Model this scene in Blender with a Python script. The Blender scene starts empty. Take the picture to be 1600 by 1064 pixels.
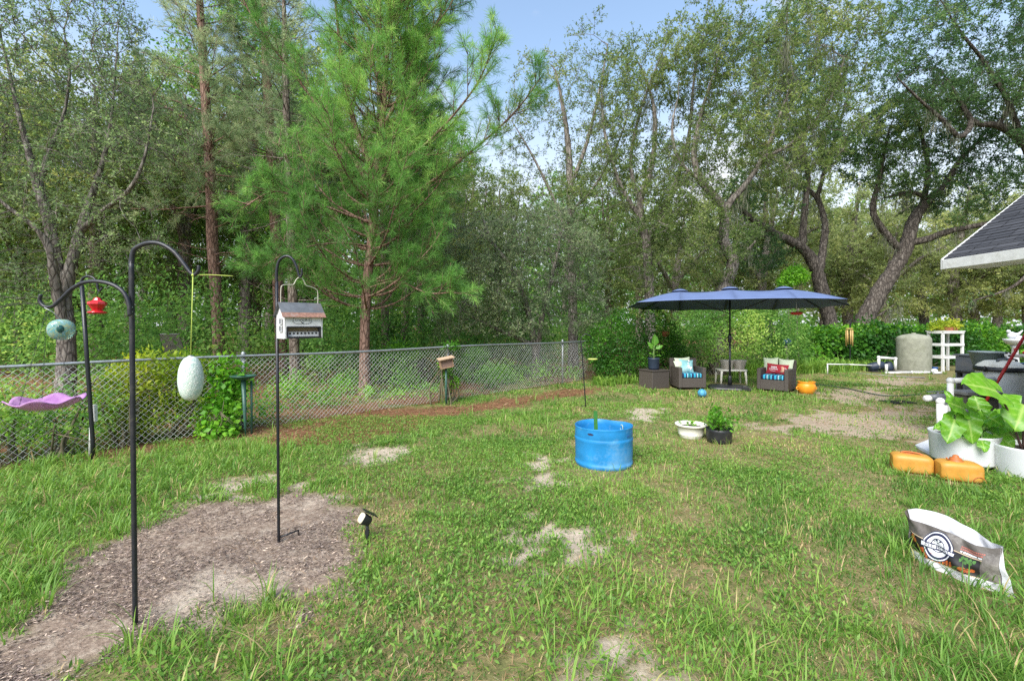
import bpy, bmesh, math, random
import numpy as np
from mathutils import Vector, Matrix
R = math.radians
rng = np.random.default_rng(7)
random.seed(7)
scene = bpy.context.scene
COL = scene.collection
# ------------------------------------------------------------------ camera numbers
H, F, CX, HY = 1.65, 711.0, 800.0, 506.0
def W(px, py, D):
    return Vector(((px-CX)/F*D, D, H-(py-HY)/F*D))
def G(px, py):
    D = H*F/(py-HY)
    return Vector(((px-CX)/F*D, D, 0.0))
def lin(r, g, b):
    f = lambda c: (c/12.92 if c <= .04045 else ((c+.055)/1.055)**2.4)
    return (f(r/255), f(g/255), f(b/255), 1.0)
# ------------------------------------------------------------------ noise
def _hash(ix, iy, s):
    h = (ix.astype(np.int64)*374761393 + iy.astype(np.int64)*668265263 + s*982451653) & 0xffffffff
    h = ((h ^ (h >> 13))*1274126177) & 0xffffffff
    return ((h ^ (h >> 16)) & 0xffff)/65535.0
def vnoise(x, y, s=0):
    x = np.asarray(x, float); y = np.asarray(y, float)
    ix = np.floor(x); iy = np.floor(y); fx = x-ix; fy = y-iy
    fx = fx*fx*(3-2*fx); fy = fy*fy*(3-2*fy)
    a = _hash(ix, iy, s); b = _hash(ix+1, iy, s); c = _hash(ix, iy+1, s); d = _hash(ix+1, iy+1, s)
    return (a*(1-fx)+b*fx)*(1-fy)+(c*(1-fx)+d*fx)*fy
def fbm(x, y, s=0, o=4):
    t = 0; a = .5; n = 0
    for k in range(o):
        t = t+a*vnoise(x*2**k, y*2**k, s+k*17); n += a; a *= .55
    return t/n
_nd = np.random.default_rng(5).normal(size=(10, 3))
_np = np.random.default_rng(6).uniform(0, 6.28, 10)
def snoise3(P, f):
    v = 0
    for k in range(10):
        v = v+np.sin(P@(_nd[k]*f)+_np[k])
    return v/3.2
def unit(v):
    return v/np.maximum(np.linalg.norm(v, axis=-1, keepdims=True), 1e-9)
def gz(x, y):
    return (fbm(np.asarray(x)*.55, np.asarray(y)*.55, 3, 3)-.5)*.05+(vnoise(np.asarray(x)*3.1, np.asarray(y)*3.1, 9)-.5)*.014
# ------------------------------------------------------------------ meshes
def np_mesh(name, V, faces, mat, parent=None, smooth=False, attrs=None):
    """faces: list of int arrays (n,k)"""
    me = bpy.data.meshes.new(name)
    V = np.ascontiguousarray(V, dtype=np.float32)
    me.vertices.add(len(V)); me.vertices.foreach_set('co', V.ravel())
    faces = [np.asarray(f, dtype=np.int32) for f in faces if len(f)]
    nl = sum(f.size for f in faces); npol = sum(len(f) for f in faces)
    me.loops.add(nl); me.polygons.add(npol)
    me.loops.foreach_set('vertex_index', np.concatenate([f.ravel() for f in faces]))
    st = []; o = 0
    for f in faces:
        st.append(o+np.arange(len(f), dtype=np.int32)*f.shape[1]); o += f.size
    me.polygons.foreach_set('loop_start', np.concatenate(st).astype(np.int32))
    if smooth:
        me.polygons.foreach_set('use_smooth', np.ones(npol, dtype=bool))
    for k, v in (attrs or {}).items():
        a = me.attributes.new(k, 'FLOAT', 'POINT'); a.data.foreach_set('value', np.asarray(v, dtype=np.float32))
    me.update(calc_edges=True)
    me.materials.append(mat)
    ob = bpy.data.objects.new(name, me); COL.objects.link(ob)
    if parent: ob.parent = parent
    return ob
def tag(o, label=None, cat=None, group=None, kind=None):
    if label: o['label'] = label
    if cat: o['category'] = cat
    if group: o['group'] = group
    if kind: o['kind'] = kind
    return o
def thing(name, label, cat, loc=(0, 0, 0), rz=0.0, group=None):
    o = bpy.data.objects.new(name, None); COL.objects.link(o)
    o.empty_display_size = .1
    o.location = loc; o.rotation_euler = (0, 0, rz)
    return tag(o, label, cat, group)
def frames(pts):
    pts = np.asarray(pts, float); n = len(pts)
    T = np.zeros((n, 3)); T[1:-1] = pts[2:]-pts[:-2]; T[0] = pts[1]-pts[0]; T[-1] = pts[-1]-pts[-2]
    T = unit(T)
    ref = np.array([0, 0, 1.]) if abs(T[0, 2]) < .9 else np.array([1., 0, 0])
    N = np.zeros((n, 3)); v = np.cross(T[0], ref); N[0] = v/np.linalg.norm(v)
    for i in range(1, n):
        v = N[i-1]-T[i]*np.dot(N[i-1], T[i]); N[i] = v/max(np.linalg.norm(v), 1e-9)
    return T, N, np.cross(T, N)
def smooth_path(pts, n=8):
    pts = np.asarray(pts, float)
    P = np.vstack([2*pts[0]-pts[1], pts, 2*pts[-1]-pts[-2]])
    out = []
    for i in range(1, len(P)-2):
        for t in np.linspace(0, 1, n, endpoint=False):
            a, b, c, d = P[i-1], P[i], P[i+1], P[i+2]
            out.append(.5*((2*b)+(-a+c)*t+(2*a-5*b+4*c-d)*t*t+(-a+3*b-3*c+d)*t**3))
    out.append(pts[-1])
    return np.array(out)
class MB:
    def __init__(s): s.v = []; s.f = []; s.sm = []
    def add(s, V, Fc, M=None, smooth=False):
        o = len(s.v)
        for p in V:
            p = Vector(p)
            s.v.append(tuple(M@p if M is not None else p))
        for f in Fc:
            s.f.append([o+i for i in f]); s.sm.append(smooth)
        return s
    def box(s, c, size, M=None, rz=0, taper=1.0):
        x, y, z = [k/2 for k in size]
        V = [(sx*x*(taper if sz < 0 else 1), sy*y*(taper if sz < 0 else 1), sz*z) for sz in (-1, 1) for sy in (-1, 1) for sx in (-1, 1)]
        m = Matrix.Translation(c)@Matrix.Rotation(rz, 4, 'Z')
        if M is not None: m = M@m
        return s.add(V, [(0, 2, 3, 1), (4, 5, 7, 6), (0, 1, 5, 4), (2, 6, 7, 3), (0, 4, 6, 2), (1, 3, 7, 5)], m)
    def tube(s, pts, r, k=8, M=None, cap=True, flat=1.0):
        pts = np.asarray([tuple(p) for p in pts], float); n = len(pts)
        r = np.broadcast_to(np.asarray(r, float), (n,))
        T, N, B = frames(pts)
        a = np.linspace(0, 2*math.pi, k, endpoint=False)
        V = (pts[:, None]+r[:, None, None]*(np.cos(a)[None, :, None]*N[:, None]+flat*np.sin(a)[None, :, None]*B[:, None])).reshape(-1, 3)
        Fc = [(i*k+j, i*k+(j+1) % k, (i+1)*k+(j+1) % k, (i+1)*k+j) for i in range(n-1) for j in range(k)]
        o = len(s.v); s.add(V, Fc, M, True)
        if cap:
            s.f.append([o+j for j in range(k)][::-1]); s.sm.append(False)
            s.f.append([o+(n-1)*k+j for j in range(k)]); s.sm.append(False)
        return s
    def lathe(s, prof, k=24, c=(0, 0, 0), M=None, sx=1, sy=1, smooth=True, cap=False, power=2.0):
        a = np.linspace(0, 2*math.pi, k, endpoint=False)
        ca, sa = np.cos(a), np.sin(a)
        if power != 2.0:
            q = (np.abs(ca)**power+np.abs(sa)**power)**(-1/power); ca = ca*q; sa = sa*q
        V = [(c[0]+r*x*sx, c[1]+r*y*sy, c[2]+z) for r, z in prof for x, y in zip(ca, sa)]
        n = len(prof)
        Fc = [(i*k+j, i*k+(j+1) % k, (i+1)*k+(j+1) % k, (i+1)*k+j) for i in range(n-1) for j in range(k)]
        o = len(s.v); s.add(V, Fc, M, smooth)
        if cap:
            s.f.append([o+j for j in range(k)][::-1]); s.sm.append(False)
            s.f.append([o+(n-1)*k+j for j in range(k)]); s.sm.append(False)
        return s
    def grid(s, fn, nu, nv, M=None, smooth=True, wrap=False):
        V = [fn(i/nu, j/nv) for i in range(nu+1) for j in range(nv+1)]
        Fc = [(i*(nv+1)+j, (i+1)*(nv+1)+j, (i+1)*(nv+1)+j+1, i*(nv+1)+j+1) for i in range(nu) for j in range(nv)]
        return s.add(V, Fc, M, smooth)
    def ico(s, c, r, sub=2, M=None, jit=0.0):
        bm = bmesh.new(); bmesh.ops.create_icosphere(bm, subdivisions=sub, radius=1.0)
        r = r if hasattr(r, '__len__') else (r, r, r)
        V = []
        for v in bm.verts:
            k = 1+jit*(random.random()-.5)*2
            V.append((c[0]+v.co.x*r[0]*k, c[1]+v.co.y*r[1]*k, c[2]+v.co.z*r[2]*k))
        Fc = [[v.index for v in f.verts] for f in bm.faces]; bm.free()
        return s.add(V, Fc, M, True)
    def build(s, name, mat, parent=None, bevel=0.0, solid=0.0, loc=None, seg=2):
        me = bpy.data.meshes.new(name); me.from_pydata(s.v, [], s.f)
        me.polygons.foreach_set('use_smooth', s.sm)
        me.materials.append(mat); me.update()
        ob = bpy.data.objects.new(name, me); COL.objects.link(ob)
        if parent: ob.parent = parent
        if loc is not None: ob.location = loc
        if solid:
            m = ob.modifiers.new('solid', 'SOLIDIFY'); m.thickness = solid; m.offset = 0
        if bevel:
            m = ob.modifiers.new('bevel', 'BEVEL'); m.width = bevel; m.segments = seg; m.limit_method = 'ANGLE'; m.angle_limit = R(35)
        return ob
def text_mesh(txt, size=1.0):
    cu = bpy.data.curves.new('t', 'FONT'); cu.body = txt; cu.size = size; cu.align_x = 'CENTER'; cu.align_y = 'CENTER'
    ob = bpy.data.objects.new('t', cu); COL.objects.link(ob)
    dg = bpy.context.evaluated_depsgraph_get(); dg.update()
    me = bpy.data.meshes.new_from_object(ob.evaluated_get(dg))
    V = [tuple(v.co) for v in me.vertices]; Fc = [list(p.vertices) for p in me.polygons]
    bpy.data.objects.remove(ob); bpy.data.curves.remove(cu); bpy.data.meshes.remove(me)
    return V, Fc
# ------------------------------------------------------------------ materials
def new_mat(name):
    m = bpy.data.materials.new(name); m.use_nodes = True
    nt = m.node_tree; b = nt.nodes['Principled BSDF']; o = nt.nodes['Material Output']
    return m, nt, b, o
def nd(nt, typ, **kw):
    n = nt.nodes.new(typ)
    for k, v in kw.items():
        if k in n.inputs: n.inputs[k].default_value = v
        else: setattr(n, k, v)
    return n
def ramp(nt, fac, stops):
    r = nt.nodes.new('ShaderNodeValToRGB')
    e = r.color_ramp.elements
    while len(e) < len(stops): e.new(.5)
    for i, (p, c) in enumerate(stops):
        e[i].position = p; e[i].color = c
    nt.links.new(fac, r.inputs['Fac']); return r.outputs['Color']
def mix(nt, fac, a, b, blend='MIX'):
    m = nt.nodes.new('ShaderNodeMix'); m.data_type = 'RGBA'; m.blend_type = blend
    for sock, v in ((m.inputs[0], fac), (m.inputs[6], a), (m.inputs[7], b)):
        if isinstance(v, (int, float, tuple, list)): sock.default_value = v
        else: nt.links.new(v, sock)
    return m.outputs[2]
def noise(nt, scale, detail=4, rough=.6, vec=None, dist=0.0):
    n = nt.nodes.new('ShaderNodeTexNoise'); n.inputs['Scale'].default_value = scale
    n.inputs['Detail'].default_value = detail; n.inputs['Roughness'].default_value = rough; n.inputs['Distortion'].default_value = dist
    if vec is None:
        tc = nt.nodes.new('ShaderNodeTexCoord'); vec = tc.outputs['Object']
    nt.links.new(vec, n.inputs['Vector']); return n.outputs['Fac']
def bump(nt, b, hgt, strength=.3, dist=.01):
    n = nt.nodes.new('ShaderNodeBump'); n.inputs['Strength'].default_value = strength; n.inputs['Distance'].default_value = dist
    nt.links.new(hgt, n.inputs['Height']); nt.links.new(n.outputs['Normal'], b.inputs['Normal'])
def simple(name, col, rough=.5, metal=0.0, var=.25, scale=12, bmp=0.0, dirt=None, spec=.5, bscale=None):
    m, nt, b, o = new_mat(name)
    f = noise(nt, scale, 5, .65)
    lo = tuple(c*(1-var) for c in col[:3])+(1,); hi = tuple(min(1, c*(1+var*.6)) for c in col[:3])+(1,)
    c = ramp(nt, f, [(.3, lo), (.7, hi)])
    if dirt:
        g = noise(nt, scale*.35, 6, .75)
        gf = ramp(nt, g, [(.52, (0, 0, 0, 1)), (.72, (.8, .8, .8, 1))])
        c = mix(nt, gf, c, dirt)
    nt.links.new(c, b.inputs['Base Color'])
    b.inputs['Roughness'].default_value = rough; b.inputs['Metallic'].default_value = metal
    b.inputs['Specular IOR Level'].default_value = spec
    if bmp: bump(nt, b, noise(nt, bscale or scale*4, 4, .6), bmp, .01)
    return m
def leaf_mat(name, stops, trans=.5, rough=.55, spec=.22, tr_gain=1.55, gain=2.0):
    m, nt, b, o = new_mat(name)
    a = nd(nt, 'ShaderNodeAttribute', attribute_name='tint')
    stops = [(q, tuple(min(.8, k*gain) for k in col[:3])+(1,)) for q, col in stops]
    c = ramp(nt, a.outputs['Fac'], stops)
    nt.links.new(c, b.inputs['Base Color']); b.inputs['Roughness'].default_value = rough
    b.inputs['Specular IOR Level'].default_value = spec
    t = nt.nodes.new('ShaderNodeBsdfTranslucent')
    hs = nd(nt, 'ShaderNodeHueSaturation', Value=tr_gain, Saturation=1.05, Hue=.49)
    nt.links.new(c, hs.inputs['Color']); nt.links.new(hs.outputs['Color'], t.inputs['Color'])
    mx = nt.nodes.new('ShaderNodeMixShader'); mx.inputs[0].default_value = trans
    nt.links.new(b.outputs[0], mx.inputs[1]); nt.links.new(t.outputs[0], mx.inputs[2]); nt.links.new(mx.outputs[0], o.inputs[0])
    return m
def bark_mat(name, c1, c2, c3, sc=6.0):
    m, nt, b, o = new_mat(name)
    tc = nt.nodes.new('ShaderNodeTexCoord'); mp = nd(nt, 'ShaderNodeMapping'); mp.inputs['Scale'].default_value = (1, 1, .28)
    nt.links.new(tc.outputs['Object'], mp.inputs['Vector'])
    f = noise(nt, sc*2.2, 6, .7, mp.outputs['Vector'], .6)
    v = nd(nt, 'ShaderNodeTexVoronoi', Scale=sc*2.4); v.feature = 'DISTANCE_TO_EDGE'; nt.links.new(mp.outputs['Vector'], v.inputs['Vector'])
    ve = ramp(nt, v.outputs['Distance'], [(0, (0, 0, 0, 1)), (.16, (1, 1, 1, 1))])
    c = ramp(nt, f, [(.28, c1), (.5, c2), (.75, c3)])
    dark = tuple(k*.6 for k in c1[:3])+(1,)
    c = mix(nt, ve, dark, c)
    nt.links.new(c, b.inputs['Base Color']); b.inputs['Roughness'].default_value = .9; b.inputs['Specular IOR Level'].default_value = .15
    mm = nt.nodes.new('ShaderNodeMath'); mm.operation = 'MULTIPLY'; nt.links.new(ve, mm.inputs[0]); nt.links.new(f, mm.inputs[1])
    bump(nt, b, mm.outputs[0], .8, .02)
    return m
L = lin
M = {}
M['black_metal'] = simple('black_metal', (.012, .013, .017, 1), .38, .0, .3, 30, .1, spec=.5)
M['black_worn'] = simple('black_worn', (.016, .017, .022, 1), .45, 0, .4, 40, .1, dirt=(.06, .055, .05, 1))
M['galv'] = simple('galvanised', (.34, .36, .37, 1), .45, .6, .3, 25, .1, dirt=(.22, .2, .17, 1))
M['wire'] = simple('fence_wire', (.62, .62, .60, 1), .5, 0, .3, 9)
M['white_plastic'] = simple('white_plastic', (.68, .69, .71, 1), .45, 0, .08, 6, .03, dirt=(.5, .49, .46, 1))
M['cream_plastic'] = simple('cream_plastic', (.70, .68, .60, 1), .5, 0, .1, 9, .05, dirt=(.4, .37, .3, 1))
M['white_wood'] = simple('white_paint', (.68, .68, .66, 1), .6, 0, .12, 14, .15, dirt=(.42, .4, .35, 1))
M['pvc'] = simple('pvc_pipe', (.66, .66, .64, 1), .4, 0, .1, 9, .03, dirt=(.42, .4, .34, 1))
M['grey_plastic'] = simple('grey_plastic', (.09, .10, .115, 1), .5, 0, .2, 8, .05, dirt=(.14, .13, .12, 1))
M['dark_plastic'] = simple('dark_plastic', (.018, .019, .022, 1), .45, 0, .3, 10, .05, dirt=(.07, .06, .05, 1))
M['navy_pot'] = simple('navy_pot', (.018, .03, .055, 1), .5, 0, .2, 14, .05)
M['blue_barrel'] = simple('blue_barrel', (.016, .215, .50, 1), .45, 0, .28, 3.5, .1, dirt=(.20, .38, .55, 1), bscale=30)
M['yellow_jug'] = simple('yellow_jug', (.50, .24, .035, 1), .5, 0, .18, 9, .1, dirt=(.5, .3, .1, 1))
M['orange_cap'] = simple('orange_cap', (.42, .12, .025, 1), .55, 0, .25, 30, .1)
M['yellow_pot'] = simple('yellow_pot', (.72, .28, .02, 1), .4, 0, .15, 12, .05)
M['terracotta'] = simple('terracotta', (.32, .11, .05, 1), .8, 0, .25, 16, .1)
M['taupe_pot'] = simple('taupe_pot', (.55, .50, .44, 1), .6, 0, .12, 12, .05)
M['concrete'] = simple('concrete', (.27, .275, .215, 1), .9, 0, .28, 7, .4, dirt=(.16, .17, .11, 1), bscale=60)
M['soil'] = simple('potting_soil', (.045, .03, .02, 1), .95, 0, .5, 40, .6)
M['red_glass'] = simple('red_glass', (.55, .012, .02, 1), .12, 0, .3, 14, spec=.7)
M['red_paint'] = simple('red_paint', (.66, .035, .03, 1), .45, 0, .2, 20)
M['lime_string'] = simple('lime_string', (.45, .55, .10, 1), .7, 0, .1, 60)
M['green_metal'] = simple('green_metal', (.035, .10, .075, 1), .45, .1, .3, 20, .08, dirt=(.12, .16, .14, 1))
M['tan_wood'] = simple('tan_wood', (.36, .22, .13, 1), .75, 0, .25, 18, .2, dirt=(.25, .18, .12, 1))
M['bamboo'] = simple('bamboo', (.50, .33, .12, 1), .5, 0, .25, 20, .1)
M['blue_glass'] = simple('blue_glass', (.02, .06, .14, 1), .12, 0, .4, 7, spec=.8)
M['blue_enamel'] = simple('blue_enamel', (.025, .09, .28, 1), .35, 0, .25, 14)
M['umbrella'] = simple('umbrella_canvas', (.115, .16, .30, 1), .75, 0, .12, 3, .15, bscale=180, spec=.3)
M['lime_plastic'] = simple('lime_plastic', (.55, .62, .16, 1), .5, 0, .1, 20)
M['ink'] = simple('dark_ink', (.03, .035, .045, 1), .6, 0, .2, 20)
M['navy_ink'] = simple('navy_ink', (.02, .022, .06, 1), .6, 0, .2, 20)
M['white_ink'] = simple('white_print', (.7, .7, .72, 1), .5, 0, .05, 20)
M['red_ink'] = simple('red_print', (.36, .12, .09, 1), .6, 0, .2, 40)
M['green_ink'] = simple('green_print', (.06, .16, .03, 1), .6, 0, .5, 60)
M['meat_ink'] = simple('orange_print', (.42, .095, .02, 1), .5, 0, .75, 60)
M['black_ink'] = simple('black_print', (.012, .01, .01, 1), .5, 0, .3, 30)
M['stone'] = simple('stone', (.16, .14, .11, 1), .9, 0, .4, 12, .6)
M['grey_board'] = simple('grey_board', (.25, .24, .22, 1), .85, 0, .4, 10, .3)
M['red_flower'] = simple('red_petal', (.55, .02, .03, 1), .6, 0, .2, 30)
def wicker(name, col):
    m, nt, b, o = new_mat(name)
    tc = nt.nodes.new('ShaderNodeTexCoord')
    w1 = nd(nt, 'ShaderNodeTexWave', Scale=24.0, Distortion=1.0); w1.bands_direction = 'X'
    w2 = nd(nt, 'ShaderNodeTexWave', Scale=34.0, Distortion=1.0); w2.bands_direction = 'Z'
    for w in (w1, w2): nt.links.new(tc.outputs['Object'], w.inputs['Vector'])
    mm = nt.nodes.new('ShaderNodeMath'); mm.operation = 'MULTIPLY'; nt.links.new(w1.outputs['Fac'], mm.inputs[0]); nt.links.new(w2.outputs['Fac'], mm.inputs[1])
    c = ramp(nt, mm.outputs[0], [(0, tuple(k*.6 for k in col[:3])+(1,)), (.5, col), (1, tuple(k*1.3 for k in col[:3])+(1,))])
    nt.links.new(c, b.inputs['Base Color']); b.inputs['Roughness'].default_value = .6; bump(nt, b, mm.outputs[0], .5, .01)
    return m
M['wicker'] = wicker('wicker_weave', (.085, .07, .06, 1))
def stripes(name):
    m, nt, b, o = new_mat(name)
    tc = nt.nodes.new('ShaderNodeTexCoord'); sx = nt.nodes.new('ShaderNodeSeparateXYZ'); nt.links.new(tc.outputs['Object'], sx.inputs[0])
    mm = nd(nt, 'ShaderNodeMath'); mm.operation = 'MULTIPLY'; mm.inputs[1].default_value = 4.1; nt.links.new(sx.outputs['X'], mm.inputs[0])
    fr = nd(nt, 'ShaderNodeMath'); fr.operation = 'FRACT'; nt.links.new(mm.outputs[0], fr.inputs[0])
    c = ramp(nt, fr.outputs[0], [(0, (.006, .02, .07, 1)), (.16, (.02, .32, .5, 1)), (.34, (.008, .03, .10, 1)), (.48, (.35, .55, .62, 1)), (.56, (.01, .2, .26, 1)), (.72, (.006, .02, .06, 1)), (.82, (.06, .42, .6, 1)), (.93, (.01, .05, .14, 1))])
    c.node.color_ramp.interpolation = 'CONSTANT'
    nt.links.new(c, b.inputs['Base Color']); b.inputs['Roughness'].default_value = .85
    return m
M['stripe_cloth'] = stripes('blue_stripe_cloth')
M['mint_cloth'] = simple('mint_cloth', (.55, .63, .46, 1), .9, 0, .06, 9, .1, bscale=90)
M['aqua_cloth'] = simple('aqua_cloth', (.22, .47, .50, 1), .9, 0, .25, 7, .1, dirt=(.55, .6, .55, 1))
M['red_cloth'] = simple('red_cloth', (.30, .018, .03, 1), .9, 0, .15, 9, .1, bscale=90)
def swirl_glass(name, stops, scale, detail, trans, rough=.08, emit=None):
    m, nt, b, o = new_mat(name)
    f = noise(nt, scale, detail, .6, None, 2.2)
    c = ramp(nt, f, stops); nt.links.new(c, b.inputs['Base Color'])
    b.inputs['Roughness'].default_value = rough; b.inputs['Transmission Weight'].default_value = trans; b.inputs['IOR'].default_value = 1.3
    b.inputs['Specular IOR Level'].default_value = .6
    return m
M['swirl'] = swirl_glass('swirled_glass', [(.28, (.05, .26, .24, 1)), (.42, (.34, .62, .62, 1)), (.5, (.55, .60, .30, 1)), (.56, (.16, .50, .54, 1)), (.72, (.72, .82, .82, 1))], 20, 2, .45)
M['lilac_glass'] = swirl_glass('lilac_glass', [(.3, (.46, .19, .48, 1)), (.55, (.62, .33, .60, 1)), (.75, (.72, .42, .60, 1))], 9, 3, .35, .15)
def crackle(name):
    m, nt, b, o = new_mat(name)
    tc = nt.nodes.new('ShaderNodeTexCoord')
    v = nd(nt, 'ShaderNodeTexVoronoi', Scale=95.0); v.feature = 'DISTANCE_TO_EDGE'; nt.links.new(tc.outputs['Object'], v.inputs['Vector'])
    v2 = nd(nt, 'ShaderNodeTexVoronoi', Scale=95.0); nt.links.new(tc.outputs['Object'], v2.inputs['Vector'])
    sp = nt.nodes.new('ShaderNodeSeparateColor'); nt.links.new(v2.outputs['Color'], sp.inputs[0])
    c = ramp(nt, sp.outputs[0], [(0, (.46, .60, .52, 1)), (.35, (.66, .73, .65, 1)), (.7, (.56, .68, .62, 1)), (1, (.78, .80, .72, 1))])
    e = ramp(nt, v.outputs['Distance'], [(0, (.35, .42, .38, 1)), (.06, (1, 1, 1, 1))])
    c2 = mix(nt, 1.0, c, e, 'MULTIPLY')
    nt.links.new(c2, b.inputs['Base Color']); b.inputs['Roughness'].default_value = .18; bump(nt, b, v.outputs['Distance'], .5, .004)
    return m
M['crackle'] = crackle('crackle_glass')
def shingles(name):
    m, nt, b, o = new_mat(name)
    tc = nt.nodes.new('ShaderNodeTexCoord'); sp = nt.nodes.new('ShaderNodeSeparateXYZ'); nt.links.new(tc.outputs['Object'], sp.inputs[0])
    cb = nt.nodes.new('ShaderNodeCombineXYZ'); nt.links.new(sp.outputs['Y'], cb.inputs[0]); nt.links.new(sp.outputs['Z'], cb.inputs[1])
    br = nd(nt, 'ShaderNodeTexBrick', Scale=1.0); br.inputs['Brick Width'].default_value = .30; br.inputs['Row Height'].default_value = .09
    br.inputs['Mortar Size'].default_value = .006; br.inputs['Color1'].default_value = (.030, .032, .040, 1); br.inputs['Color2'].default_value = (.062, .064, .074, 1); br.inputs['Mortar'].default_value = (.008, .008, .01, 1)
    nt.links.new(cb.outputs[0], br.inputs['Vector'])
    c = mix(nt, .5, br.outputs['Color'], ramp(nt, noise(nt, 130, 3, .7), [(.3, (.4, .4, .4, 1)), (.7, (1.4, 1.4, 1.4, 1))]), 'MULTIPLY')
    nt.links.new(c, b.inputs['Base Color']); b.inputs['Roughness'].default_value = .9
    bump(nt, b, br.outputs['Fac'], -.4, .01)
    return m
M['shingle'] = shingles('asphalt_shingle')
M['house_wall'] = simple('house_wall', (.5, .47, .4, 1), .9, 0, .1, 8, .3)
M['bark_oak'] = bark_mat('oak_bark', (.13, .11, .095, 1), (.25, .22, .19, 1), (.42, .385, .345, 1), 5)
M['bark_live'] = bark_mat('live_oak_bark', (.055, .046, .04, 1), (.125, .105, .09, 1), (.25, .225, .195, 1), 5)
M['bark_pine'] = bark_mat('pine_bark', (.15, .09, .068, 1), (.27, .165, .125, 1), (.38, .28, .23, 1), 6)
M['bark_grey'] = bark_mat('grey_bark', (.10, .075, .06, 1), (.22, .18, .15, 1), (.34, .30, .26, 1), 6)
M['stem_green'] = simple('green_stem', (.12, .2, .05, 1), .6, 0, .3, 20)
M['vine_stem'] = simple('vine_stem', (.14, .12, .07, 1), .8, 0, .3, 20)
M['lf_oak'] = leaf_mat('oak_leaf', [(0, (.030, .055, .016, 1)), (.4, (.065, .10, .028, 1)), (.75, (.12, .155, .045, 1)), (1, (.21, .22, .075, 1))])
M['lf_oak_dark'] = leaf_mat('dark_oak_leaf', [(0, (.028, .045, .022, 1)), (.4, (.05, .08, .034, 1)), (.75, (.085, .125, .05, 1)), (1, (.15, .18, .08, 1))], gain=2.7)
M['lf_live'] = leaf_mat('live_oak_leaf', [(0, (.022, .05, .020, 1)), (.45, (.048, .095, .034, 1)), (.8, (.09, .145, .05, 1)), (1, (.17, .19, .07, 1))])
M['lf_olive'] = leaf_mat('olive_leaf', [(0, (.05, .075, .025, 1)), (.5, (.115, .14, .05, 1)), (1, (.22, .23, .085, 1))], gain=2.25)
M['lf_grey'] = leaf_mat('grey_green_leaf', [(0, (.035, .06, .025, 1)), (.5, (.08, .115, .055, 1)), (1, (.20, .22, .12, 1))], gain=2.4)
M['lf_pine'] = leaf_mat('pine_needle', [(0, (.035, .08, .022, 1)), (.45, (.065, .15, .034, 1)), (.8, (.11, .22, .05, 1)), (1, (.20, .29, .08, 1))], .45, gain=1.95)
M['lf_bright'] = leaf_mat('bright_leaf', [(0, (.03, .10, .012, 1)), (.5, (.08, .22, .02, 1)), (1, (.2, .38, .04, 1))], .4, .4, gain=1.5)
M['lf_hedge'] = leaf_mat('hedge_leaf', [(0, (.012, .045, .010, 1)), (.45, (.03, .10, .016, 1)), (.8, (.07, .19, .022, 1)), (1, (.16, .33, .035, 1))], .4, .4, gain=1.4)
M['lf_yellow'] = leaf_mat('yellow_vine_leaf', [(0, (.07, .14, .015, 1)), (.5, (.19, .28, .025, 1)), (1, (.42, .42, .05, 1))], .45, gain=1.25)
M['lf_under'] = leaf_mat('undergrowth_leaf', [(0, (.018, .05, .012, 1)), (.45, (.045, .10, .022, 1)), (.8, (.095, .16, .035, 1)), (1, (.19, .23, .06, 1))], gain=2.8)
M['moss'] = leaf_mat('spanish_moss', [(0, (.10, .105, .075, 1)), (1, (.20, .205, .15, 1))], .3, .9, .05, gain=1.25)
M['grass'] = leaf_mat('grass_blade', [(0, (.05, .115, .022, 1)), (.3, (.10, .205, .034, 1)), (.6, (.175, .29, .05, 1)), (.8, (.27, .35, .08, 1)), (.9, (.38, .31, .14, 1)), (1, (.46, .33, .19, 1))], .4, .5, .3, gain=1.32)
M['dry'] = leaf_mat('dry_litter', [(0, (.10, .05, .025, 1)), (.4, (.24, .12, .06, 1)), (.7, (.34, .21, .11, 1)), (1, (.45, .36, .24, 1))], .1, .8, .1, gain=1.0)
M['chip'] = leaf_mat('mulch_chip', [(0, (.022, .016, .013, 1)), (.45, (.085, .062, .052, 1)), (.75, (.19, .15, .13, 1)), (1, (.40, .31, .235, 1))], .0, .9, .1, gain=1.75)
def big_leaf(name, c0, c1, vein):
    m, nt, b, o = new_mat(name)
    a = nd(nt, 'ShaderNodeAttribute', attribute_name='vein')
    c = ramp(nt, noise(nt, 7, 4, .6), [(.3, c0), (.7, c1)])
    c = mix(nt, a.outputs['Fac'], c, vein)
    nt.links.new(c, b.inputs['Base Color']); b.inputs['Roughness'].default_value = .38
    t = nt.nodes.new('ShaderNodeBsdfTranslucent'); hs = nd(nt, 'ShaderNodeHueSaturation', Value=1.7); nt.links.new(c, hs.inputs['Color']); nt.links.new(hs.outputs[0], t.inputs['Color'])
    mx = nt.nodes.new('ShaderNodeMixShader'); mx.inputs[0].default_value = .35
    nt.links.new(b.outputs[0], mx.inputs[1]); nt.links.new(t.outputs[0], mx.inputs[2]); nt.links.new(mx.outputs[0], o.inputs[0])
    return m
M['ear'] = big_leaf('elephant_ear_leaf', (.09, .26, .012, 1), (.17, .40, .025, 1), (.36, .52, .12, 1))
M['banana'] = big_leaf('canna_leaf', (.07, .24, .02, 1), (.15, .40, .04, 1), (.3, .5, .12, 1))
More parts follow.
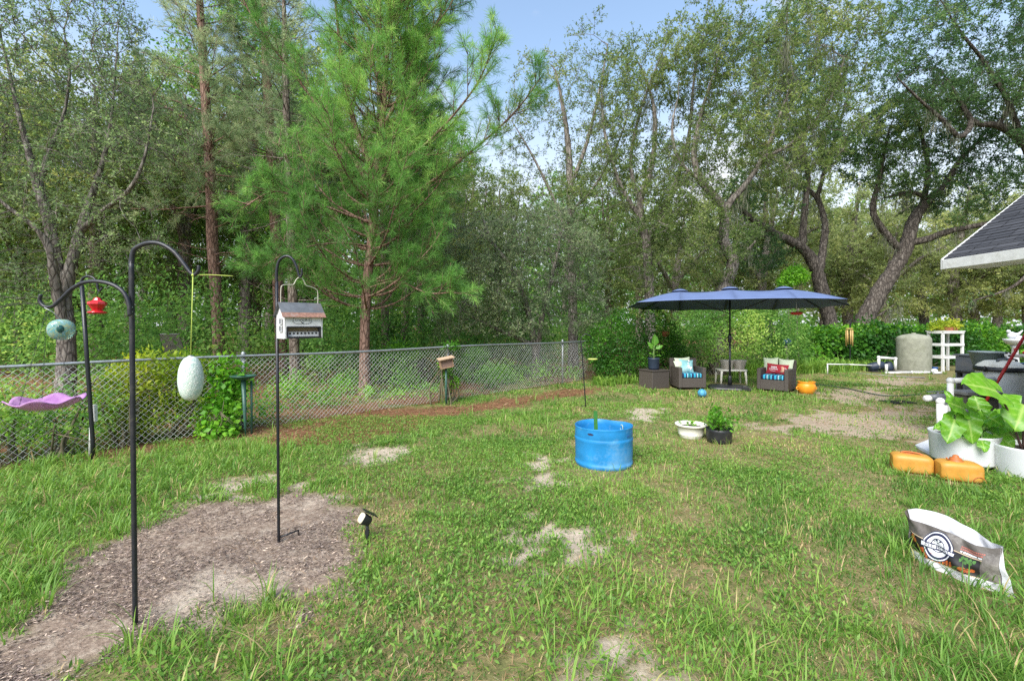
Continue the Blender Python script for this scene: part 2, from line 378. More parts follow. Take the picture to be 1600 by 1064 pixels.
# ================================================================== camera, light, sky
cam_d = bpy.data.cameras.new('camera'); cam = bpy.data.objects.new('camera', cam_d); COL.objects.link(cam)
cam.location = (0, 0, H); cam.rotation_euler = (R(90), 0, 0)
cam_d.sensor_width = 36; cam_d.lens = 36*F/1600; cam_d.shift_y = -(532-HY)/1600; cam_d.clip_end = 1000; cam_d.clip_start = .05
scene.camera = cam
SUN_EL, SUN_AZ = R(46), R(205)       # azimuth measured from +Y towards +X
sd = bpy.data.lights.new('sun', 'SUN'); sd.energy = 3.2; sd.angle = R(38); sd.color = (1, .965, .91)
sun = bpy.data.objects.new('sun', sd); COL.objects.link(sun)
sdir = Vector((math.sin(SUN_AZ)*math.cos(SUN_EL), math.cos(SUN_AZ)*math.cos(SUN_EL), math.sin(SUN_EL)))
sun.rotation_euler = sdir.to_track_quat('Z', 'Y').to_euler(); sun.location = (0, 0, 30)
wd = bpy.data.worlds.new('World'); scene.world = wd; wd.use_nodes = True
nt = wd.node_tree; bg = nt.nodes['Background']
sky = nt.nodes.new('ShaderNodeTexSky'); sky.sky_type = 'NISHITA'; sky.sun_disc = False
sky.sun_elevation = SUN_EL; sky.sun_rotation = SUN_AZ; sky.air_density = 1.3; sky.dust_density = .8; sky.ozone_density = 1.2
tc = nt.nodes.new('ShaderNodeTexCoord')
mp = nd(nt, 'ShaderNodeMapping'); mp.inputs['Scale'].default_value = (1, 1, 1.7); nt.links.new(tc.outputs['Generated'], mp.inputs['Vector'])
cn = noise(nt, 1.9, 8, .58, mp.outputs['Vector'], .3)
spz = nt.nodes.new('ShaderNodeSeparateXYZ'); nt.links.new(tc.outputs['Generated'], spz.inputs[0])
hz = ramp(nt, spz.outputs['Z'], [(0, (1, 1, 1, 1)), (.28, (.7, .7, .7, 1)), (.46, (.08, .08, .08, 1)), (1, (.02, .02, .02, 1))])
cm = ramp(nt, cn, [(.57, (0, 0, 0, 1)), (.80, (.9, .9, .9, 1))])
ad = mix(nt, 1.0, hz, cm, 'ADD'); sp2 = nt.nodes.new('ShaderNodeSeparateColor'); nt.links.new(ad, sp2.inputs[0])
cl = nd(nt, 'ShaderNodeMath'); cl.operation = 'MINIMUM'; cl.inputs[1].default_value = 1; nt.links.new(sp2.outputs[0], cl.inputs[0])
skc = mix(nt, 1.0, sky.outputs['Color'], (1.32, 1.36, 1.36, 1), 'MULTIPLY')
skm = mix(nt, cl.outputs[0], skc, (4.8, 4.95, 5.3, 1))
nt.links.new(skm, bg.inputs['Color']); bg.inputs['Strength'].default_value = .1
scene.view_settings.view_transform = 'Standard'; scene.view_settings.look = 'None'; scene.view_settings.gamma = 1
scene.view_settings.exposure = 1.08
cy = scene.cycles; cy.use_denoising = False; cy.use_adaptive_sampling = False; cy.sample_clamp_indirect = 4.0
cy.max_bounces = 9; cy.diffuse_bounces = 6; cy.transmission_bounces = 5; cy.glossy_bounces = 2; cy.transparent_max_bounces = 6
cy.caustics_reflective = False; cy.caustics_refractive = False
# ================================================================== ground
def poly_sd(x, y, poly):
    P = np.array([tuple(G(*p))[:2] for p in poly]); n = len(P)
    d = np.full(x.shape, 1e9); ins = np.zeros(x.shape, bool)
    for i in range(n):
        a = P[i]; b = P[(i+1) % n]; e = b-a
        t = np.clip(((x-a[0])*e[0]+(y-a[1])*e[1])/max(e@e, 1e-9), 0, 1)
        d = np.minimum(d, np.hypot(x-a[0]-t*e[0], y-a[1]-t*e[1]))
        c = (a[1] > y) != (b[1] > y)
        xi = a[0]+(y-a[1])*(e[0])/(e[1] if abs(e[1]) > 1e-9 else 1e-9)
        ins ^= c & (x < xi)
    return np.where(ins, -d, d)
MULCH = [(-400, 1400), (-260, 1010), (0, 980), (70, 925), (150, 862), (230, 812), (330, 786), (405, 778), (455, 757), (512, 752), (518, 775), (560, 798), (575, 828), (548, 852), (505, 882), (520, 925), (470, 952), (395, 962), (310, 985), (240, 1008), (180, 1030), (100, 1066), (-60, 1300)]
SANDS = [[(245, 968), (250, 940), (300, 905), (360, 892), (405, 905), (395, 930), (330, 955), (290, 968)],
         [(420, 778), (450, 762), (510, 755), (515, 770), (470, 785)],
         [(800, 735), (830, 710), (866, 710), (868, 742), (895, 750), (850, 748)],
         [(822, 818), (850, 826), (858, 840), (905, 828), (930, 848), (917, 866), (880, 874), (852, 858), (840, 838)],
         [(920, 1008), (980, 1002), (1003, 1040), (990, 1075), (930, 1070)],
         [(1190, 668), (1220, 652), (1280, 643), (1330, 648), (1400, 636), (1465, 640), (1475, 688), (1400, 688), (1330, 682), (1270, 672)],
         [(1285, 612), (1340, 606), (1392, 604), (1397, 618), (1340, 630), (1300, 624)],
         [(1350, 592), (1450, 590), (1445, 600), (1375, 601)],
         [(555, 700), (600, 698), (625, 708), (580, 716)], [(985, 655), (1008, 640), (1028, 638), (1007, 656)],
         [(330, 772), (380, 748), (420, 752), (380, 772)]]
STRAW = [(395, 690), (440, 655), (520, 640), (620, 638), (700, 634), (800, 622), (900, 608), (935, 603), (925, 614), (860, 624), (800, 636), (700, 652), (640, 668), (560, 692), (450, 702)]
FD = np.array([.7097, .7045]); F0 = np.array([-5.9, 5.24])
def behind(x, y):
    return (x-F0[0])*(-FD[1])+(y-F0[1])*FD[0]
def sm(e0, e1, v):
    t = np.clip((v-e0)/(e1-e0), 0, 1); return t*t*(3-2*t)
def masks(x, y):
    n = (fbm(x*2.2, y*2.2, 21, 4)-.5)
    n2 = (fbm(x*6, y*6, 22, 3)-.5)
    mu = sm(.12, -.12, poly_sd(x, y, MULCH)+n*.55+n2*.25)
    sa = np.zeros_like(x); dirt = np.zeros_like(x)
    for i, p in enumerate(SANDS):
        far = i in (5, 6, 7)
        if far:
            fm = sm(.16, -.16, poly_sd(x, y, p)+n*1.3+n2*1.2); sa = np.maximum(sa, .62*fm); dirt = np.maximum(dirt, fm)
        else: sa = np.maximum(sa, .95*sm(.15, -.15, poly_sd(x, y, p)-.05+n*(.3 if i == 0 else .75)+n2*(.35 if i == 0 else .95)))
    st = sm(.15, -.15, poly_sd(x, y, STRAW)+n*.7+n2*.3)
    b = behind(x, y)
    st = np.maximum(st, sm(-.15, .25, b+n*.6)*sm(.62, .45, fbm(x*.9, y*.9, 31, 3)))
    # leaf litter under the fence at the far left
    st = np.maximum(st, sm(-.55, -.1, b+n*.8)*sm(-2.5, -4.0, x)*.9)
    st = np.maximum(st, dirt*.55)
    return mu, sa, st, b
def axis(lo, hi, step, far):
    core = np.arange(lo, hi+1e-6, step); out = []; s = step; p = hi
    while p < far: s *= 1.28; p += s; out.append(p)
    out2 = []; s = step; p = lo
    while p > -far: s *= 1.28; p -= s; out2.append(p)
    return np.array(out2[::-1]+list(core)+out)
gx = axis(-8.5, 10, .065, 260); gy = axis(1.0, 20, .065, 260)
XX, YY = np.meshgrid(gx, gy, indexing='ij'); xf, yf = XX.ravel(), YY.ravel()
mu, sa, st, bb = masks(xf, yf)
zf = gz(xf, yf)*(np.hypot(xf, yf) < 40)+mu*(fbm(xf*7, yf*7, 44, 3)-.5)*.03-sa*.012
nx, ny = len(gx), len(gy)
ii, jj = np.meshgrid(np.arange(nx-1), np.arange(ny-1), indexing='ij'); q = (ii*ny+jj).ravel()
quads = np.stack([q, q+ny, q+ny+1, q+1], 1)
gm, nt, b, o = new_mat('ground_soil')
def attr(nm): return nd(nt, 'ShaderNodeAttribute', attribute_name=nm).outputs['Fac']
n_big = noise(nt, 1.1, 6, .65); n_fine = noise(nt, 38, 5, .75); n_med = noise(nt, 9, 5, .7)
base = ramp(nt, n_med, [(.25, (.10, .115, .04, 1)), (.5, (.19, .175, .075, 1)), (.7, (.32, .23, .13, 1))])
base = mix(nt, .5, base, ramp(nt, n_fine, [(.3, (.35, .35, .3, 1)), (.7, (1.5, 1.5, 1.4, 1))]), 'MULTIPLY')
sand = ramp(nt, n_fine, [(.25, (.33, .26, .195, 1)), (.5, (.50, .415, .325, 1)), (.75, (.60, .515, .42, 1))])
sand = mix(nt, .45, sand, ramp(nt, n_med, [(.3, (.55, .5, .46, 1)), (.65, (1.05, 1.05, 1.05, 1))]), 'MULTIPLY')
mul = ramp(nt, n_fine, [(.3, (.115, .08, .058, 1)), (.5, (.25, .185, .14, 1)), (.7, (.42, .33, .255, 1))])
sif = ramp(nt, n_med, [(.48, (0, 0, 0, 1)), (.68, (1, 1, 1, 1))])
mul = mix(nt, sif, mul, mix(nt, .35, sand, mul))
straw = ramp(nt, n_fine, [(.3, (.07, .032, .018, 1)), (.5, (.19, .095, .05, 1)), (.75, (.33, .2, .12, 1))])
c = mix(nt, attr('straw'), base, straw); c = mix(nt, attr('mulch'), c, mul); c = mix(nt, attr('sand'), c, sand)
nt.links.new(c, b.inputs['Base Color']); b.inputs['Roughness'].default_value = .95; b.inputs['Specular IOR Level'].default_value = .1
bump(nt, b, n_fine, .8, .02)
ground = np_mesh('ground', np.stack([xf, yf, zf], 1), [quads], gm, None, True, {'mulch': mu, 'sand': sa, 'straw': st})
tag(ground, 'sandy yard soil with a mulched bed and bare patches', 'ground', kind='structure')
# ================================================================== grass
FOOT = []          # circles (x, y, r) kept free of grass, filled by the objects built before the lawn
def blades(name, x, y, z, az, h, w, lean, curl, tint, mat, nlev=3):
    n = len(x); hd = np.stack([np.cos(az), np.sin(az)], 1)
    sd_ = np.stack([-np.sin(az), np.cos(az)], 1)
    P = np.stack([x, y, z], 1)
    rows = []; pos = P.copy(); ang = lean.copy(); seg = h/(nlev-1)
    for k in range(nlev):
        t = k/(nlev-1)
        wk = w*(1-t**1.6)*(.75+.5*min(t*2, 1))*.5
        if k == nlev-1: rows.append(pos[:, None].copy())
        else:
            s3 = np.concatenate([sd_*wk[:, None], np.zeros((n, 1))], 1)
            rows.append(np.stack([pos-s3, pos+s3], 1))
        pos = pos+np.concatenate([hd*(np.sin(ang)*seg)[:, None], (np.cos(ang)*seg)[:, None]], 1)
        ang = ang+curl/(nlev-1)
    V = np.concatenate(rows, 1); nv = V.shape[1]; V = V.reshape(-1, 3)
    o_ = np.arange(n)*nv; Q = []
    for k in range(nlev-2):
        a_ = o_+2*k; Q.append(np.stack([a_, a_+1, a_+3, a_+2], 1))
    a_ = o_+2*(nlev-2); T = np.stack([a_, a_+1, a_+2], 1)
    return V, (np.concatenate(Q) if Q else np.zeros((0, 4), int)), T, np.repeat(tint, nv)
def build_blades(name, parts, mat, label, cat):
    V = []; Q = []; T = []; A = []; o_ = 0
    for v, q_, t_, a_ in parts:
        V.append(v); Q.append(q_+o_); T.append(t_+o_); A.append(a_); o_ += len(v)
    ob = np_mesh(name, np.concatenate(V), [np.concatenate(Q), np.concatenate(T)], mat, None, True, {'tint': np.concatenate(A)})
    return tag(ob, label, cat, kind='stuff')
def lawn_points(d0, d1, dens, g):
    n = int(2.5*(d1*d1-d0*d0)/2*dens+1.6*(d1-d0)*dens)
    D = np.sqrt(g.uniform(d0*d0, d1*d1, n)); x = g.uniform(-1, 1, n)*(1.22*D+.5)
    return x, D
def keep_off(x, y):
    k = np.ones(len(x), bool)
    for cx, cy_, r in FOOT: k &= (x-cx)**2+(y-cy_)**2 > r*r
    return k
def dryness(x, y):
    v = fbm(x*.8, y*.8, 51, 4)+.35*(fbm(x*3.2, y*3.2, 52, 3)-.5)
    return sm(.47, .68, v+.035*np.clip(x, -3, 3)-.02-.10*sm(6.5, 9, y))
def make_lawn():
    g = np.random.default_rng(11); parts = []
    for d0, d1, dens, ws in ((1.35, 2.6, 6800, .9), (2.6, 4, 5400, 1.0), (4, 6.5, 3300, 1.3), (6.5, 10, 1700, 1.8), (10, 14, 850, 2.6), (14, 21, 420, 3.6)):
        x, y = lawn_points(d0, d1, dens, g)
        mu, sa, st, b_ = masks(x, y)
        cover = (1-mu)*(1-.93*sa)*(1-.92*st)*np.where(b_ > 0, .6, 1)
        dr = dryness(x, y)
        cl_ = fbm(x*1.7, y*1.7, 61, 3); cover = cover*(1-.50*dr)*(.35+.65*sm(.30, .52, cl_+.05))*(.45+.55*sm(.28, .5, fbm(x*5.5, y*5.5, 62, 2)))
        k = (g.uniform(0, 1, len(x)) < cover) & keep_off(x, y) & (x < 12)
        x, y, dr, cl_ = x[k], y[k], dr[k], cl_[k]; n = len(x)
        h = (.028+.038*g.beta(1.5, 3, n))*(1+.012*y)*(.65+.75*sm(.40, .68, fbm(x*1.1, y*1.1, 71, 3)))*(1-.3*dr)
        w = (.0055+.0048*g.uniform(0, 1, n))*ws
        lean = np.abs(g.normal(.45, .55, n)); curl = g.uniform(.2, 1.5, n)
        tint = np.clip(.36+.40*(fbm(x*.9, y*.9, 81, 3)-.5)*2+g.normal(0, .13, n)+.12*dr, 0, .82)
        tan_ = g.uniform(0, 1, n) < (.03+.30*dr); tint = np.where(tan_, g.uniform(.86, 1, n), tint)
        parts.append(blades('g', x, y, gz(x, y)-.004, g.uniform(0, 6.283, n), h, w, lean, curl, tint, None))
    build_blades('lawn_grass', parts, M['grass'], 'short patchy green lawn grass covering the yard', 'grass')
    # coarse arching tufts
    parts = []
    def tufts(nc, region, hmin, hmax, wmin, wmax, per, tb, seed, lv=4, rad=.05, curl=(.6, 1.9)):
        g2 = np.random.default_rng(seed); px, py = region(g2, nc)
        D = H*F/(py-HY); cx_ = (px-CX)/F*D; k = np.ones(nc, bool)
        mu, sa, st, b_ = masks(cx_, D); k = (g2.uniform(0, 1, nc) < (1-mu)*(1-sa)*(1-.93*st)) & keep_off(cx_, D)
        cx_, D = cx_[k], D[k]; m = len(cx_)
        idx = np.repeat(np.arange(m), g2.integers(per[0], per[1], m)) if m else np.zeros(0, int)
        n = len(idx); a_ = g2.uniform(0, 6.283, n); rr = rad*np.sqrt(g2.uniform(0, 1, n))
        x = cx_[idx]+rr*np.cos(a_); y = D[idx]+rr*np.sin(a_)
        hs = g2.uniform(.7, 1.15, m)[idx]
        h = g2.uniform(hmin, hmax, n)*hs; w = g2.uniform(wmin, wmax, n)*(1+.05*np.maximum(y-3, 0))
        lean = np.abs(g2.normal(.15, .38, n)); cu = g2.uniform(curl[0], curl[1], n)
        t_ = np.clip(tb+g2.normal(0, .09, n)+g2.normal(0, .08, m)[idx], 0, .84)
        t_ = np.where(g2.uniform(0, 1, n) < .06, g2.uniform(.86, .98, n), t_)
        parts.append(blades('t', x, y, gz(x, y)-.005, a_+g2.normal(0, .5, n), h, w, lean, cu, t_, None, lv))
    U = lambda a0, a1, b0, b1: (lambda g2, n: (g2.uniform(a0, a1, n), np.sort(b0+(b1-b0)*g2.uniform(0, 1, n)**1.3)))
    tufts(650, U(-160, 470, 700, 950), .12, .24, .006, .011, (6, 14), .42, 101)
    tufts(260, U(0, 650, 690, 790), .10, .19, .005, .009, (6, 13), .45, 102)
    tufts(115, U(830, 1300, 900, 1150), .13, .27, .0045, .0085, (4, 9), .56, 103, 5, .06, (.8, 2.1))
    tufts(150, U(1050, 1700, 760, 1150), .08, .16, .004, .007, (5, 12), .46, 104)
    tufts(110, U(980, 1240, 690, 860), .10, .2, .004, .007, (4, 10), .5, 105)
    tufts(160, U(1380, 1720, 850, 1150), .13, .22, .005, .009, (8, 18), .30, 106, 5)
    tufts(120, U(1395, 1600, 735, 860), .10, .2, .005, .008, (8, 16), .34, 107, 5)
    tufts(330, U(420, 1120, 640, 800), .09, .17, .004, .008, (5, 12), .48, 108)
    tufts(40, U(345, 460, 925, 975), .05, .10, .004, .006, (8, 16), .55, 109)
    tufts(110, U(300, 1000, 860, 1200), .08, .16, .006, .010, (4, 9), .36, 110)
    tufts(700, U(980, 1700, 580, 660), .10, .2, .006, .010, (5, 10), .40, 111)
    tufts(22, U(200, 440, 1000, 1100), .14, .26, .006, .010, (4, 8), .50, 112, 5)
    tufts(500, U(-200, 900, 590, 690), .14, .34, .006, .012, (5, 11), .38, 113)
    build_blades('grass_tufts', parts, M['grass'], 'coarse arching grass tufts standing above the lawn', 'grass')
    # small creeping broad leaves between the blades
    g = np.random.default_rng(13); x, y = lawn_points(1.4, 8, 1700, g)
    mu, sa, st, b_ = masks(x, y)
    k = (g.uniform(0, 1, len(x)) < (1-mu)*(1-sa)*sm(.45, .62, fbm(x*1.2, y*1.2, 91, 3)+.10-.14*sm(.1, 1.1, x))) & keep_off(x, y)
    x, y = x[k], y[k]; n = len(x); a_ = g.uniform(0, 6.283, n); tl = g.uniform(.1, .9, n)
    d3 = np.stack([np.cos(a_)*np.cos(tl), np.sin(a_)*np.cos(tl), np.sin(tl)], 1)
    nn = unit(g.normal(0, .35, (n, 3))+np.array([0, 0, 1.])); Pw = np.stack([x, y, gz(x, y)+g.uniform(.012, .05, n)], 1)
    ob = leaf_quads('lawn_weeds', Pw, d3, nn, g.uniform(.022, .045, n), g.uniform(.010, .018, n), np.clip(g.normal(.36, .16, n), 0, .8), M['grass'])
    tag(ob, 'tiny round weed leaves creeping between the lawn grass', 'weeds', kind='stuff')
    # dead thatch lying low
    x, y = lawn_points(1.35, 9, 800, g); mu, sa, st, b_ = masks(x, y)
    k = (g.uniform(0, 1, len(x)) < (1-.8*mu)*(1-.6*sa)*(.10+.9*dryness(x, y))) & keep_off(x, y); x, y = x[k], y[k]; n = len(x)
    V = blades('d', x, y, gz(x, y)+.004, g.uniform(0, 6.283, n), g.uniform(.03, .08, n), g.uniform(.0018, .0032, n)*(1+.1*y), g.uniform(1.1, 1.5, n), g.uniform(-.1, .5, n), g.uniform(.45, 1, n), None)
    build_blades('dead_grass', [V], M['dry'], 'pale dead grass blades lying in the dry patches of lawn', 'dead grass')
    # mulch chips
    n0 = 110000; px = g.uniform(-330, 600, n0); py = 750+(1250-750)*g.uniform(0, 1, n0)**1.15
    y = H*F/(py-HY); x = (px-CX)/F*y; mu, sa, st, b_ = masks(x, y)
    k = g.uniform(0, 1, n0) < mu*(1-.93*sa)*sm(.28, .52, fbm(x*2.6, y*2.6, 95, 3)+.02)
    x, y = x[k], y[k]; n = len(x); a_ = g.normal(.55, .8, n); tl = g.normal(0, .22, n)
    d3 = np.stack([np.cos(a_)*np.cos(tl), np.sin(a_)*np.cos(tl), np.sin(tl)], 1)
    nn = unit(g.normal(0, .4, (n, 3))+np.array([0, 0, 1.])); zz = gz(x, y)+mu[k]*(fbm(x*7, y*7, 44, 3)-.5)*.03
    ob = leaf_quads('bark_mulch', np.stack([x, y, zz+g.uniform(.002, .014, n)], 1), d3, nn, g.uniform(.010, .036, n), g.uniform(.003, .0075, n), np.clip(g.normal(.52, .25, n), 0, 1), M['chip'])
    tag(ob, 'grey brown shredded bark mulch around the hook poles', 'mulch', kind='stuff')
    # pine straw
    n0 = 60000; s_ = g.uniform(-5, 13, n0); q_ = g.uniform(-1.7, 5, n0)
    x = F0[0]+FD[0]*s_-FD[1]*q_; y = F0[1]+FD[1]*s_+FD[0]*q_; mu, sa, st, b_ = masks(x, y)
    k = (g.uniform(0, 1, n0) < st*1.1) & (y > 1.5) & (g.uniform(0, 1, n0) < np.where(q_ > .6, .5, 1)); x, y = x[k], y[k]; n = len(x); a_ = g.uniform(0, 6.283, n); tl = g.normal(.05, .18, n)
    d3 = np.stack([np.cos(a_)*np.cos(tl), np.sin(a_)*np.cos(tl), np.sin(tl)], 1)
    nn = unit(g.normal(0, .4, (n, 3))+np.array([0, 0, 1.]))
    ob = leaf_quads('pine_straw', np.stack([x, y, gz(x, y)+g.uniform(.003, .03, n)], 1), d3, nn, g.uniform(.06, .16, n), g.uniform(.004, .012, n), np.clip(g.normal(.42, .22, n), 0, 1), M['dry'])
    tag(ob, 'reddish brown fallen pine needles along the fence foot', 'pine straw', kind='stuff')
def leaf_arrays(P, d, nrm, ln, w):
    s_ = unit(np.cross(nrm, d)); h_ = (ln*.5)[:, None]*d; ws = (w*.5)[:, None]*s_
    up = unit(np.cross(d, s_))*(ln*.07)[:, None]
    V = np.stack([P, P+h_*.9+ws+up, P+2*h_, P+h_*.9-ws+up], 1).reshape(-1, 3)
    return V
def leaf_quads(name, P, d, nrm, ln, w, tint, mat, parent=None):
    V = leaf_arrays(P, d, nrm, ln, w)
    q_ = np.arange(len(P)*4, dtype=np.int32).reshape(-1, 4)
    return np_mesh(name, V, [q_], mat, parent, False, {'tint': np.repeat(tint, 4)})
# ================================================================== chain link fence
def frusta(P0, P1, r0, r1, k=3):
    P0 = np.asarray(P0); P1 = np.asarray(P1); n = len(P0)
    T = unit(P1-P0); ref = np.where(np.abs(T[:, 2:3]) < .9, np.array([[0, 0, 1.]]), np.array([[1., 0, 0]]))
    N = unit(np.cross(T, ref)); B = np.cross(T, N); a = np.arange(k)*2*math.pi/k
    ring = np.cos(a)[None, :, None]*N[:, None]+np.sin(a)[None, :, None]*B[:, None]
    r0 = np.broadcast_to(r0, (n,)); r1 = np.broadcast_to(r1, (n,))
    V = np.concatenate([P0[:, None]+ring*r0[:, None, None], P1[:, None]+ring*r1[:, None, None]], 1).reshape(-1, 3)
    b_ = (np.arange(n)*2*k)[:, None]; j = np.arange(k); j2 = (j+1) % k
    Q = np.stack([b_+j, b_+j2, b_+k+j2, b_+k+j], 2).reshape(-1, 4)
    return V, Q
def fence_pt(s, z, off=0.0):
    s = np.asarray(s, float); p = F0+s[..., None]*FD+off*np.array([-FD[1], FD[0]])
    return np.concatenate([p, np.broadcast_to(z, s.shape)[..., None]], -1)
S0, S1 = -5.6, 12.2
fl = thing('chain_link_fence', 'galvanised chain link fence with top rail running along the left side of the yard', 'fence', tuple(F0)+(0,))
base = np.array([F0[0], F0[1], 0])
def chain(nm):
    st_ = .078; hh = 1.13; z0 = .03
    V = []; Q = []; o_ = 0
    for sgn, off in ((1, .003), (-1, -.003)):
        s = np.arange(S0-1.2, S1+1.2, st_)
        a0 = s; a1 = s+sgn*(hh-z0)
        z_a = np.full(len(s), z0); z_b = np.full(len(s), hh)
        lo = np.minimum(a0, a1); hi = np.maximum(a0, a1); k = (lo >= S0) & (hi <= S1)
        P0 = fence_pt(a0[k], z0, off)-base; P1 = fence_pt(a1[k], hh, off)-base
        # gentle waviness: split each wire in three
        Pm = [P0+(P1-P0)*t for t in (0, .33, .66, 1)]
        for m_ in (1, 2): Pm[m_] = Pm[m_]+rng.normal(0, .006, Pm[m_].shape)
        for m_ in range(3):
            v, q_ = frusta(Pm[m_], Pm[m_+1], .0023, .0023, 4); V.append(v); Q.append(q_+o_); o_ += len(v)
    return np_mesh(nm, np.concatenate(V), [np.concatenate(Q)], M['wire'], fl)
chain('wire_mesh')
mb = MB(); pts = [fence_pt(np.array(s), 1.15+.012*math.sin(s*1.1))-base for s in np.linspace(S0, S1, 40)]
mb.tube(pts, .021, 10); mb.build('top_rail', M['galv'], fl)
for s in (-5.4, -1.42, 2.50, 6.40, 10.3, 12.1):
    mb = MB(); p = fence_pt(np.array(s), 0, .03)-base
    mb.tube([(p[0], p[1], -.1), (p[0], p[1], .6), (p[0], p[1], 1.19)], .027, 12)
    mb.lathe([(.030, 1.17), (.030, 1.20), (.02, 1.215), (.004, 1.225)], 12, (p[0], p[1], 0))
    mb.build('fence_post', M['galv'], fl)
# ================================================================== trees
def resample(pts, rad, step):
    pts = np.asarray(pts, float); d = np.r_[0, np.cumsum(np.linalg.norm(np.diff(pts, axis=0), axis=1))]
    n = max(2, int(round(d[-1]/step))+1); t = np.linspace(0, d[-1], n)
    return np.stack([np.interp(t, d, pts[:, i]) for i in range(3)], 1), np.interp(t, d, rad)
def grow(paths, att, step, kill, g, trop=(0, 0, .05), itmax=140):
    """paths: [(points, radii)], the first is the trunk, the rest start at the nearest node so far."""
    P = []; PA = []; RM = []
    for i, (pts, rad) in enumerate(paths):
        p, r = resample(smooth_path(pts, 5), np.interp(np.linspace(0, 1, (len(pts)-1)*5+1), np.linspace(0, 1, len(rad)), rad), step)
        if i == 0: prev = -1; st_ = 0
        else:
            dd = np.linalg.norm(np.array(P)-p[0], axis=1); prev = int(dd.argmin()); st_ = 1
        for k in range(st_, len(p)):
            P.append(p[k]); PA.append(prev); RM.append(r[k]); prev = len(P)-1
    P = list(P); A = att
    Pn = np.array(P); D = np.full(len(A), 1e9); NI = np.zeros(len(A), int)
    def upd(i0):
        nonlocal D, NI
        Q = np.array(P[i0:])
        for c0 in range(0, len(Q), 400):
            d = np.linalg.norm(A[:, None]-Q[None, c0:c0+400], axis=2); j = d.argmin(1); m = d[np.arange(len(A)), j]
            b_ = m < D-1e-6; D[b_] = m[b_]; NI[b_] = i0+c0+j[b_]
    upd(0); alive = D > kill; trop = np.array(trop)
    for it in range(itmax):
        if not alive.any() or len(P) > 9000: break
        ids = NI[alive]; Pa = np.array(P)
        dv = unit(A[alive]-Pa[ids]); u, inv = np.unique(ids, return_inverse=True)
        S = np.zeros((len(u), 3)); np.add.at(S, inv, dv)
        S = unit(unit(S)+trop+g.normal(0, .16, S.shape))
        i0 = len(P)
        for k, nid in enumerate(u):
            P.append(Pa[nid]+S[k]*step); PA.append(int(nid)); RM.append(0)
        oldD = D.copy(); upd(i0)
        stuck = alive & (D >= oldD-1e-6)
        alive = (D > kill) & ~(stuck & (g.uniform(0, 1, len(A)) < .35))
    P = np.array(P); PA = np.array(PA); n = len(P)
    acc = np.zeros(n); tips = np.zeros(n); kids = [[] for _ in range(n)]
    for i in range(n):
        if PA[i] >= 0: kids[PA[i]].append(i)
    Rr = np.zeros(n); e = 2.35
    for i in range(n-1, -1, -1):
        if not kids[i]: acc[i] = .0055**e; tips[i] = 1
        Rr[i] = max(acc[i]**(1/e), RM[i]); 
        if PA[i] >= 0: acc[PA[i]] += max(acc[i], 0); tips[PA[i]] += tips[i]
    for i in range(n):            # a branch is never thicker than its parent
        if PA[i] >= 0: Rr[i] = min(Rr[i], Rr[PA[i]]*.98 if RM[i] == 0 else max(Rr[PA[i]], RM[i]))
    return P, PA, Rr, tips, kids
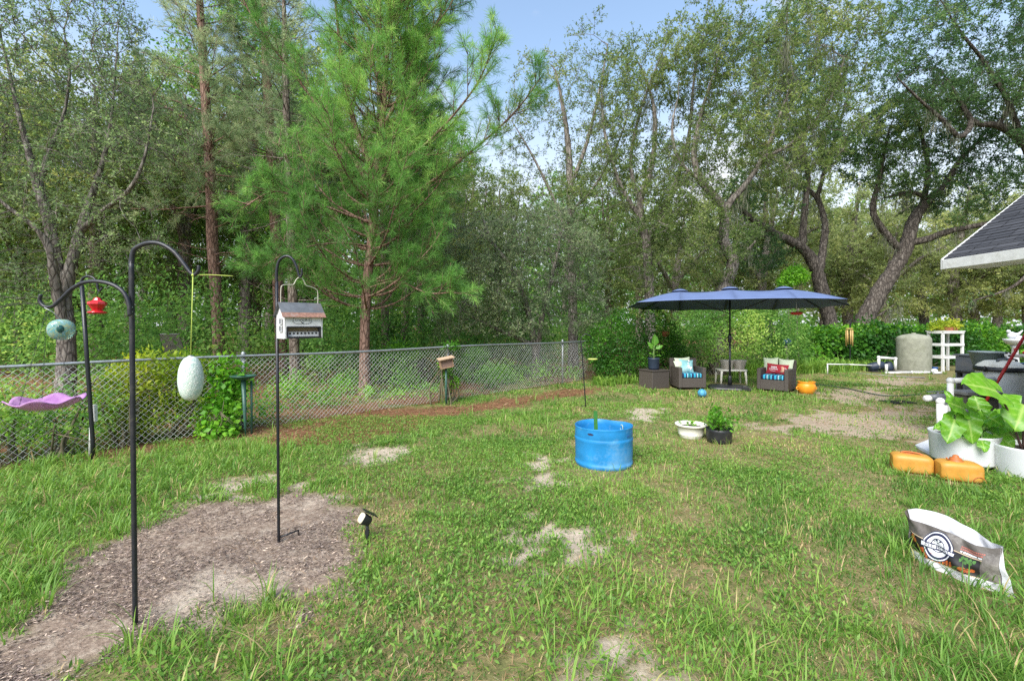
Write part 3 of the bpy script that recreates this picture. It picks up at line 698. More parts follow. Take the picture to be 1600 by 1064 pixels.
def wood_mesh(name, P, PA, Rr, kids, mat, parent, base, extra=None, thick=.016, flare=True, g=None):
    V = []; Q = []; o_ = 0
    n = len(P)
    starts = [0]+[c for i in range(n) if len(kids[i]) > 1 for c in sorted(kids[i], key=lambda k: -Rr[k])[1:]]
    thin0 = []; thin1 = []; tr0 = []; tr1 = []
    for s in starts:
        ch = [s]
        while kids[ch[-1]]: ch.append(max(kids[ch[-1]], key=lambda k: Rr[k]))
        if PA[s] >= 0: ch = [PA[s]]+ch
        rr = Rr[ch].copy()
        if PA[s] >= 0: rr[0] = min(rr[0], rr[1]*1.25)
        m = len(ch)
        cut = next((k for k in range(m) if rr[k] < thick), m)
        if cut >= 3:
            pts = P[ch[:cut+1 if cut < m else m]]; r = rr[:len(pts)]
            k = 12 if r[0] > .12 else (8 if r[0] > .05 else 5)
            if r[0] > .05 and len(pts) > 3:
                t0 = np.linspace(0, 1, len(pts)); t1 = np.linspace(0, 1, len(pts)*3)
                pts = np.stack([np.interp(t1, t0, pts[:, i]) for i in range(3)], 1); 
                sm_ = pts.copy(); sm_[1:-1] = (pts[:-2]+2*pts[1:-1]+pts[2:])/4; pts = sm_; r = np.interp(t1, t0, r)
            T, N, B = frames(pts); a = np.arange(k)*2*math.pi/k
            jit = 1+np.clip((g or rng).normal(0, .07, (len(pts), k)), -.16, .16)*(r[:, None] > .03)
            if s == 0 and flare:
                jit = jit*(1+.55*np.exp(-np.maximum(pts[:, 2]-pts[0, 2], 0)/.22))[:, None]
            v = pts[:, None]+(r[:, None]*jit)[:, :, None]*(np.cos(a)[None, :, None]*N[:, None]+np.sin(a)[None, :, None]*B[:, None])
            i_, j_ = np.meshgrid(np.arange(len(pts)-1), np.arange(k), indexing='ij'); j2 = (j_+1) % k
            q_ = np.stack([i_*k+j_, i_*k+j2, (i_+1)*k+j2, (i_+1)*k+j_], 2).reshape(-1, 4)
            V.append(v.reshape(-1, 3)); Q.append(q_+o_); o_ += len(pts)*k
            s0 = cut
        else: s0 = 1
        for k in range(max(1, s0), m):
            thin0.append(P[ch[k-1]]); thin1.append(P[ch[k]]); tr0.append(rr[k-1]); tr1.append(rr[k])
    if extra is not None and len(extra[0]):
        thin0 = np.concatenate([np.array(thin0).reshape(-1, 3), extra[0]]); thin1 = np.concatenate([np.array(thin1).reshape(-1, 3), extra[1]])
        tr0 = np.concatenate([np.array(tr0), extra[2]]); tr1 = np.concatenate([np.array(tr1), extra[3]])
    if len(thin0):
        v, q_ = frusta(np.array(thin0), np.array(thin1), np.maximum(np.array(tr0), .0035), np.maximum(np.array(tr1), .003), 3)
        V.append(v); Q.append(q_+o_)
    return np_mesh(name, np.concatenate(V)-base, [np.concatenate(Q)], mat, parent, True)
def twigs_leaves(P, PA, Rr, tips, g, nt_=5, tl=(.22, .55), nl=9, ls=.075, lw=.42, maxtips=2, lfup=.5, tf=.6):
    idx = np.where((tips <= maxtips) & (PA >= 0) & (Rr < .03))[0]
    b_ = np.repeat(idx, nt_); n = len(b_)
    d0 = unit(P[b_]-P[PA[b_]]); base = P[PA[b_]]+(P[b_]-P[PA[b_]])*g.uniform(.1, 1, (n, 1))
    d = unit(d0*.55+g.normal(0, .62, (n, 3))+np.array([0, 0, .10])); ln = g.uniform(tl[0], tl[1], n)
    tip = base+d*ln[:, None]
    li = np.repeat(np.arange(n), nl); m = len(li); t = g.uniform(.2, 1.05, m)
    lp = base[li]+d[li]*(ln[li]*t)[:, None]+g.normal(0, .022, (m, 3))
    ld = unit(d[li]*.45+g.normal(0, .75, (m, 3))); nn = unit(g.normal(0, .65, (m, 3))+np.array([0, 0, lfup]))
    size = ls*g.uniform(.65, 1.25, m)
    tint = np.clip(.47+.20*snoise3(P[b_][li], .9)+.13*snoise3(P[b_][li], 3.1)+g.normal(0, .13, m), 0, 1)
    return (base, tip, np.full(n, .0045), np.full(n, .003)), lp, ld, nn, size, size*lw, tint
def ell_points(ells, n, g, gap=.0, gf=.9):
    vol = np.array([e[1][0]*e[1][1]*e[1][2] for e in ells]); cnt = np.maximum(8, (n*vol/vol.sum()).astype(int)); out = []
    for (c, r), k in zip(ells, cnt):
        u = unit(g.normal(size=(k*4, 3)))*(g.uniform(0, 1, (k*4, 1))**.40); p = np.array(c)+u*np.array(r)
        w = snoise3(p, gf)+g.normal(0, .25, len(p)); o_ = np.argsort(-w)
        p = p[o_[:int(len(o_)*(1-gap))]]; out.append(p[g.permutation(len(p))[:k]])
    return np.concatenate(out)
def pxell(lst):
    """(px, py, half width px, half height px, distance, half depth m) -> world ellipsoids"""
    return [(tuple(W(a, b_, d)), (rx/F*d, dp, rz/F*d)) for a, b_, rx, rz, d, dp in lst]
LEAVES = [0]
def oak(name, label, cat, D, trunk, limbs, crown, natt, seed, leaf, bark, group=None, step=.38, kill=.5, gap=.25, tw=None, moss=0, trop=(0, 0, .05)):
    g = np.random.default_rng(seed)
    conv = lambda path: [tuple(W(p[0], p[1], p[2] if len(p) > 2 else D)) for p in path]
    paths = [(conv(t[0]), t[1]) for t in [trunk]+limbs]
    base = np.array(paths[0][0][0]); base[2] = 0
    pt = list(paths[0][0]); pt[0] = (base[0], base[1], -.15); paths[0] = (pt, paths[0][1])
    att = ell_points(pxell(crown), natt, g, gap)
    att = att[att[:, 2] > .5]
    P, PA, Rr, tips, kids = grow(paths, att, step, kill, g, trop)
    kw = dict(nt_=5, nl=9, ls=.085); kw.update(tw or {})
    ex, lp, ld, nn, s, w, ti = twigs_leaves(P, PA, Rr, tips, g, **kw)
    root = thing(name, label, cat, tuple(base), 0, group)
    wood_mesh('trunk', P, PA, Rr, kids, bark, root, base, ex, g=g)
    leaf_quads('crown', lp-base, ld, nn, s, w, ti, leaf, root); LEAVES[0] += len(lp)
    if moss:
        idx = np.where((Rr > .012) & (Rr < .16) & (P[:, 2] > 2.2))[0]; idx = idx[g.permutation(len(idx))[:moss]]
        b_ = np.repeat(idx, 26); m = len(b_); ln = (g.uniform(.25, 1.25, len(idx)).repeat(26))*g.uniform(.3, 1, m)
        p0 = P[b_]+g.normal(0, .07, (m, 3))*np.array([1, 1, .3]); d = unit(np.array([[0, 0, -1.]])+g.normal(0, .10, (m, 3)))
        # each strand hangs as a chain of short twisted strips
        q0 = [p0+d*(ln*t)[:, None]+g.normal(0, .014, (m, 3)) for t in (0, .33, .66)]
        pp = np.concatenate(q0); dd = np.concatenate([unit(d+g.normal(0, .12, (m, 3))) for _ in q0]); ll = np.concatenate([ln*.38]*3)
        leaf_quads('spanish_moss', pp-base, dd, unit(g.normal(size=pp.shape)), ll, np.full(len(pp), .018), np.clip(g.normal(.5, .2, len(pp)), 0, 1), M['moss'], root)
    return root
def pine(name, label, D, trunk, z0, z1, lmax, seed, bark, group=None, limbs=(), nper=4, dz=.42, needles=46, nlen=(.10, .20), nw=.0052, droop=.1, lean_x=0.0, up=.45, leaf=None, dead=0, prof=None, sub=.26, only_base=None):
    g = np.random.default_rng(seed)
    pts = np.array([tuple(W(p[0], p[1], p[2] if len(p) > 2 else D)) for p in trunk[0]]); base = pts[0].copy(); base[2] = 0; pts[0] = (base[0], base[1], -.15)
    sp = smooth_path(pts, 8); r = np.interp(np.linspace(0, 1, len(sp)), np.linspace(0, 1, len(trunk[1])), trunk[1])
    mb = MB(); jit = []
    mb.tube(sp-base, r*(1+.45*np.exp(-np.maximum(sp[:, 2], 0)/.2)), 14)
    S0_, S1_, T0, T1 = [], [], [], []; sh = []
    def branch(p, d, ln, rad, lvl, curve):
        n = max(4, int(ln/.22)); q_ = [np.array(p)]; d = unit(np.array(d, float)); seg = ln/n
        for i in range(n):
            d = unit(d+np.array([0, 0, curve*seg])+g.normal(0, .07, 3)); q_.append(q_[-1]+d*seg)
        q_ = np.array(q_); rr = np.linspace(rad, .005, len(q_))
        if rad > .014: mb.tube(q_-base, rr, 6, cap=False)
        else:
            for i in range(n): S0_.append(q_[i]); S1_.append(q_[i+1]); T0.append(rr[i]); T1.append(rr[i+1])
        return q_
    def dress(q_, ln, bare=.25, subl=(.35, .95)):
        L_ = np.linalg.norm(q_[-1]-q_[0])
        for t in np.arange(bare, 1.0, sub/max(L_, .3)):
            i = min(int(t*(len(q_)-1)), len(q_)-2); p = q_[i]+(q_[i+1]-q_[i])*(t*(len(q_)-1)-i); d = unit(q_[i+1]-q_[i])
            for k in range(2):
                side = g.normal(0, 1, 3); side -= d*np.dot(side, d); side = unit(side)
                dd = unit(d*.75+side*.75+np.array([0, 0, .12])); l2 = g.uniform(*subl)*(1.15-.55*t)
                s2 = branch(p, dd, l2, .008, 2, up*.6)
                sh.append((s2[len(s2)//3], s2[-1]))
                sh.append((s2[len(s2)//2], s2[len(s2)//2]+unit(dd+g.normal(0, .6, 3))*l2*.5))
        sh.append((q_[-3], q_[-1]))
    zz = z0
    while zz < z1:
        t = (zz-z0)/max(z1-z0, .1); i = np.searchsorted(sp[:, 2], zz); i = min(max(i, 1), len(sp)-1)
        f = (zz-sp[i-1, 2])/max(sp[i, 2]-sp[i-1, 2], 1e-3); p = sp[i-1]+(sp[i]-sp[i-1])*f
        a0 = g.uniform(0, 6.283)
        for k in range(nper):
            a = a0+k*6.283/nper+g.normal(0, .35); pr = prof(t) if prof else (1-.75*t)
            ln = lmax*pr*g.uniform(.65, 1.1)
            q_ = branch(p, (math.cos(a), math.sin(a), -.05+.75*t), ln, .009+.008*ln, 1, up*.5); dress(q_, ln)
        zz += dz*g.uniform(.75, 1.25)
    for lp_, lr in limbs:
        q_ = smooth_path([tuple(W(p[0], p[1], p[2])) for p in lp_], 7); rr = np.linspace(lr, .010, len(q_)); mb.tube(q_-base, rr, 9)
        dress(q_, 1, .38, (.35, .8))
        m = len(q_)
        for t in np.arange(.3, .97, .08):
            i = int(t*(m-1)); d = unit(q_[min(i+1, m-1)]-q_[i-1]); sd2 = g.normal(0, 1, 3); sd2 -= d*np.dot(sd2, d)
            q2 = branch(q_[i], unit(d*.8+unit(sd2)*.7), g.uniform(.6, 1.4)*(1.3-t), .014, 1, up*.6); dress(q2, 1, .25, (.25, .6))
    for k in range(dead):
        i = int(g.uniform(.15, .7)*(len(sp)-1)); a = g.uniform(0, 6.283)
        if sp[i, 2] > z0+2: continue
        q_ = branch(sp[i], (math.cos(a), math.sin(a), g.uniform(-.25, .25)), g.uniform(.5, 1.9), .018, 1, .05)
        for t in (.4, .6, .8): branch(q_[int(t*(len(q_)-1))], unit(g.normal(0, 1, 3)), g.uniform(.2, .6), .007, 2, 0)
    root = thing(name, label, 'tree', tuple(base), 0, group)
    if S0_:
        v, q_ = frusta(np.array(S0_)-base, np.array(S1_)-base, np.maximum(np.array(T0), .004), np.maximum(np.array(T1), .003), 3)
        o_ = len(mb.v); mb.v += [tuple(p) for p in v]; mb.f += (q_+o_).tolist(); mb.sm += [True]*len(q_)
    mb.build('trunk', bark, root)
    A = np.array([s[0] for s in sh]); B = np.array([s[1] for s in sh]); n = len(A)
    li = np.repeat(np.arange(n), needles); m = len(li); t = g.uniform(0, 1.05, m); d = unit(B-A)
    p = A[li]+(B-A)[li]*t[:, None]; dd = unit(d[li]*.75+g.normal(0, .55, (m, 3))+np.array([0, 0, -droop]))
    ln = g.uniform(nlen[0], nlen[1], m)
    tint = np.clip(.48+.2*snoise3(A[li], 1.1)+.16*g.normal(0, 1, n)[li]+g.normal(0, .12, m), 0, 1)
    leaf_quads('crown', p-base, dd, unit(g.normal(size=(m, 3))), ln, np.full(m, nw), tint, leaf or M['lf_pine'], root); LEAVES[0] += m
    return root
def copy_tree(o, loc, rz, sc, label, group):
    c = o.copy(); COL.objects.link(c); c.location = loc; c.rotation_euler = (0, 0, rz); c.scale = (sc, sc, sc); c['label'] = label; c['group'] = group
    for ch in list(o.children):
        k = ch.copy(); COL.objects.link(k); k.parent = c
    return c
def cloud_leaves(lumps, n, g, ls, lw=.5, shell=.45, tb=.45, up=.55, nf=2.2):
    """leaves spread through lumps [(centre, radii)], thicker towards their skin"""
    vol = np.array([l[1][0]*l[1][2]+l[1][1]*l[1][2] for l in lumps]); k = g.choice(len(lumps), n, p=vol/vol.sum())
    C = np.array([l[0] for l in lumps]); Rd = np.array([l[1] for l in lumps])
    u = unit(g.normal(size=(n, 3))); rr = 1-shell*np.abs(g.normal(0, .6, n)); rr = np.clip(rr, .1, 1.12)
    rr = rr*np.where(g.uniform(0, 1, n) < .10, 1+.30*np.clip(snoise3(C[k]+u*Rd[k]*2.0, 3.3), 0, 1.6), 1)
    P = C[k]+u*Rd[k]*rr[:, None]
    P = P+u*(.26*snoise3(P, nf)+.10*snoise3(P, nf*2.7))[:, None]*np.minimum(Rd[k].min(1), .8)[:, None]+g.normal(0, .03, (n, 3))
    d = unit(u*.5+g.normal(0, .7, (n, 3))); nn = unit(u*.5+g.normal(0, .5, (n, 3))+np.array([0, 0, up]))
    s = ls*g.uniform(.6, 1.25, n)
    tint = np.clip(tb+.2*snoise3(P, 1.3)+.12*snoise3(P, 5)+g.normal(0, .12, n), 0, 1)
    keep = P[:, 2] > .02
    return P[keep], d[keep], nn[keep], s[keep], s[keep]*lw, tint[keep]
def shrub(name, label, cat, base, lumps, n, seed, leaf, ls, lw=.5, shell=.45, tb=.45, stems=8, group=None, bark=None, fol='foliage'):
    g = np.random.default_rng(seed); base = np.array([base[0], base[1], 0.0])
    root = thing(name, label, cat, tuple(base), 0, group)
    P, d, nn, s, w, ti = cloud_leaves(lumps, n, g, ls, lw, shell, tb)
    leaf_quads(fol, P-base, d, nn, s, w, ti, leaf, root); LEAVES[0] += len(P)
    mb = MB()
    for k in range(stems):
        c, r = lumps[g.integers(len(lumps))]; tip = np.array(c)+g.normal(0, .4, 3)*np.array(r); tip[2] = max(tip[2], .3)
        st_ = np.array([c[0], c[1], 0])*.6+base*.4+np.array([g.normal(0, .12), g.normal(0, .12), 0]); st_[2] = -.05
        mid = (st_+tip)/2+g.normal(0, .08, 3)
        mb.tube(smooth_path([st_-base, mid-base, tip-base], 5), np.linspace(.022, .006, 11), 5)
        for j in range(4):
            e = mid+(tip-mid)*g.uniform(0, .9); mb.tube([e-base, e-base+g.normal(0, .5, 3)*np.minimum(np.array(r), .9)*.8], [.008, .003], 4)
    if stems: mb.build('stem', bark or M['bark_grey'], root)
    return root
# ---- left scrub oak with several stems
def TT(*p): return list(p)
oak('scrub_oak', 'multi stemmed dark scrub oak with small leaves beyond the far left stretch of fence', 'tree', 9.5,
    ([(102, 640), (104, 530), (99, 470), (88, 415), (76, 345), (58, 290), (44, 235), (26, 165), (10, 90)], [.17, .15, .13, .12, .10, .08, .055, .04, .02]),
    [([(99, 470), (112, 410, 9.6), (124, 365, 9.8), (140, 315, 10), (156, 270, 10), (172, 200, 10), (180, 120, 10)], [.12, .10, .085, .07, .05, .035, .015]),
     ([(103, 530), (84, 430, 9.2), (82, 400, 9.1), (60, 360, 9), (20, 330, 8.8), (-40, 280, 8.6)], [.10, .08, .07, .05, .035, .015]),
     ([(124, 365, 9.8), (160, 330, 9.7), (200, 300, 9.5), (225, 250, 9.4), (240, 170, 9.4)], [.06, .05, .04, .03, .012]),
     ([(60, 300), (75, 240, 9.7), (100, 180, 9.8), (110, 110, 9.8)], [.06, .045, .03, .012])],
    [(20, 120, 120, 170, 9.3, 1.6), (120, 110, 120, 160, 10, 1.8), (215, 180, 90, 150, 9.6, 1.4), (60, 300, 130, 90, 9.2, 1.5), (-60, 250, 100, 130, 8.8, 1.3), (180, 370, 90, 60, 9.8, 1.2), (-40, 420, 60, 70, 8.8, 1)],
    1900, 201, M['lf_oak_dark'], M['bark_oak'], step=.26, kill=.30, gap=.35, tw=dict(nt_=5, nl=8, ls=.066, tl=(.14, .42), maxtips=2))
# ---- reddish pines with dead side branches, further back
pine('leaning_pine', 'tall bare trunked pine with dead side branches behind the egg ornament', 13.0,
     ([(345, 590), (338, 460), (332, 380), (330, 290), (324, 200), (318, 100), (312, 0), (308, -120)], [.16, .15, .145, .14, .125, .11, .09, .04]), 5.0, 12.5, 2.4, 301, M['bark_pine'], dead=30, needles=44, nw=.008, dz=.45, leaf=M['lf_grey'], up=.3)
pine('slender_pine', 'slim reddish pine trunk rising left of the bright green pine', 14.0,
     ([(442, 590), (434, 430), (428, 310), (421, 190), (414, 60), (408, -100)], [.18, .16, .155, .14, .11, .03]), 6.0, 13, 2.2, 302, M['bark_pine'], dead=16, needles=44, nw=.008, dz=.45, leaf=M['lf_grey'], up=.3)
# ---- the bright green pine
def pprof(t): return [1.2, 1.2, 1.05, .9, .95, 1.05, 1.0, .9, .7][min(8, int(t*9))]
pine('bright_pine', 'bright green feathery pine with red bark in the middle of the tree line', 10.5,
     ([(570, 640), (570, 520), (574, 440), (581, 370), (586, 300), (592, 240), (600, 160), (606, 60), (612, -60), (616, -160)], [.125, .11, .105, .10, .09, .08, .065, .045, .028, .012]), 2.0, 11.2, 2.3, 303, M['bark_pine'],
     limbs=[([(580, 260, 10.5), (556, 200, 10.4), (536, 110, 10.3), (524, 0, 10.2), (515, -90, 10.2)], .075),
            ([(577, 290, 10.5), (530, 215, 10.3), (470, 130, 10.1), (405, 45, 9.9), (365, -30, 9.8)], .05),
            ([(590, 320, 10.5), (640, 305, 10.2), (720, 250, 10), (800, 180, 9.8), (850, 115, 9.7)], .045),
            ([(598, 200, 10.5), (640, 120, 10.4), (680, 40, 10.3), (720, -40, 10.2)], .045),
            ([(590, 270, 10.5), (660, 230, 9.6), (740, 140, 9.2), (775, 60, 9)], .035),
            ([(574, 450, 10.5), (620, 440, 10.0), (670, 458, 9.7), (720, 455, 9.6)], .022),
            ([(578, 385, 10.5), (520, 380, 9.7), (450, 395, 9.3), (400, 425, 9.2)], .028),
            ([(580, 350, 10.5), (500, 320, 9.8), (430, 300, 9.5), (372, 330, 9.3)], .028)],
     nper=5, dz=.31, needles=52, nlen=(.12, .21), nw=.0066, prof=pprof, up=1.0, sub=.27)
# ---- grey trunks between the pines
for i, (x0, x1, D_, lb) in enumerate(((462, 452, 12.0, 'slim grey barked pine right behind the barn shaped feeder'), (604, 598, 12.6, 'grey pine trunk just right of the bright green pine'), (628, 646, 14.0, 'thin pale grey trunk leaning right beside the bright green pine'), (660, 652, 15.0, 'dark thin trunk left of the grey oak thicket'))):
    pine('grey_pine', lb, D_, ([(x0, 600), ((x0+x1)/2, 450), (x1, 300), (x1-6, 120), (x1-10, -80)], [.13, .12, .105, .08, .02] if i == 0 else [.12, .10, .09, .07, .02]), 6.0, 11, 1.5, 310+i, M['bark_grey'], dead=12, needles=36, nw=.009, dz=.55, leaf=M['lf_grey'], up=.3)
# ---- grey green oak thicket, centre
oak('oak_thicket', 'low grey green oak thicket with foliage reaching down to the fence', 'tree', 14.0,
    ([(838, 600), (836, 540), (820, 470), (800, 420), (770, 380), (750, 330)], [.13, .11, .09, .07, .05, .02]),
    [([(838, 560), (850, 480, 13.8), (870, 400, 13.7), (880, 330, 13.7)], [.09, .07, .05, .02]), ([(836, 540), (790, 520, 13.5), (730, 490, 13.2), (690, 450, 13)], [.07, .05, .035, .015])],
    [(770, 400, 100, 70, 13.6, 1.8), (870, 400, 90, 80, 13.8, 1.8), (720, 470, 80, 60, 13.2, 1.4), (810, 480, 90, 60, 13.2, 1.4), (690, 380, 60, 60, 13.6, 1.3), (900, 480, 60, 50, 13.6, 1.2)],
    1300, 202, M['lf_grey'], M['bark_oak'], step=.28, kill=.30, gap=.2, tw=dict(nt_=6, nl=11, ls=.078, maxtips=3))
# ---- tall thin oaks, centre back
oak('tall_oak', 'tall airy oak with thin upright limbs behind the low thicket', 'tree', 17.5,
    ([(896, 580), (894, 440), (891, 300), (888, 230), (880, 170), (868, 110)], [.19, .17, .14, .11, .08, .03]),
    [([(892, 290), (915, 230), (935, 150), (950, 70)], [.09, .07, .05, .02]), ([(894, 380), (860, 300), (830, 240), (800, 190)], [.07, .06, .04, .015]), ([(893, 330), (930, 290), (975, 200), (985, 110)], [.06, .05, .03, .012])],
    [(860, 140, 70, 70, 17.5, 2), (930, 90, 60, 70, 17.5, 2), (820, 210, 60, 60, 17.5, 2), (900, 240, 90, 90, 17.5, 2.2), (960, 190, 60, 80, 17.5, 2), (860, 330, 90, 60, 17, 2)],
    1200, 203, M['lf_oak'], M['bark_oak'], step=.36, kill=.46, gap=.4, tw=dict(nt_=5, nl=9, ls=.088, maxtips=3))
oak('upright_oak', 'olive green oak with many upright branches left of the umbrella', 'tree', 16.0,
    ([(1018, 580), (1014, 450), (1010, 380), (1000, 320), (1020, 250), (1022, 170), (1000, 100)], [.20, .17, .15, .12, .09, .06, .02]),
    [([(1006, 350), (970, 290), (945, 210), (940, 140)], [.09, .07, .05, .02]), ([(1010, 380), (1050, 300), (1075, 220), (1085, 120), (1100, 50)], [.09, .08, .06, .04, .015]), ([(1000, 320), (985, 250), (1005, 160), (1040, 70)], [.07, .06, .04, .015])],
    [(990, 130, 70, 80, 16, 2.2), (1080, 90, 70, 80, 16, 2.2), (1010, 230, 100, 80, 16, 2.4), (960, 310, 80, 70, 15.6, 2), (1050, 330, 90, 80, 15.4, 2.2), (990, 400, 100, 60, 15, 2), (1130, 60, 50, 60, 16, 1.8)],
    2000, 204, M['lf_oak'], M['bark_oak'], step=.34, kill=.42, gap=.25, tw=dict(nt_=5, nl=12, ls=.088, tl=(.18, .48), maxtips=3), moss=40)
# ---- crooked oak above the umbrella
oak('crooked_oak', 'crooked oak with forked grey trunk rising behind the navy umbrella', 'tree', 15.0,
    ([(1118, 584), (1124, 500), (1130, 455), (1147, 408), (1131, 384), (1130, 325), (1097, 286), (1084, 240), (1098, 170), (1120, 100)], [.26, .23, .20, .18, .16, .14, .11, .09, .06, .02]),
    [([(1130, 325), (1160, 295, 14.8), (1190, 250, 14.6), (1215, 190, 14.5), (1240, 120, 14.5)], [.11, .09, .07, .05, .02]),
     ([(1097, 286), (1060, 250, 14.8), (1050, 200, 14.8), (1060, 150, 14.8)], [.07, .05, .04, .015]),
     ([(1147, 408), (1175, 385, 14.6), (1190, 360, 14.4)], [.06, .045, .015]),
     ([(1190, 250, 14.6), (1250, 215, 14.4), (1300, 150, 14.4), (1320, 90, 14.4)], [.06, .05, .035, .012])],
    [(1110, 110, 80, 80, 15, 2.2), (1200, 90, 90, 80, 15, 2.4), (1280, 80, 75, 75, 15, 2.4), (1090, 220, 70, 60, 14.8, 2), (1180, 200, 90, 80, 14.6, 2.2), (1270, 190, 90, 70, 14.6, 2.2), (1230, 270, 70, 40, 14.4, 1.6), (1060, 330, 60, 70, 14.4, 1.6), (1110, 380, 60, 50, 14.2, 1.2)],
    2500, 205, M['lf_oak'], M['bark_oak'], step=.33, kill=.40, gap=.2, tw=dict(nt_=5, nl=12, ls=.088, tl=(.18, .48), maxtips=3), moss=50)
# ---- two big live oaks beyond the hedge, right
oak('live_oak', 'forked live oak with dark sweeping limbs behind the right end of the umbrella', 'tree', 19.0,
    ([(1312, 568), (1298, 505), (1283, 450), (1273, 415), (1253, 387), (1212, 366), (1172, 340), (1140, 310)], [.30, .27, .25, .23, .19, .16, .12, .05]),
    [([(1253, 387), (1256, 345), (1260, 300), (1262, 265), (1240, 200), (1215, 140)], [.15, .13, .11, .09, .06, .02]),
     ([(1280, 430), (1286, 385, 19.4), (1289, 350, 19.6), (1277, 310, 19.8), (1250, 290, 20), (1225, 295, 20)], [.16, .14, .12, .10, .08, .03]),
     ([(1277, 310, 19.8), (1290, 260, 19.8), (1310, 200, 19.8), (1330, 130, 19.8)], [.09, .07, .05, .02]),
     ([(1262, 265), (1300, 235), (1340, 200), (1370, 180)], [.06, .05, .035, .015]),
     ([(1312, 540), (1340, 505, 18.6), (1375, 492, 18.4), (1405, 470, 18.2)], [.08, .06, .045, .015])],
    [(1220, 170, 90, 80, 19, 3), (1290, 120, 60, 80, 19.4, 3), (1340, 215, 50, 45, 19.4, 2.5), (1180, 290, 60, 50, 18.6, 2), (1290, 230, 80, 50, 19, 2.5), (1190, 400, 50, 40, 19.5, 2), (1250, 60, 80, 60, 19.5, 2.8)],
    1700, 206, M['lf_live'], M['bark_live'], step=.40, kill=.46, gap=.25, tw=dict(nt_=6, nl=13, ls=.105, tl=(.2, .55), maxtips=3), moss=110)
oak('live_oak', 'thick dark leaning live oak behind the hedge left of the concrete tank', 'tree', 18.5,
    ([(1334, 569), (1350, 505), (1374, 456), (1412, 396), (1427, 345), (1448, 316), (1474, 292)], [.38, .34, .30, .25, .21, .17, .09]),
    [([(1412, 396), (1386, 368), (1363, 330), (1372, 290), (1379, 250), (1390, 200)], [.15, .13, .11, .09, .07, .03]),
     ([(1430, 385), (1470, 365, 18), (1515, 355, 17.5), (1560, 345, 17), (1610, 320, 16.5)], [.14, .12, .10, .08, .03]),
     ([(1448, 316), (1430, 300), (1400, 305, 18.2), (1380, 310, 18)], [.10, .08, .06, .02]),
     ([(1440, 330), (1450, 270), (1440, 210), (1425, 160)], [.11, .09, .06, .02]),
     ([(1474, 292), (1500, 250), (1530, 220), (1550, 190)], [.11, .08, .05, .02])],
    [(1400, 210, 60, 50, 18.5, 2.6), (1470, 230, 80, 55, 18.5, 2.8), (1540, 230, 60, 45, 18.2, 2.4), (1500, 180, 70, 50, 19, 2.4), (1440, 170, 60, 40, 19, 2.2), (1560, 290, 50, 35, 17, 2), (1390, 270, 50, 40, 18.2, 2), (1500, 310, 60, 30, 18, 2), (1345, 250, 50, 40, 18.6, 2), (1440, 290, 60, 30, 18.4, 2), (1555, 250, 60, 50, 18, 2.2)],
    1700, 207, M['lf_live'], M['bark_live'], step=.40, kill=.46, gap=.25, tw=dict(nt_=6, nl=13, ls=.105, tl=(.2, .55), maxtips=3), moss=150)
oak('live_oak', 'wide spreading live oak with high crown above the house roof corner', 'tree', 16.0,
    ([(1720, 580), (1700, 470), (1670, 370), (1640, 290), (1600, 225), (1560, 196), (1522, 192), (1495, 150), (1470, 110)], [.34, .30, .26, .20, .14, .11, .085, .06, .02]),
    [([(1600, 225), (1575, 160, 15.6), (1540, 100, 15.4), (1500, 50, 15.2), (1470, 0, 15)], [.09, .07, .055, .04, .015]),
     ([(1522, 192), (1500, 215, 15.6), (1475, 190, 15.4), (1430, 150, 15.2), (1400, 120, 15)], [.09, .08, .06, .04, .015]),
     ([(1640, 290), (1680, 200, 15.5), (1700, 100, 15.3), (1690, 0, 15)], [.12, .09, .06, .03]),
     ([(1560, 196), (1600, 130, 16.3), (1610, 60, 16.4), (1600, -20, 16.5)], [.08, .06, .04, .02]),
     ([(1680, 400), (1630, 410, 16.5), (1580, 450, 17), (1520, 470, 17.4)], [.09, .07, .05, .02])],
    [(1440, 90, 48, 60, 15.2, 2), (1500, 60, 75, 60, 15.4, 2.5), (1580, 60, 80, 60, 15.6, 2.5), (1660, 80, 80, 80, 15.5, 2.5), (1480, 140, 60, 30, 15.2, 1.8), (1590, 140, 60, 40, 15.4, 2), (1432, 20, 42, 40, 15.4, 1.8), (1530, -20, 120, 40, 15.6, 2.5), (1680, 220, 80, 60, 15, 2.2), (1560, 120, 90, 50, 15.6, 2.5), (1470, 30, 70, 50, 15.4, 2.2)],
    1900, 208, M['lf_live'], M['bark_live'], step=.34, kill=.40, gap=.3, tw=dict(nt_=6, nl=12, ls=.088, tl=(.18, .5), maxtips=3), moss=25)
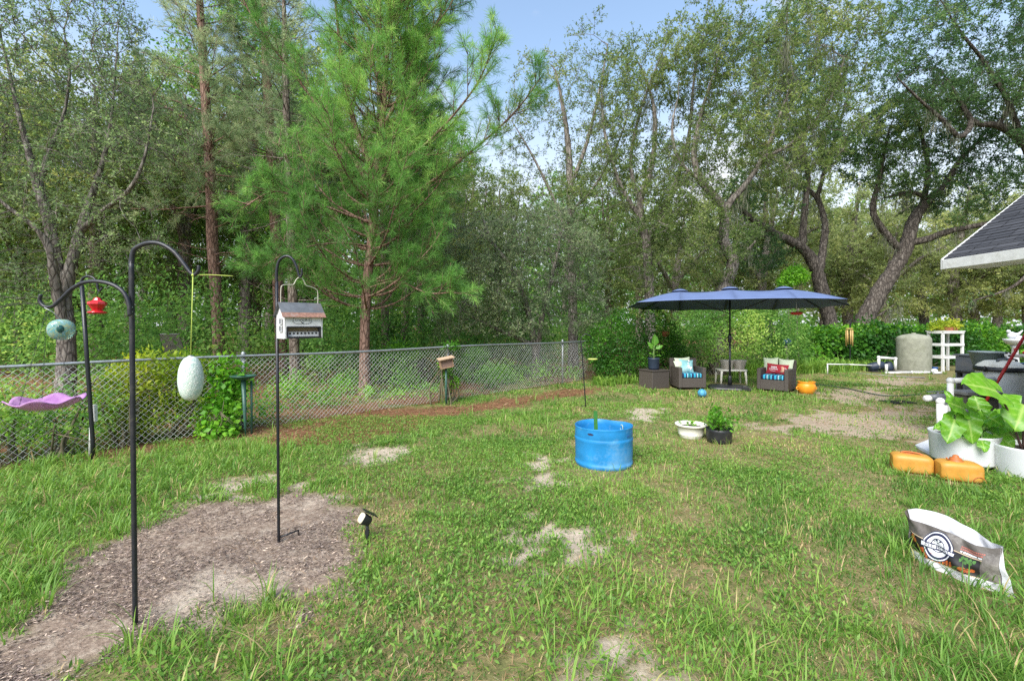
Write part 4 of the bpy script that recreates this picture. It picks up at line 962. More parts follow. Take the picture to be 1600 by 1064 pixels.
# ---- forest behind: a few kinds, each tree its own object
proto = [oak('woodland_oak', 'olive green woodland oak deep behind the fence line', 'tree', 24.0, ([(400, 560), (402, 430), (396, 330), (400, 250)], [.24, .2, .16, .04]), [([(400, 420), (430, 350), (450, 280)], [.12, .09, .03]), ([(400, 400), (365, 330), (350, 270)], [.12, .09, .03])],
             [(400, 270, 75, 70, 24, 2.6), (350, 330, 55, 50, 24, 2.2), (450, 330, 55, 55, 24, 2.2), (400, 380, 75, 50, 24, 2.4), (400, 440, 65, 45, 24, 2.2)], 620, 220, M['lf_oak'], M['bark_grey'], 'woods beyond the fence', .5, .62, .25, dict(nt_=8, nl=9, ls=.15, tl=(.3, .8))),
         oak('woodland_oak', 'dark green woodland oak deep behind the fence line', 'tree', 24.0, ([(200, 560), (204, 430), (210, 330), (200, 230)], [.22, .2, .16, .04]), [([(206, 400), (240, 330), (250, 250)], [.12, .09, .03]), ([(204, 420), (165, 370), (150, 300)], [.12, .09, .03])],
             [(200, 240, 70, 70, 24, 2.4), (160, 310, 55, 60, 24, 2.2), (250, 300, 55, 60, 24, 2.2), (200, 380, 80, 50, 24, 2.4), (210, 450, 70, 45, 24, 2.4)], 600, 221, M['lf_under'], M['bark_oak'], 'woods beyond the fence', .5, .62, .2, dict(nt_=8, nl=9, ls=.15, tl=(.3, .8))),
         oak('woodland_oak', 'yellow olive woodland oak hung with grey moss beyond the hedge', 'tree', 28.0, ([(1200, 550), (1190, 450), (1200, 380), (1215, 300)], [.32, .27, .2, .05]), [([(1192, 440), (1150, 390), (1110, 370)], [.17, .13, .04]), ([(1196, 420), (1250, 370), (1290, 350)], [.17, .13, .04])],
             [(1200, 330, 80, 50, 28, 3.2), (1130, 380, 60, 45, 28, 2.6), (1270, 380, 60, 45, 28, 2.6), (1200, 420, 90, 40, 28, 3), (1200, 470, 80, 25, 28, 3)], 600, 222, M['lf_olive'], M['bark_oak'], 'woods beyond the hedge', .55, .7, .25, dict(nt_=8, nl=9, ls=.17, tl=(.3, .85)), moss=110)]
gb = np.random.default_rng(77)
WL = ('olive green woodland oak deep behind the fence line', 'dark green woodland oak deep behind the fence line', 'yellow olive woodland oak hung with grey moss beyond the hedge')
for i, (px, D_, k, s) in enumerate([(-160, 17, 1, .9), (-60, 22, 0, 1.0), (30, 17, 1, .8), (120, 19, 0, .85), (270, 21, 1, 1.0), (330, 26, 0, 1.15), (470, 19, 1, .75), (520, 25, 0, 1.1), (610, 22, 1, .9), (700, 20, 0, .8), (690, 30, 1, 1.2), (780, 26, 0, .95), (950, 24, 0, .8), (1060, 25, 2, .8), (1130, 30, 2, .95), (1290, 34, 2, 1.05), (1390, 30, 2, .85), (1450, 36, 2, 1.1), (1530, 30, 2, .9), (1610, 28, 2, .85), (1700, 32, 2, 1.0), (1560, 40, 2, 1.1), (1345, 42, 2, 1.1), (880, 34, 1, 1.0), (220, 32, 1, 1.3), (420, 34, 1, 1.3), (50, 30, 1, 1.2), (-230, 26, 0, 1.1), (590, 36, 0, 1.3), (1000, 38, 2, 1.0), (150, 15, 0, .95), (290, 17, 0, 1.05), (380, 18.5, 1, 1.1), (-20, 14.5, 0, .8), (480, 22, 0, 1.25), (1330, 33, 2, 1.15), (1500, 30, 2, 1.1), (1200, 30, 0, 1.1), (740, 26, 0, 1.05), (660, 28, 1, 1.2)]):
    copy_tree(proto[k], ((px-CX)/F*D_, D_, 0), gb.uniform(0, 6.28), s*gb.uniform(.92, 1.08), WL[k], 'woods beyond the hedge' if k == 2 else 'woods beyond the fence')
# ---- thicket: one uncountable mass of understory behind the fence
def thicket():
    g = np.random.default_rng(61); lumps = []
    for k in range(150):
        D_ = g.uniform(11.5, 28); px = g.uniform(-260, 960); x = (px-CX)/F*D_
        if behind(x, D_) < 2.6: continue
        hh = g.uniform(.5, 1.7)*(.6+.055*D_); lumps.append(((x, D_, hh*.75), (g.uniform(.8, 1.8), g.uniform(.8, 1.6), hh)))
    P, d, nn, s, w, ti = cloud_leaves(lumps, 190000, g, .125, .45, .7, .45)
    tag(leaf_quads('undergrowth', P, d, nn, s, w, ti, M['lf_under']), 'dense leafy undergrowth filling the woods behind the chain link fence', 'undergrowth', kind='stuff'); LEAVES[0] += len(P)
    # weeds and saplings right behind the fence
    lumps = []
    for k in range(70):
        s_ = g.uniform(-4.5, 11.8); q_ = g.uniform(.45, 3.2); x = F0[0]+FD[0]*s_-FD[1]*q_; y = F0[1]+FD[1]*s_+FD[0]*q_
        hh = g.uniform(.15, .5); lumps.append(((x, y, hh*.8), (g.uniform(.25, .6), g.uniform(.25, .6), hh)))
    P, d, nn, s, w, ti = cloud_leaves(lumps, 26000, g, .075, .4, .8, .55)
    tag(leaf_quads('fence_weeds', P, d, nn, s, w, ti, M['lf_bright']), 'knee high green weeds growing just behind the chain link fence', 'weeds', kind='stuff'); LEAVES[0] += len(P)
    # far wood line that reads as one mass
    lumps = []
    for a in np.linspace(-1.25, 1.25, 90):
        D_ = g.uniform(44, 60); hh = g.uniform(5, 10); lumps.append(((math.tan(a)*D_ if abs(a) < 1.2 else math.sin(a)*120, D_, hh*.7), (g.uniform(3.5, 6), 3, hh)))
    P, d, nn, s, w, ti = cloud_leaves(lumps, 90000, g, .55, .6, .5, .5)
    tag(leaf_quads('distant_woods', P, d, nn, s, w, ti, M['lf_under']), 'distant green woods closing the view behind the trees', 'woods', kind='stuff'); LEAVES[0] += len(P)
thicket()
# ---- palmettos: fans of stiff blades behind the fence
def palmetto(x, y, sc, seed, label):
    g = np.random.default_rng(seed); root = thing('saw_palmetto', label, 'plant', (x, y, 0), 0, 'palmettos behind the fence')
    P = []; d = []; nn = []; ln = []; w = []; ti = []; st = MB()
    for k in range(11):
        a = g.uniform(0, 6.283); t = g.uniform(.15, 1.0); dv = np.array([math.cos(a)*math.sin(t), math.sin(a)*math.sin(t), math.cos(t)]); tip = dv*g.uniform(.5, .85)*sc
        st.tube([(0, 0, 0), tip*.6+np.array([0, 0, .05]), tip], [.012, .009, .006], 5)
        s_ = unit(np.cross(dv, [0, 0, 1.])); u_ = unit(np.cross(s_, dv))
        for f in np.linspace(-1.5, 1.5, 17):
            v = unit(dv*math.cos(f)+s_*math.sin(f)+g.normal(0, .05, 3)); P.append(tip); d.append(v); nn.append(u_+g.normal(0, .1, 3)); ln.append(g.uniform(.35, .5)*sc); w.append(.035*sc); ti.append(g.uniform(.3, .8))
    leaf_quads('frond', np.array(P), np.array(d), unit(np.array(nn)), np.array(ln), np.array(w), np.array(ti), M['lf_bright'], root)
    st.build('stem', M['stem_green'], root)
for i, (px, D_, sc, lb) in enumerate(((622, 12.2, 1.15, 'green fan leaved palmetto between the pine trunks'), (300, 11.5, 1.0, 'dark green palmetto behind the glass egg'), (742, 13.0, 1.0, 'fan leaved palmetto under the grey oak thicket'), (500, 12.5, .9, 'low palmetto left of the red pine trunk'))):
    palmetto((px-CX)/F*D_, D_, sc, 400+i, lb)
# ---- vines on the fence
def on_fence(px, z, off=0.0):
    k = (px-CX)/F; s = (k*F0[1]-F0[0])/(FD[0]-k*FD[1]); p = fence_pt(np.array(s), z, off); return p
def vine(name, label, spots, n, seed, leaf, ls, tb, lw=.5):
    lumps = []
    for px, z, rx, rz, off in spots:
        p = on_fence(px, z, off+(.13 if name == 'yellow_vine' else 0)); lumps.append((tuple(p), (rx, rx*.55, rz)))
    b_ = on_fence(spots[0][0], 0); return shrub(name, label, 'vine', b_, lumps, n, seed, leaf, ls, lw, .6, tb, 14, bark=M['vine_stem'])
vine('yellow_vine', 'yellow green leafy vine heaped over the fence rail behind the double hook pole',
     [(205, .90, .32, .24, .05), (245, 1.06, .38, .20, .05), (290, 1.06, .34, .17, .05), (178, .72, .28, .3, .1), (262, .72, .42, .26, .08), (325, .98, .3, .16, .05), (228, .42, .36, .3, .15), (300, .5, .34, .3, .14), (195, .3, .3, .25, .1)], 6200, 501, M['lf_yellow'], .075, .48, .4)
vine('green_vine', 'bright green broad leaved vine on the fence left of the green bird bath',
     [(350, .95, .22, .2, -.03), (345, .6, .25, .3, -.06), (340, .3, .3, .28, -.12), (365, .75, .2, .25, -.04), (335, .12, .3, .14, -.25)], 1500, 502, M['lf_bright'], .085, .6, .7)
vine('fence_creeper', 'dark leafy creeper threaded through the fence at the far left',
     [(20, .6, .5, .5, .12), (80, .5, .5, .45, .15), (140, .6, .45, .5, .12), (-40, .7, .6, .5, .15), (-120, .6, .6, .5, .15)], 3800, 503, M['lf_under'], .06, .62, .5)
vine('post_vine', 'small green vine climbing the post under the tan bird house',
     [(694, .62, .12, .14, -.15), (700, .40, .13, .12, -.2), (688, .8, .1, .1, -.1), (705, 1.18, .22, .08, .0)], 700, 504, M['lf_bright'], .06, .45, .5)
# ---- corner shrub and hedges at the back
def px_lump(px, py, D_, rx, ry, rz): c = W(px, py, D_); return ((c.x, c.y, max(c.z, rz*.7)), (rx, ry, rz))
shrub('corner_shrub', 'dense dark green shrub swallowing the fence end left of the wicker box', 'shrub', ((965-CX)/F*13.3, 13.3),
      [px_lump(935, 545, 13.0, .45, .6, .75), px_lump(965, 535, 13.2, .6, .7, .85), px_lump(1005, 530, 13.4, .7, .7, .95), px_lump(1040, 540, 13.6, .7, .7, .8), px_lump(990, 560, 12.9, .6, .5, .5), px_lump(945, 575, 12.8, .4, .4, .35)], 17000, 510, M['lf_hedge'], .075, .45, .45, .62, 16)
shrub('back_shrub', 'loose mixed shrub hedge standing behind the navy umbrella', 'shrub', ((1130-CX)/F*14.6, 14.6),
      [px_lump(1080, 525, 14.2, .9, .6, 1.0), px_lump(1140, 520, 14.6, .9, .7, 1.15), px_lump(1200, 520, 15.0, .9, .7, 1.1), px_lump(1110, 490, 15.0, .8, .7, .6), px_lump(1170, 495, 15.2, .9, .7, .6), px_lump(1235, 535, 15.6, .7, .6, .9), px_lump(1060, 555, 13.8, .7, .5, .45), px_lump(1215, 545, 15.0, .6, .5, .6)], 26000, 511, M['lf_under'], .085, .42, .45, .62, 20)
hl = []
for t in np.linspace(0, 1, 16):
    px = 1238+t*(1640-1238); D_ = 17.0+1.6*t; hl.append(px_lump(px, 512+48, D_, .8, .5, .62)); hl.append(px_lump(px+10, 527, D_+.15, .75, .55, .52))
shrub('vine_hedge', 'bright topped hedge of climbing vines behind the concrete tank and shelf stand', 'hedge', ((1440-CX)/F*17.8, 17.8), hl, 26000, 512, M['lf_hedge'], .12, .75, .30, .45, 30)
tops = [px_lump(px, 513+(k % 3)*3, 17.2+1.4*(px-1240)/400, .5, .4, .20) for k, px in enumerate(np.linspace(1245, 1530, 14))]
shrub('vine_runner', 'fresh light green vine shoots lying along the top of the back hedge', 'vine', ((1380-CX)/F*17.6, 17.6), tops, 4200, 513, M['lf_bright'], .10, .6, .5, .65, 0, bark=M['vine_stem'])
shrub('round_sapling', 'small round bright green sapling above the umbrella tip', 'tree', ((1243-CX)/F*16.6, 16.6), [px_lump(1243, 432, 16.6, .5, .45, .38), px_lump(1228, 440, 16.6, .3, .3, .25)], 1900, 514, M['lf_bright'], .10, .6, .7, .55, 4, fol='crown')
# strappy plants in front of the hedge
def strappy(px0, px1, D0, D1, n, seed, name, label, h):
    g = np.random.default_rng(seed); t = g.uniform(0, 1, n); px = px0+t*(px1-px0); D_ = D0+t*(D1-D0)+g.normal(0, .25, n); x = (px-CX)/F*D_
    k = np.repeat(np.arange(n), 9); m = len(k); a = g.uniform(0, 6.283, m)
    V, Q, T, A = blades('s', x[k]+g.normal(0, .05, m), D_[k]+g.normal(0, .05, m), np.zeros(m), a, g.uniform(.6, 1.1, m)*h, g.uniform(.022, .04, m), np.abs(g.normal(.2, .25, m)), g.uniform(.6, 2.0, m), np.clip(g.normal(.5, .14, m), 0, .85), None, 5)
    tag(np_mesh(name, V, [Q, T], M['grass'], None, True, {'tint': A}), label, 'plants', kind='stuff')
strappy(1150, 1320, 14.4, 15.8, 190, 520, 'strap_leaf_plants', 'strappy green lily leaves massed in front of the back hedge', .62)
strappy(1320, 1400, 16.2, 16.6, 90, 521, 'border_weeds', 'tall leafy weeds along the hedge foot left of the tank', .45)
strappy(930, 1100, 12.4, 13.4, 110, 522, 'shrub_foot_grass', 'rank grass along the foot of the corner shrub', .35)
print('LEAVES', LEAVES[0])
# ================================================================== objects
def rel(pts, base): return [tuple(Vector(p)-Vector(base)) for p in pts]
def wp(lst, D): return [tuple(W(p[0], p[1], p[2] if len(p) > 2 else D)) for p in lst]
def foot(x, y, r): FOOT.append((x, y, r))
def gp(px, py):
    p = G(px, py); p.z = float(gz(p.x, p.y)); return p
def xy(x, y): return Vector((x, y, float(gz(x, y))))
# ---- double hook pole in front
D = 2.5; b = gp(212, 975)
t = thing('double_shepherd_hook', 'tall black pole with two curved hook arms standing in the mulch', 'hook pole', b)
MB().tube(rel([(b.x, b.y, -.15)]+wp([(211, 940), (208, 690), (205.5, 420), (205.5, 408)], D), b), .0128, 12).build('pole', M['black_worn'], t)
MB().tube(rel(smooth_path(wp([(205.6, 412), (206.5, 400), (211, 389), (229, 380.5), (250, 381), (271, 393), (286, 411), (297, 425.5), (304, 429.5), (310, 423), (310.5, 415)], D), 6), b), np.linspace(.0128, .009, 61), 10).build('hook_arm', M['black_worn'], t)
MB().tube(rel(smooth_path(wp([(203, 494, 2.47), (201.5, 475, 2.47), (193, 457, 2.47), (177, 445.5, 2.47), (154, 440, 2.47), (132, 441.5, 2.47), (113, 451, 2.47), (94, 469, 2.47), (81, 479, 2.47), (69, 478.5, 2.47), (62, 470, 2.47), (64, 460, 2.47)], 2.47), 6), b), np.linspace(.0115, .0085, 67), 10).build('hook_arm', M['black_worn'], t)
mb = MB()
for py in (480, 487, 493): mb.ico(rel(wp([(205.5, py)], 2.478), b)[0], .006, 2)
mb.build('bolt', M['galv'], t)
# ---- swirled glass orb
c = W(96, 515, 2.45)
t = thing('glass_orb', 'swirled blue green glass orb hanging from the lower hook arm', 'glass ornament', c)
mb = MB(); mb.lathe([(.0005, -.055)]+[(.058*math.cos(a)**.85, .056*math.sin(a)) for a in np.linspace(-1.45, 1.45, 18)]+[(.0005, .055)], 32, sy=.72); mb.build('orb', M['swirl'], t); t.rotation_euler[2] = R(44)
mb = MB(); mb.lathe([(.0001, -.004), (.012, -.003), (.015, .0), (.012, .004), (.0001, .006)], 20, M=Matrix.Translation((-.004, -.0415, .004))@Matrix.Rotation(R(90), 4, 'X'), sy=1.4); mb.build('eye', simple('eye_teal', (.02, .09, .08, 1), .15, 0, .4, 40), t)
mb = MB(); a0 = Vector(rel(wp([(80, 481)], 2.46), c)[0]); mb.tube([a0, a0*.5+Vector((0, 0, .035)), (0, 0, .052)], .0022, 5); mb.build('hanger', M['galv'], t)
# ---- purple flower dish on chains
c = W(72.5, 631, 2.4)
t = thing('hanging_bird_bath', 'lilac glass flower shaped dish hanging on thin chains', 'bird bath', c)
def dish(u, v):
    a = u*2*math.pi; pet = 1+.14*(abs(math.cos(3*a))-.55); r = v*.150*pet
    return (r*math.cos(a), r*math.sin(a), .055*v**2.4-.03+.012*v*v*math.cos(6*a))
MB().grid(dish, 96, 14).build('dish', M['lilac_glass'], t, solid=.006)
mb = MB(); top = Vector(rel(wp([(73, 485)], 2.44), c)[0])
for a in (0.4, 2.5, 4.6):
    e = Vector((.12*math.cos(a), .12*math.sin(a), .015)); n = 26
    for k in range(n):
        p, q = e.lerp(top, k/n), e.lerp(top, (k+.8)/n); off = Vector((.0022, 0, 0)) if k % 2 else Vector((0, .0022, 0))
        mb.tube([p, p.lerp(q, .2)+off, p.lerp(q, .8)+off, q], .0009, 4); mb.tube([p, p.lerp(q, .2)-off, p.lerp(q, .8)-off, q], .0009, 4)
mb.build('chain', M['black_worn'], t)
# ---- mosaic glass egg on lime string
c = W(298, 591, 2.5)
t = thing('glass_egg', 'pale crackled glass egg hanging on lime green string', 'glass ornament', c)
MB().lathe([(.0004, -.121)]+[(.0605*abs(math.cos(a))**.74*(1-.04*math.sin(a)), .121*math.sin(a)) for a in np.linspace(-1.5, 1.5, 26)]+[(.0004, .121)], 36).build('egg', M['crackle'], t)
mb = MB(); kn = Vector(rel(wp([(301.5, 430)], 2.495), c)[0])
mb.tube([(0, 0, .117), kn*.5+Vector((0, 0, .06)), kn], .0024, 6); mb.ico(kn, .008, 2); e = Vector(rel(wp([(364, 431.5)], 2.55), c)[0]); mb.tube(smooth_path([kn, kn.lerp(e, .4)+Vector((0, 0, .004)), e], 4), .0024, 6)
mb.tube([kn, kn+Vector((-.003, .002, .03)), kn+Vector((.006, .012, .012))], .003, 6); mb.build('string', M['lime_string'], t)
MB().lathe([(.0004, .113), (.016, .1165), (.014, .124), (.0004, .127)], 16).build('cap', M['galv'], t)
# ---- hook pole by the fence with red feeder
D = 5.55; b = xy((145.5-CX)/F*D, D)
t = thing('fence_side_hook', 'black hook pole leaning beside the fence at the far left', 'hook pole', b)
MB().tube(rel([(b.x, b.y, -.1)]+wp([(145, 690), (136, 560), (128, 446)], D), b), .0225, 12).build('pole', M['black_metal'], t)
MB().tube(rel(smooth_path(wp([(128, 450), (127.5, 440), (131, 434), (140, 432), (148, 436), (152, 444), (153, 452), (156, 455), (159, 450)], D), 4), b), np.linspace(.016, .010, 33), 8).build('hook_arm', M['black_metal'], t)
c = W(152, 479, D)
t = thing('hummingbird_feeder', 'red glass lantern shaped hummingbird feeder hanging by the far left pole', 'bird feeder', c)
MB().lathe([(.004, .115), (.03, .104), (.045, .075), (.09, .055), (.094, .03), (.075, .005), (.05, -.04), (.048, -.055)], 8, smooth=False).build('bottle', M['red_glass'], t)
MB().lathe([(.003, -.092), (.07, -.09), (.092, -.078), (.096, -.068), (.075, -.058), (.04, -.052), (.003, -.05)], 20).build('base', M['red_glass'], t)
MB().tube([(0, 0, .09), (.004, 0, .15), tuple(Vector(W(154, 455, D))-c)], .004, 5).build('hanger', M['black_metal'], t)
# ---- white stake
p0 = xy((141-CX)/F*5.62, 5.62)
t = tag(MB().tube(rel([(p0.x, p0.y, -.05)]+wp([(142.5, 668), (147, 655)], 5.62), p0), [.020, .019, .017], 8).box(Vector(W(147.5, 645, 5.61))-p0, (.05, .03, .2)).build('white_stake', M['white_wood'], None, loc=p0), 'chipped white stake leaning against the fence behind the black pole', 'stake')
# ---- rock
p0 = gp(90, 712); mb = MB(); mb.ico((0, 0, .06), (.13, .10, .10), 3, jit=.10); tag(mb.build('rock', M['stone'], None, loc=p0), 'mossy grey rock lying at the foot of the fence on the far left', 'rock')
# ---- funnel bird bath
b = gp(384, 683); D = b.y
t = thing('stake_bird_bath', 'green bird bath dish on a tapering green stake beside the fence post', 'bird bath', b)
MB().tube([(.0, 0, -.05), (-.01, 0, .25), (-.035, 0, .83)], [.004, .02, .034], 14).build('stake', M['green_metal'], t)
MB().lathe([(.0005, .83), (.06, .832), (.13, .852), (.172, .885), (.175, .893), (.165, .893), (.12, .868), (.05, .852), (.0005, .85)], 28, c=(-.035, 0, 0)).build('dish', M['green_metal'], t)
MB().tube([(.03, .10, -.05), (.028, .10, .4), (.024, .10, .8)], .016, 8).build('brace', M['green_metal'], t)
# ---- single hook with barn feeder
b = gp(436, 848); D = b.y
t = thing('shepherd_hook', 'single black hook pole holding the barn shaped feeder', 'hook pole', b)
MB().tube(rel([(b.x, b.y, -.1)]+wp([(435.5, 835), (434, 640), (432.4, 440)], D), b), .0108, 10).build('pole', M['black_metal'], t)
MB().tube(rel(smooth_path(wp([(432.4, 442), (432.3, 424), (436, 408), (446, 400.5), (456, 404), (463, 416.6), (467, 430), (469.6, 432.5), (471.5, 428), (471.5, 420)], D), 6), b), np.linspace(.0108, .008, 55), 10).build('hook_arm', M['black_metal'], t)
MB().tube([(0, 0, .035), (.10, .10, .045), (.105, .105, -.05)], .007, 6).build('step_prong', M['black_metal'], t)
hk = Vector(W(468.5, 434, D)); c = hk-Vector((0, .0, .455))
t = thing('barn_bird_feeder', 'white barn shaped bird feeder with rusty edged grey roof', 'bird feeder', c, R(45))
w2, d2, eh = .138, .082, .175
def gable(x0, x1, dd, z0, ze, zr):
    V = []; 
    for x in (x0, x1): V += [(x, -dd, z0), (x, dd, z0), (x, dd, ze), (x, 0, zr), (x, -dd, ze)]
    return V, [(0, 1, 2, 3, 4)[::-1], (5, 6, 7, 8, 9), (0, 5, 9, 4), (1, 2, 7, 6), (0, 1, 6, 5), (4, 9, 8, 3), (3, 8, 7, 2)]
mb = MB()
# body: back, sides and upper front, with an open seed slot
mb.box((0, d2-.004, eh/2), (2*w2, .008, eh)); mb.box((0, -d2+.005, .130), (2*w2-.0, .010, .09))
for s_ in (-1, 1):
    V = [(s_*(w2-.004), y, z) for y, z in ((-d2, 0), (d2, 0), (d2, eh), (0, eh+.082), (-d2, eh))]; V2 = [(x+.008*-s_, y, z) for x, y, z in V]
    mb.add(V+V2, [(0, 1, 2, 3, 4), (9, 8, 7, 6, 5)]+[(i, (i+1) % 5, (i+1) % 5+5, i+5) for i in range(5)])
mb.box((-w2+.008, -d2+.006, .045), (.016, .010, .09)); mb.box((w2-.006, -d2+.006, .045), (.012, .010, .09)); mb.box((0, 0, .006), (2*w2-.02, 2*d2-.02, .008))
mb.build('body', M['white_wood'], t, bevel=.0012)
def roofp(sy, z_a=0.0, y0=0, y1=1, lift=0):
    mb = MB(); L_ = w2+.018; ye = (d2+.022)*sy; ze = eh-.022; zr = eh+.088
    a = (0+ye*y0, zr+(ze-zr)*y0+lift); b_ = (ye*y1, zr+(ze-zr)*y1+lift)
    V = [(-L_, a[0], a[1]), (L_, a[0], a[1]), (L_, b_[0], b_[1]), (-L_, b_[0], b_[1])]; V += [(x, y, z+.004) for x, y, z in V]
    return mb.add(V, [(0, 1, 2, 3)[::-1], (4, 5, 6, 7), (0, 1, 5, 4), (1, 2, 6, 5), (2, 3, 7, 6), (3, 0, 4, 7)])
mr = simple('rusty_roof', (.13, .14, .15, 1), .6, .3, .35, 14, .1, dirt=(.20, .15, .12, 1)); mrust = simple('rusty_edge', (.26, .135, .095, 1), .8, 0, .5, 60, .2, dirt=(.3, .27, .25, 1))
mb = roofp(1); m2 = roofp(-1, 0, 0, .70); o_ = len(mb.v); mb.v += m2.v; mb.f += [[i+o_ for i in f] for f in m2.f]; mb.sm += m2.sm
rf = mb.build('roof', mr, t)
roofp(-1, 0, .70, 1.0, .001).build('rust_edge', mrust, rf)
mb = MB(); mb.box((0, -d2-.012, .008), (.24, .026, .014)); mb.box((0, -d2-.004, .084), (.24, .014, .010)); mb.box((.116, -d2+.001, .046), (.008, .012, .07)); mb.box((-.116, -d2+.001, .046), (.008, .012, .07)); mb.build('seed_tray', M['black_worn'], t)
sl = MB().box((0, -d2+.018, .030), (.228, .004, .036)).build('slot_panel', M['white_wood'], t)
MB().box((0, -d2+.032, .062), (.228, .004, .034)).build('seed', simple('seed_mix', (.33, .27, .19, 1), .9, 0, .5, 150, .5), t)
for k in range(8): MB().tube([(-.094+k*.0268, -d2+.0155, .038), (-.094+k*.0268, -d2+.0125, .037)], .0075, 8).build('port', M['black_ink'], sl)
sg = MB()
nn_ = 40; ol = []
for k in range(nn_):
    a = 2*math.pi*k/nn_; ca, sa_ = math.cos(a), math.sin(a); q = (abs(ca)**3.2+abs(sa_)**3.2)**(-1/3.2); ol.append((.066*ca*q-.012, -d2-.0015, .133+.026*sa_*q))
sg.tube(ol+[ol[0]], .0013, 5); sg.build('sign_outline', M['grey_plastic'], t)
lt = MB()
for k, (dx, h1, tl) in enumerate(((-.058, .018, 0), (-.046, .011, .2), (-.036, .015, -.25), (-.024, .016, .5), (-.013, .014, -.4), (-.002, .016, .35), (.010, .018, .3), (.019, .016, -.35), (.031, .012, .1), (.042, .018, 0))):
    lt.tube([(dx-h1*tl*.4, -d2-.0018, .136-h1/2), (dx+h1*tl*.4, -d2-.0018, .136+h1/2)], .0015, 5)
lt.tube([(-.022, -d2-.0018, .124), (-.013, -d2-.0018, .112), (-.002, -d2-.0018, .120)], .0028, 6)
lt.build('lettering', M['ink'], t)
for k, (z0_, dz_) in enumerate(((.105, .042), (.052, .042))):
    wnd = MB().box((-w2-.0015, -.01, z0_+.02), (.003, .062, dz_)).build('window', M['grey_plastic'], t)
    f_ = MB()
    for y in (-.041, -.01, .021): f_.box((-w2-.004, y, z0_+.02), (.003, .004, dz_+.004))
    for z in (z0_-.001, z0_+.041): f_.box((-w2-.0045, -.01, z), (.003, .066, .004))
    f_.build('window_frame', M['white_wood'], wnd)
MB().tube(smooth_path([(-w2+.004, 0, .20), (-w2+.004, 0, .36), (-w2+.02, 0, .392), (-.075, 0, .398), (-.045, 0, .402), (-.025, 0, .44), (0, 0, .457), (.025, 0, .44), (.045, 0, .40), (.085, 0, .39), (w2-.02, 0, .375), (w2-.004, 0, .345), (w2-.004, 0, .20)], 5), .0032, 6).build('handle', simple('cream_wire', (.5, .47, .38, 1), .5, .2, .1, 20), t)
# ---- solar spotlight
b = gp(574, 846); D = b.y
t = thing('solar_spotlight', 'small black garden spotlight on a stake with pale lens', 'spotlight', b)
MB().tube([(0, 0, -.04), (0, 0, .05), (.0, 0, .085), (-.003, 0, .14)], [.012, .014, .011, .014], 10).box((0, 0, .07), (.028, .024, .03)).build('stake', M['dark_plastic'], t)
ax = Vector((-.62, -.45, .52)).normalized(); q = ax.to_track_quat('Z', 'X').to_matrix().to_4x4(); m4 = Matrix.Translation((-.012, -.005, .165))@q
MB().lathe([(.018, -.045), (.034, -.03), (.042, .03), (.042, .036)], 16, M=m4, power=4, cap=True).build('housing', M['dark_plastic'], t, bevel=.003)
MB().lathe([(.038, .0363), (.034, .046), (.018, .052), (.0005, .053)], 16, M=m4, power=4).build('lens', simple('lens_cover', (.72, .66, .45, 1), .35, 0, .08, 20), t)
MB().box((.055, .0, -.005), (.006, .085, .11), M=m4).build('solar_panel', M['black_metal'], t)
# ---- bird house on a post
b = gp(697, 632); D = b.y
t = thing('bird_house', 'tan wooden bird box tilted on a grey green post by the fence', 'bird house', b)
MB().tube([(0, 0, -.1), (.0, 0, .35), (-.002, 0, .76)], .022, 8).box((.0, .018, .38), (.012, .02, .76)).build('post', M['green_metal'], t)
m4 = Matrix.Translation((.005, -.02, .855))@Matrix.Rotation(R(22), 4, 'Z')@Matrix.Rotation(R(-10), 4, 'Y')
mb = MB(); mb.box((-.125, 0, 0), (.018, .15, .19), M=m4, taper=.9); mb.box((.125, 0, 0), (.018, .15, .19), M=m4, taper=.9); mb.box((0, .06, 0), (.232, .018, .19), M=m4); mb.box((0, 0, -.087), (.232, .14, .018), M=m4); mb.build('box', M['tan_wood'], t, bevel=.003)
MB().box((0, -.045, .0), (.232, .012, .15), M=m4).build('front_panel', simple('worn_panel', (.24, .15, .115, 1), .8, 0, .2, 30, .2), t)
MB().box((0, -.012, .107), (.33, .21, .022), M=m4@Matrix.Rotation(R(6), 4, 'X')).build('roof', simple('bare_board', (.46, .32, .21, 1), .8, 0, .2, 20, .2), t, bevel=.003)
# ---- thin twisted hook further back with lime dish
b = gp(915, 636); D = b.y
t = thing('twisted_hook', 'thin black twisted hook pole standing in front of the corner shrub', 'hook pole', b)
mb = MB(); mb.tube(rel([(b.x, b.y, -.1)]+wp([(914.5, 625), (912, 590), (909.5, 550), (907.3, 533), (909, 526), (915, 521.8), (921.5, 523.8), (925, 530)], D), b), [.011]*5+[.009]*4, 8)
a1, a2 = Vector(W(908, 550, D))-b, Vector(W(908, 533, D))-b
for s_ in range(2): mb.tube([a1.lerp(a2, k/16)+Vector((.015*math.cos(k*.9+s_*3.14), .015*math.sin(k*.9+s_*3.14), 0)) for k in range(17)], .005, 5)
mb.build('pole', M['black_metal'], t)
MB().tube([(0, 0, .03), (-.07, -.03, .03), (-.075, -.03, -.05)], .007, 6).build('step_prong', M['black_metal'], t)
c = W(926, 561, D)
t = thing('dish_feeder', 'flat lime green dish feeder hanging from the thin twisted hook', 'bird feeder', c)
MB().lathe([(.0005, -.018), (.07, -.016), (.095, -.004), (.098, .008), (.09, .008), (.06, -.004), (.0005, -.006)], 22).build('dish', M['lime_plastic'], t)
tp = Vector(W(925, 530, D))-c;  MB().tube([tp, tp*.5, (0, 0, -.006)], .002, 4).build('hanger', M['black_metal'], t)
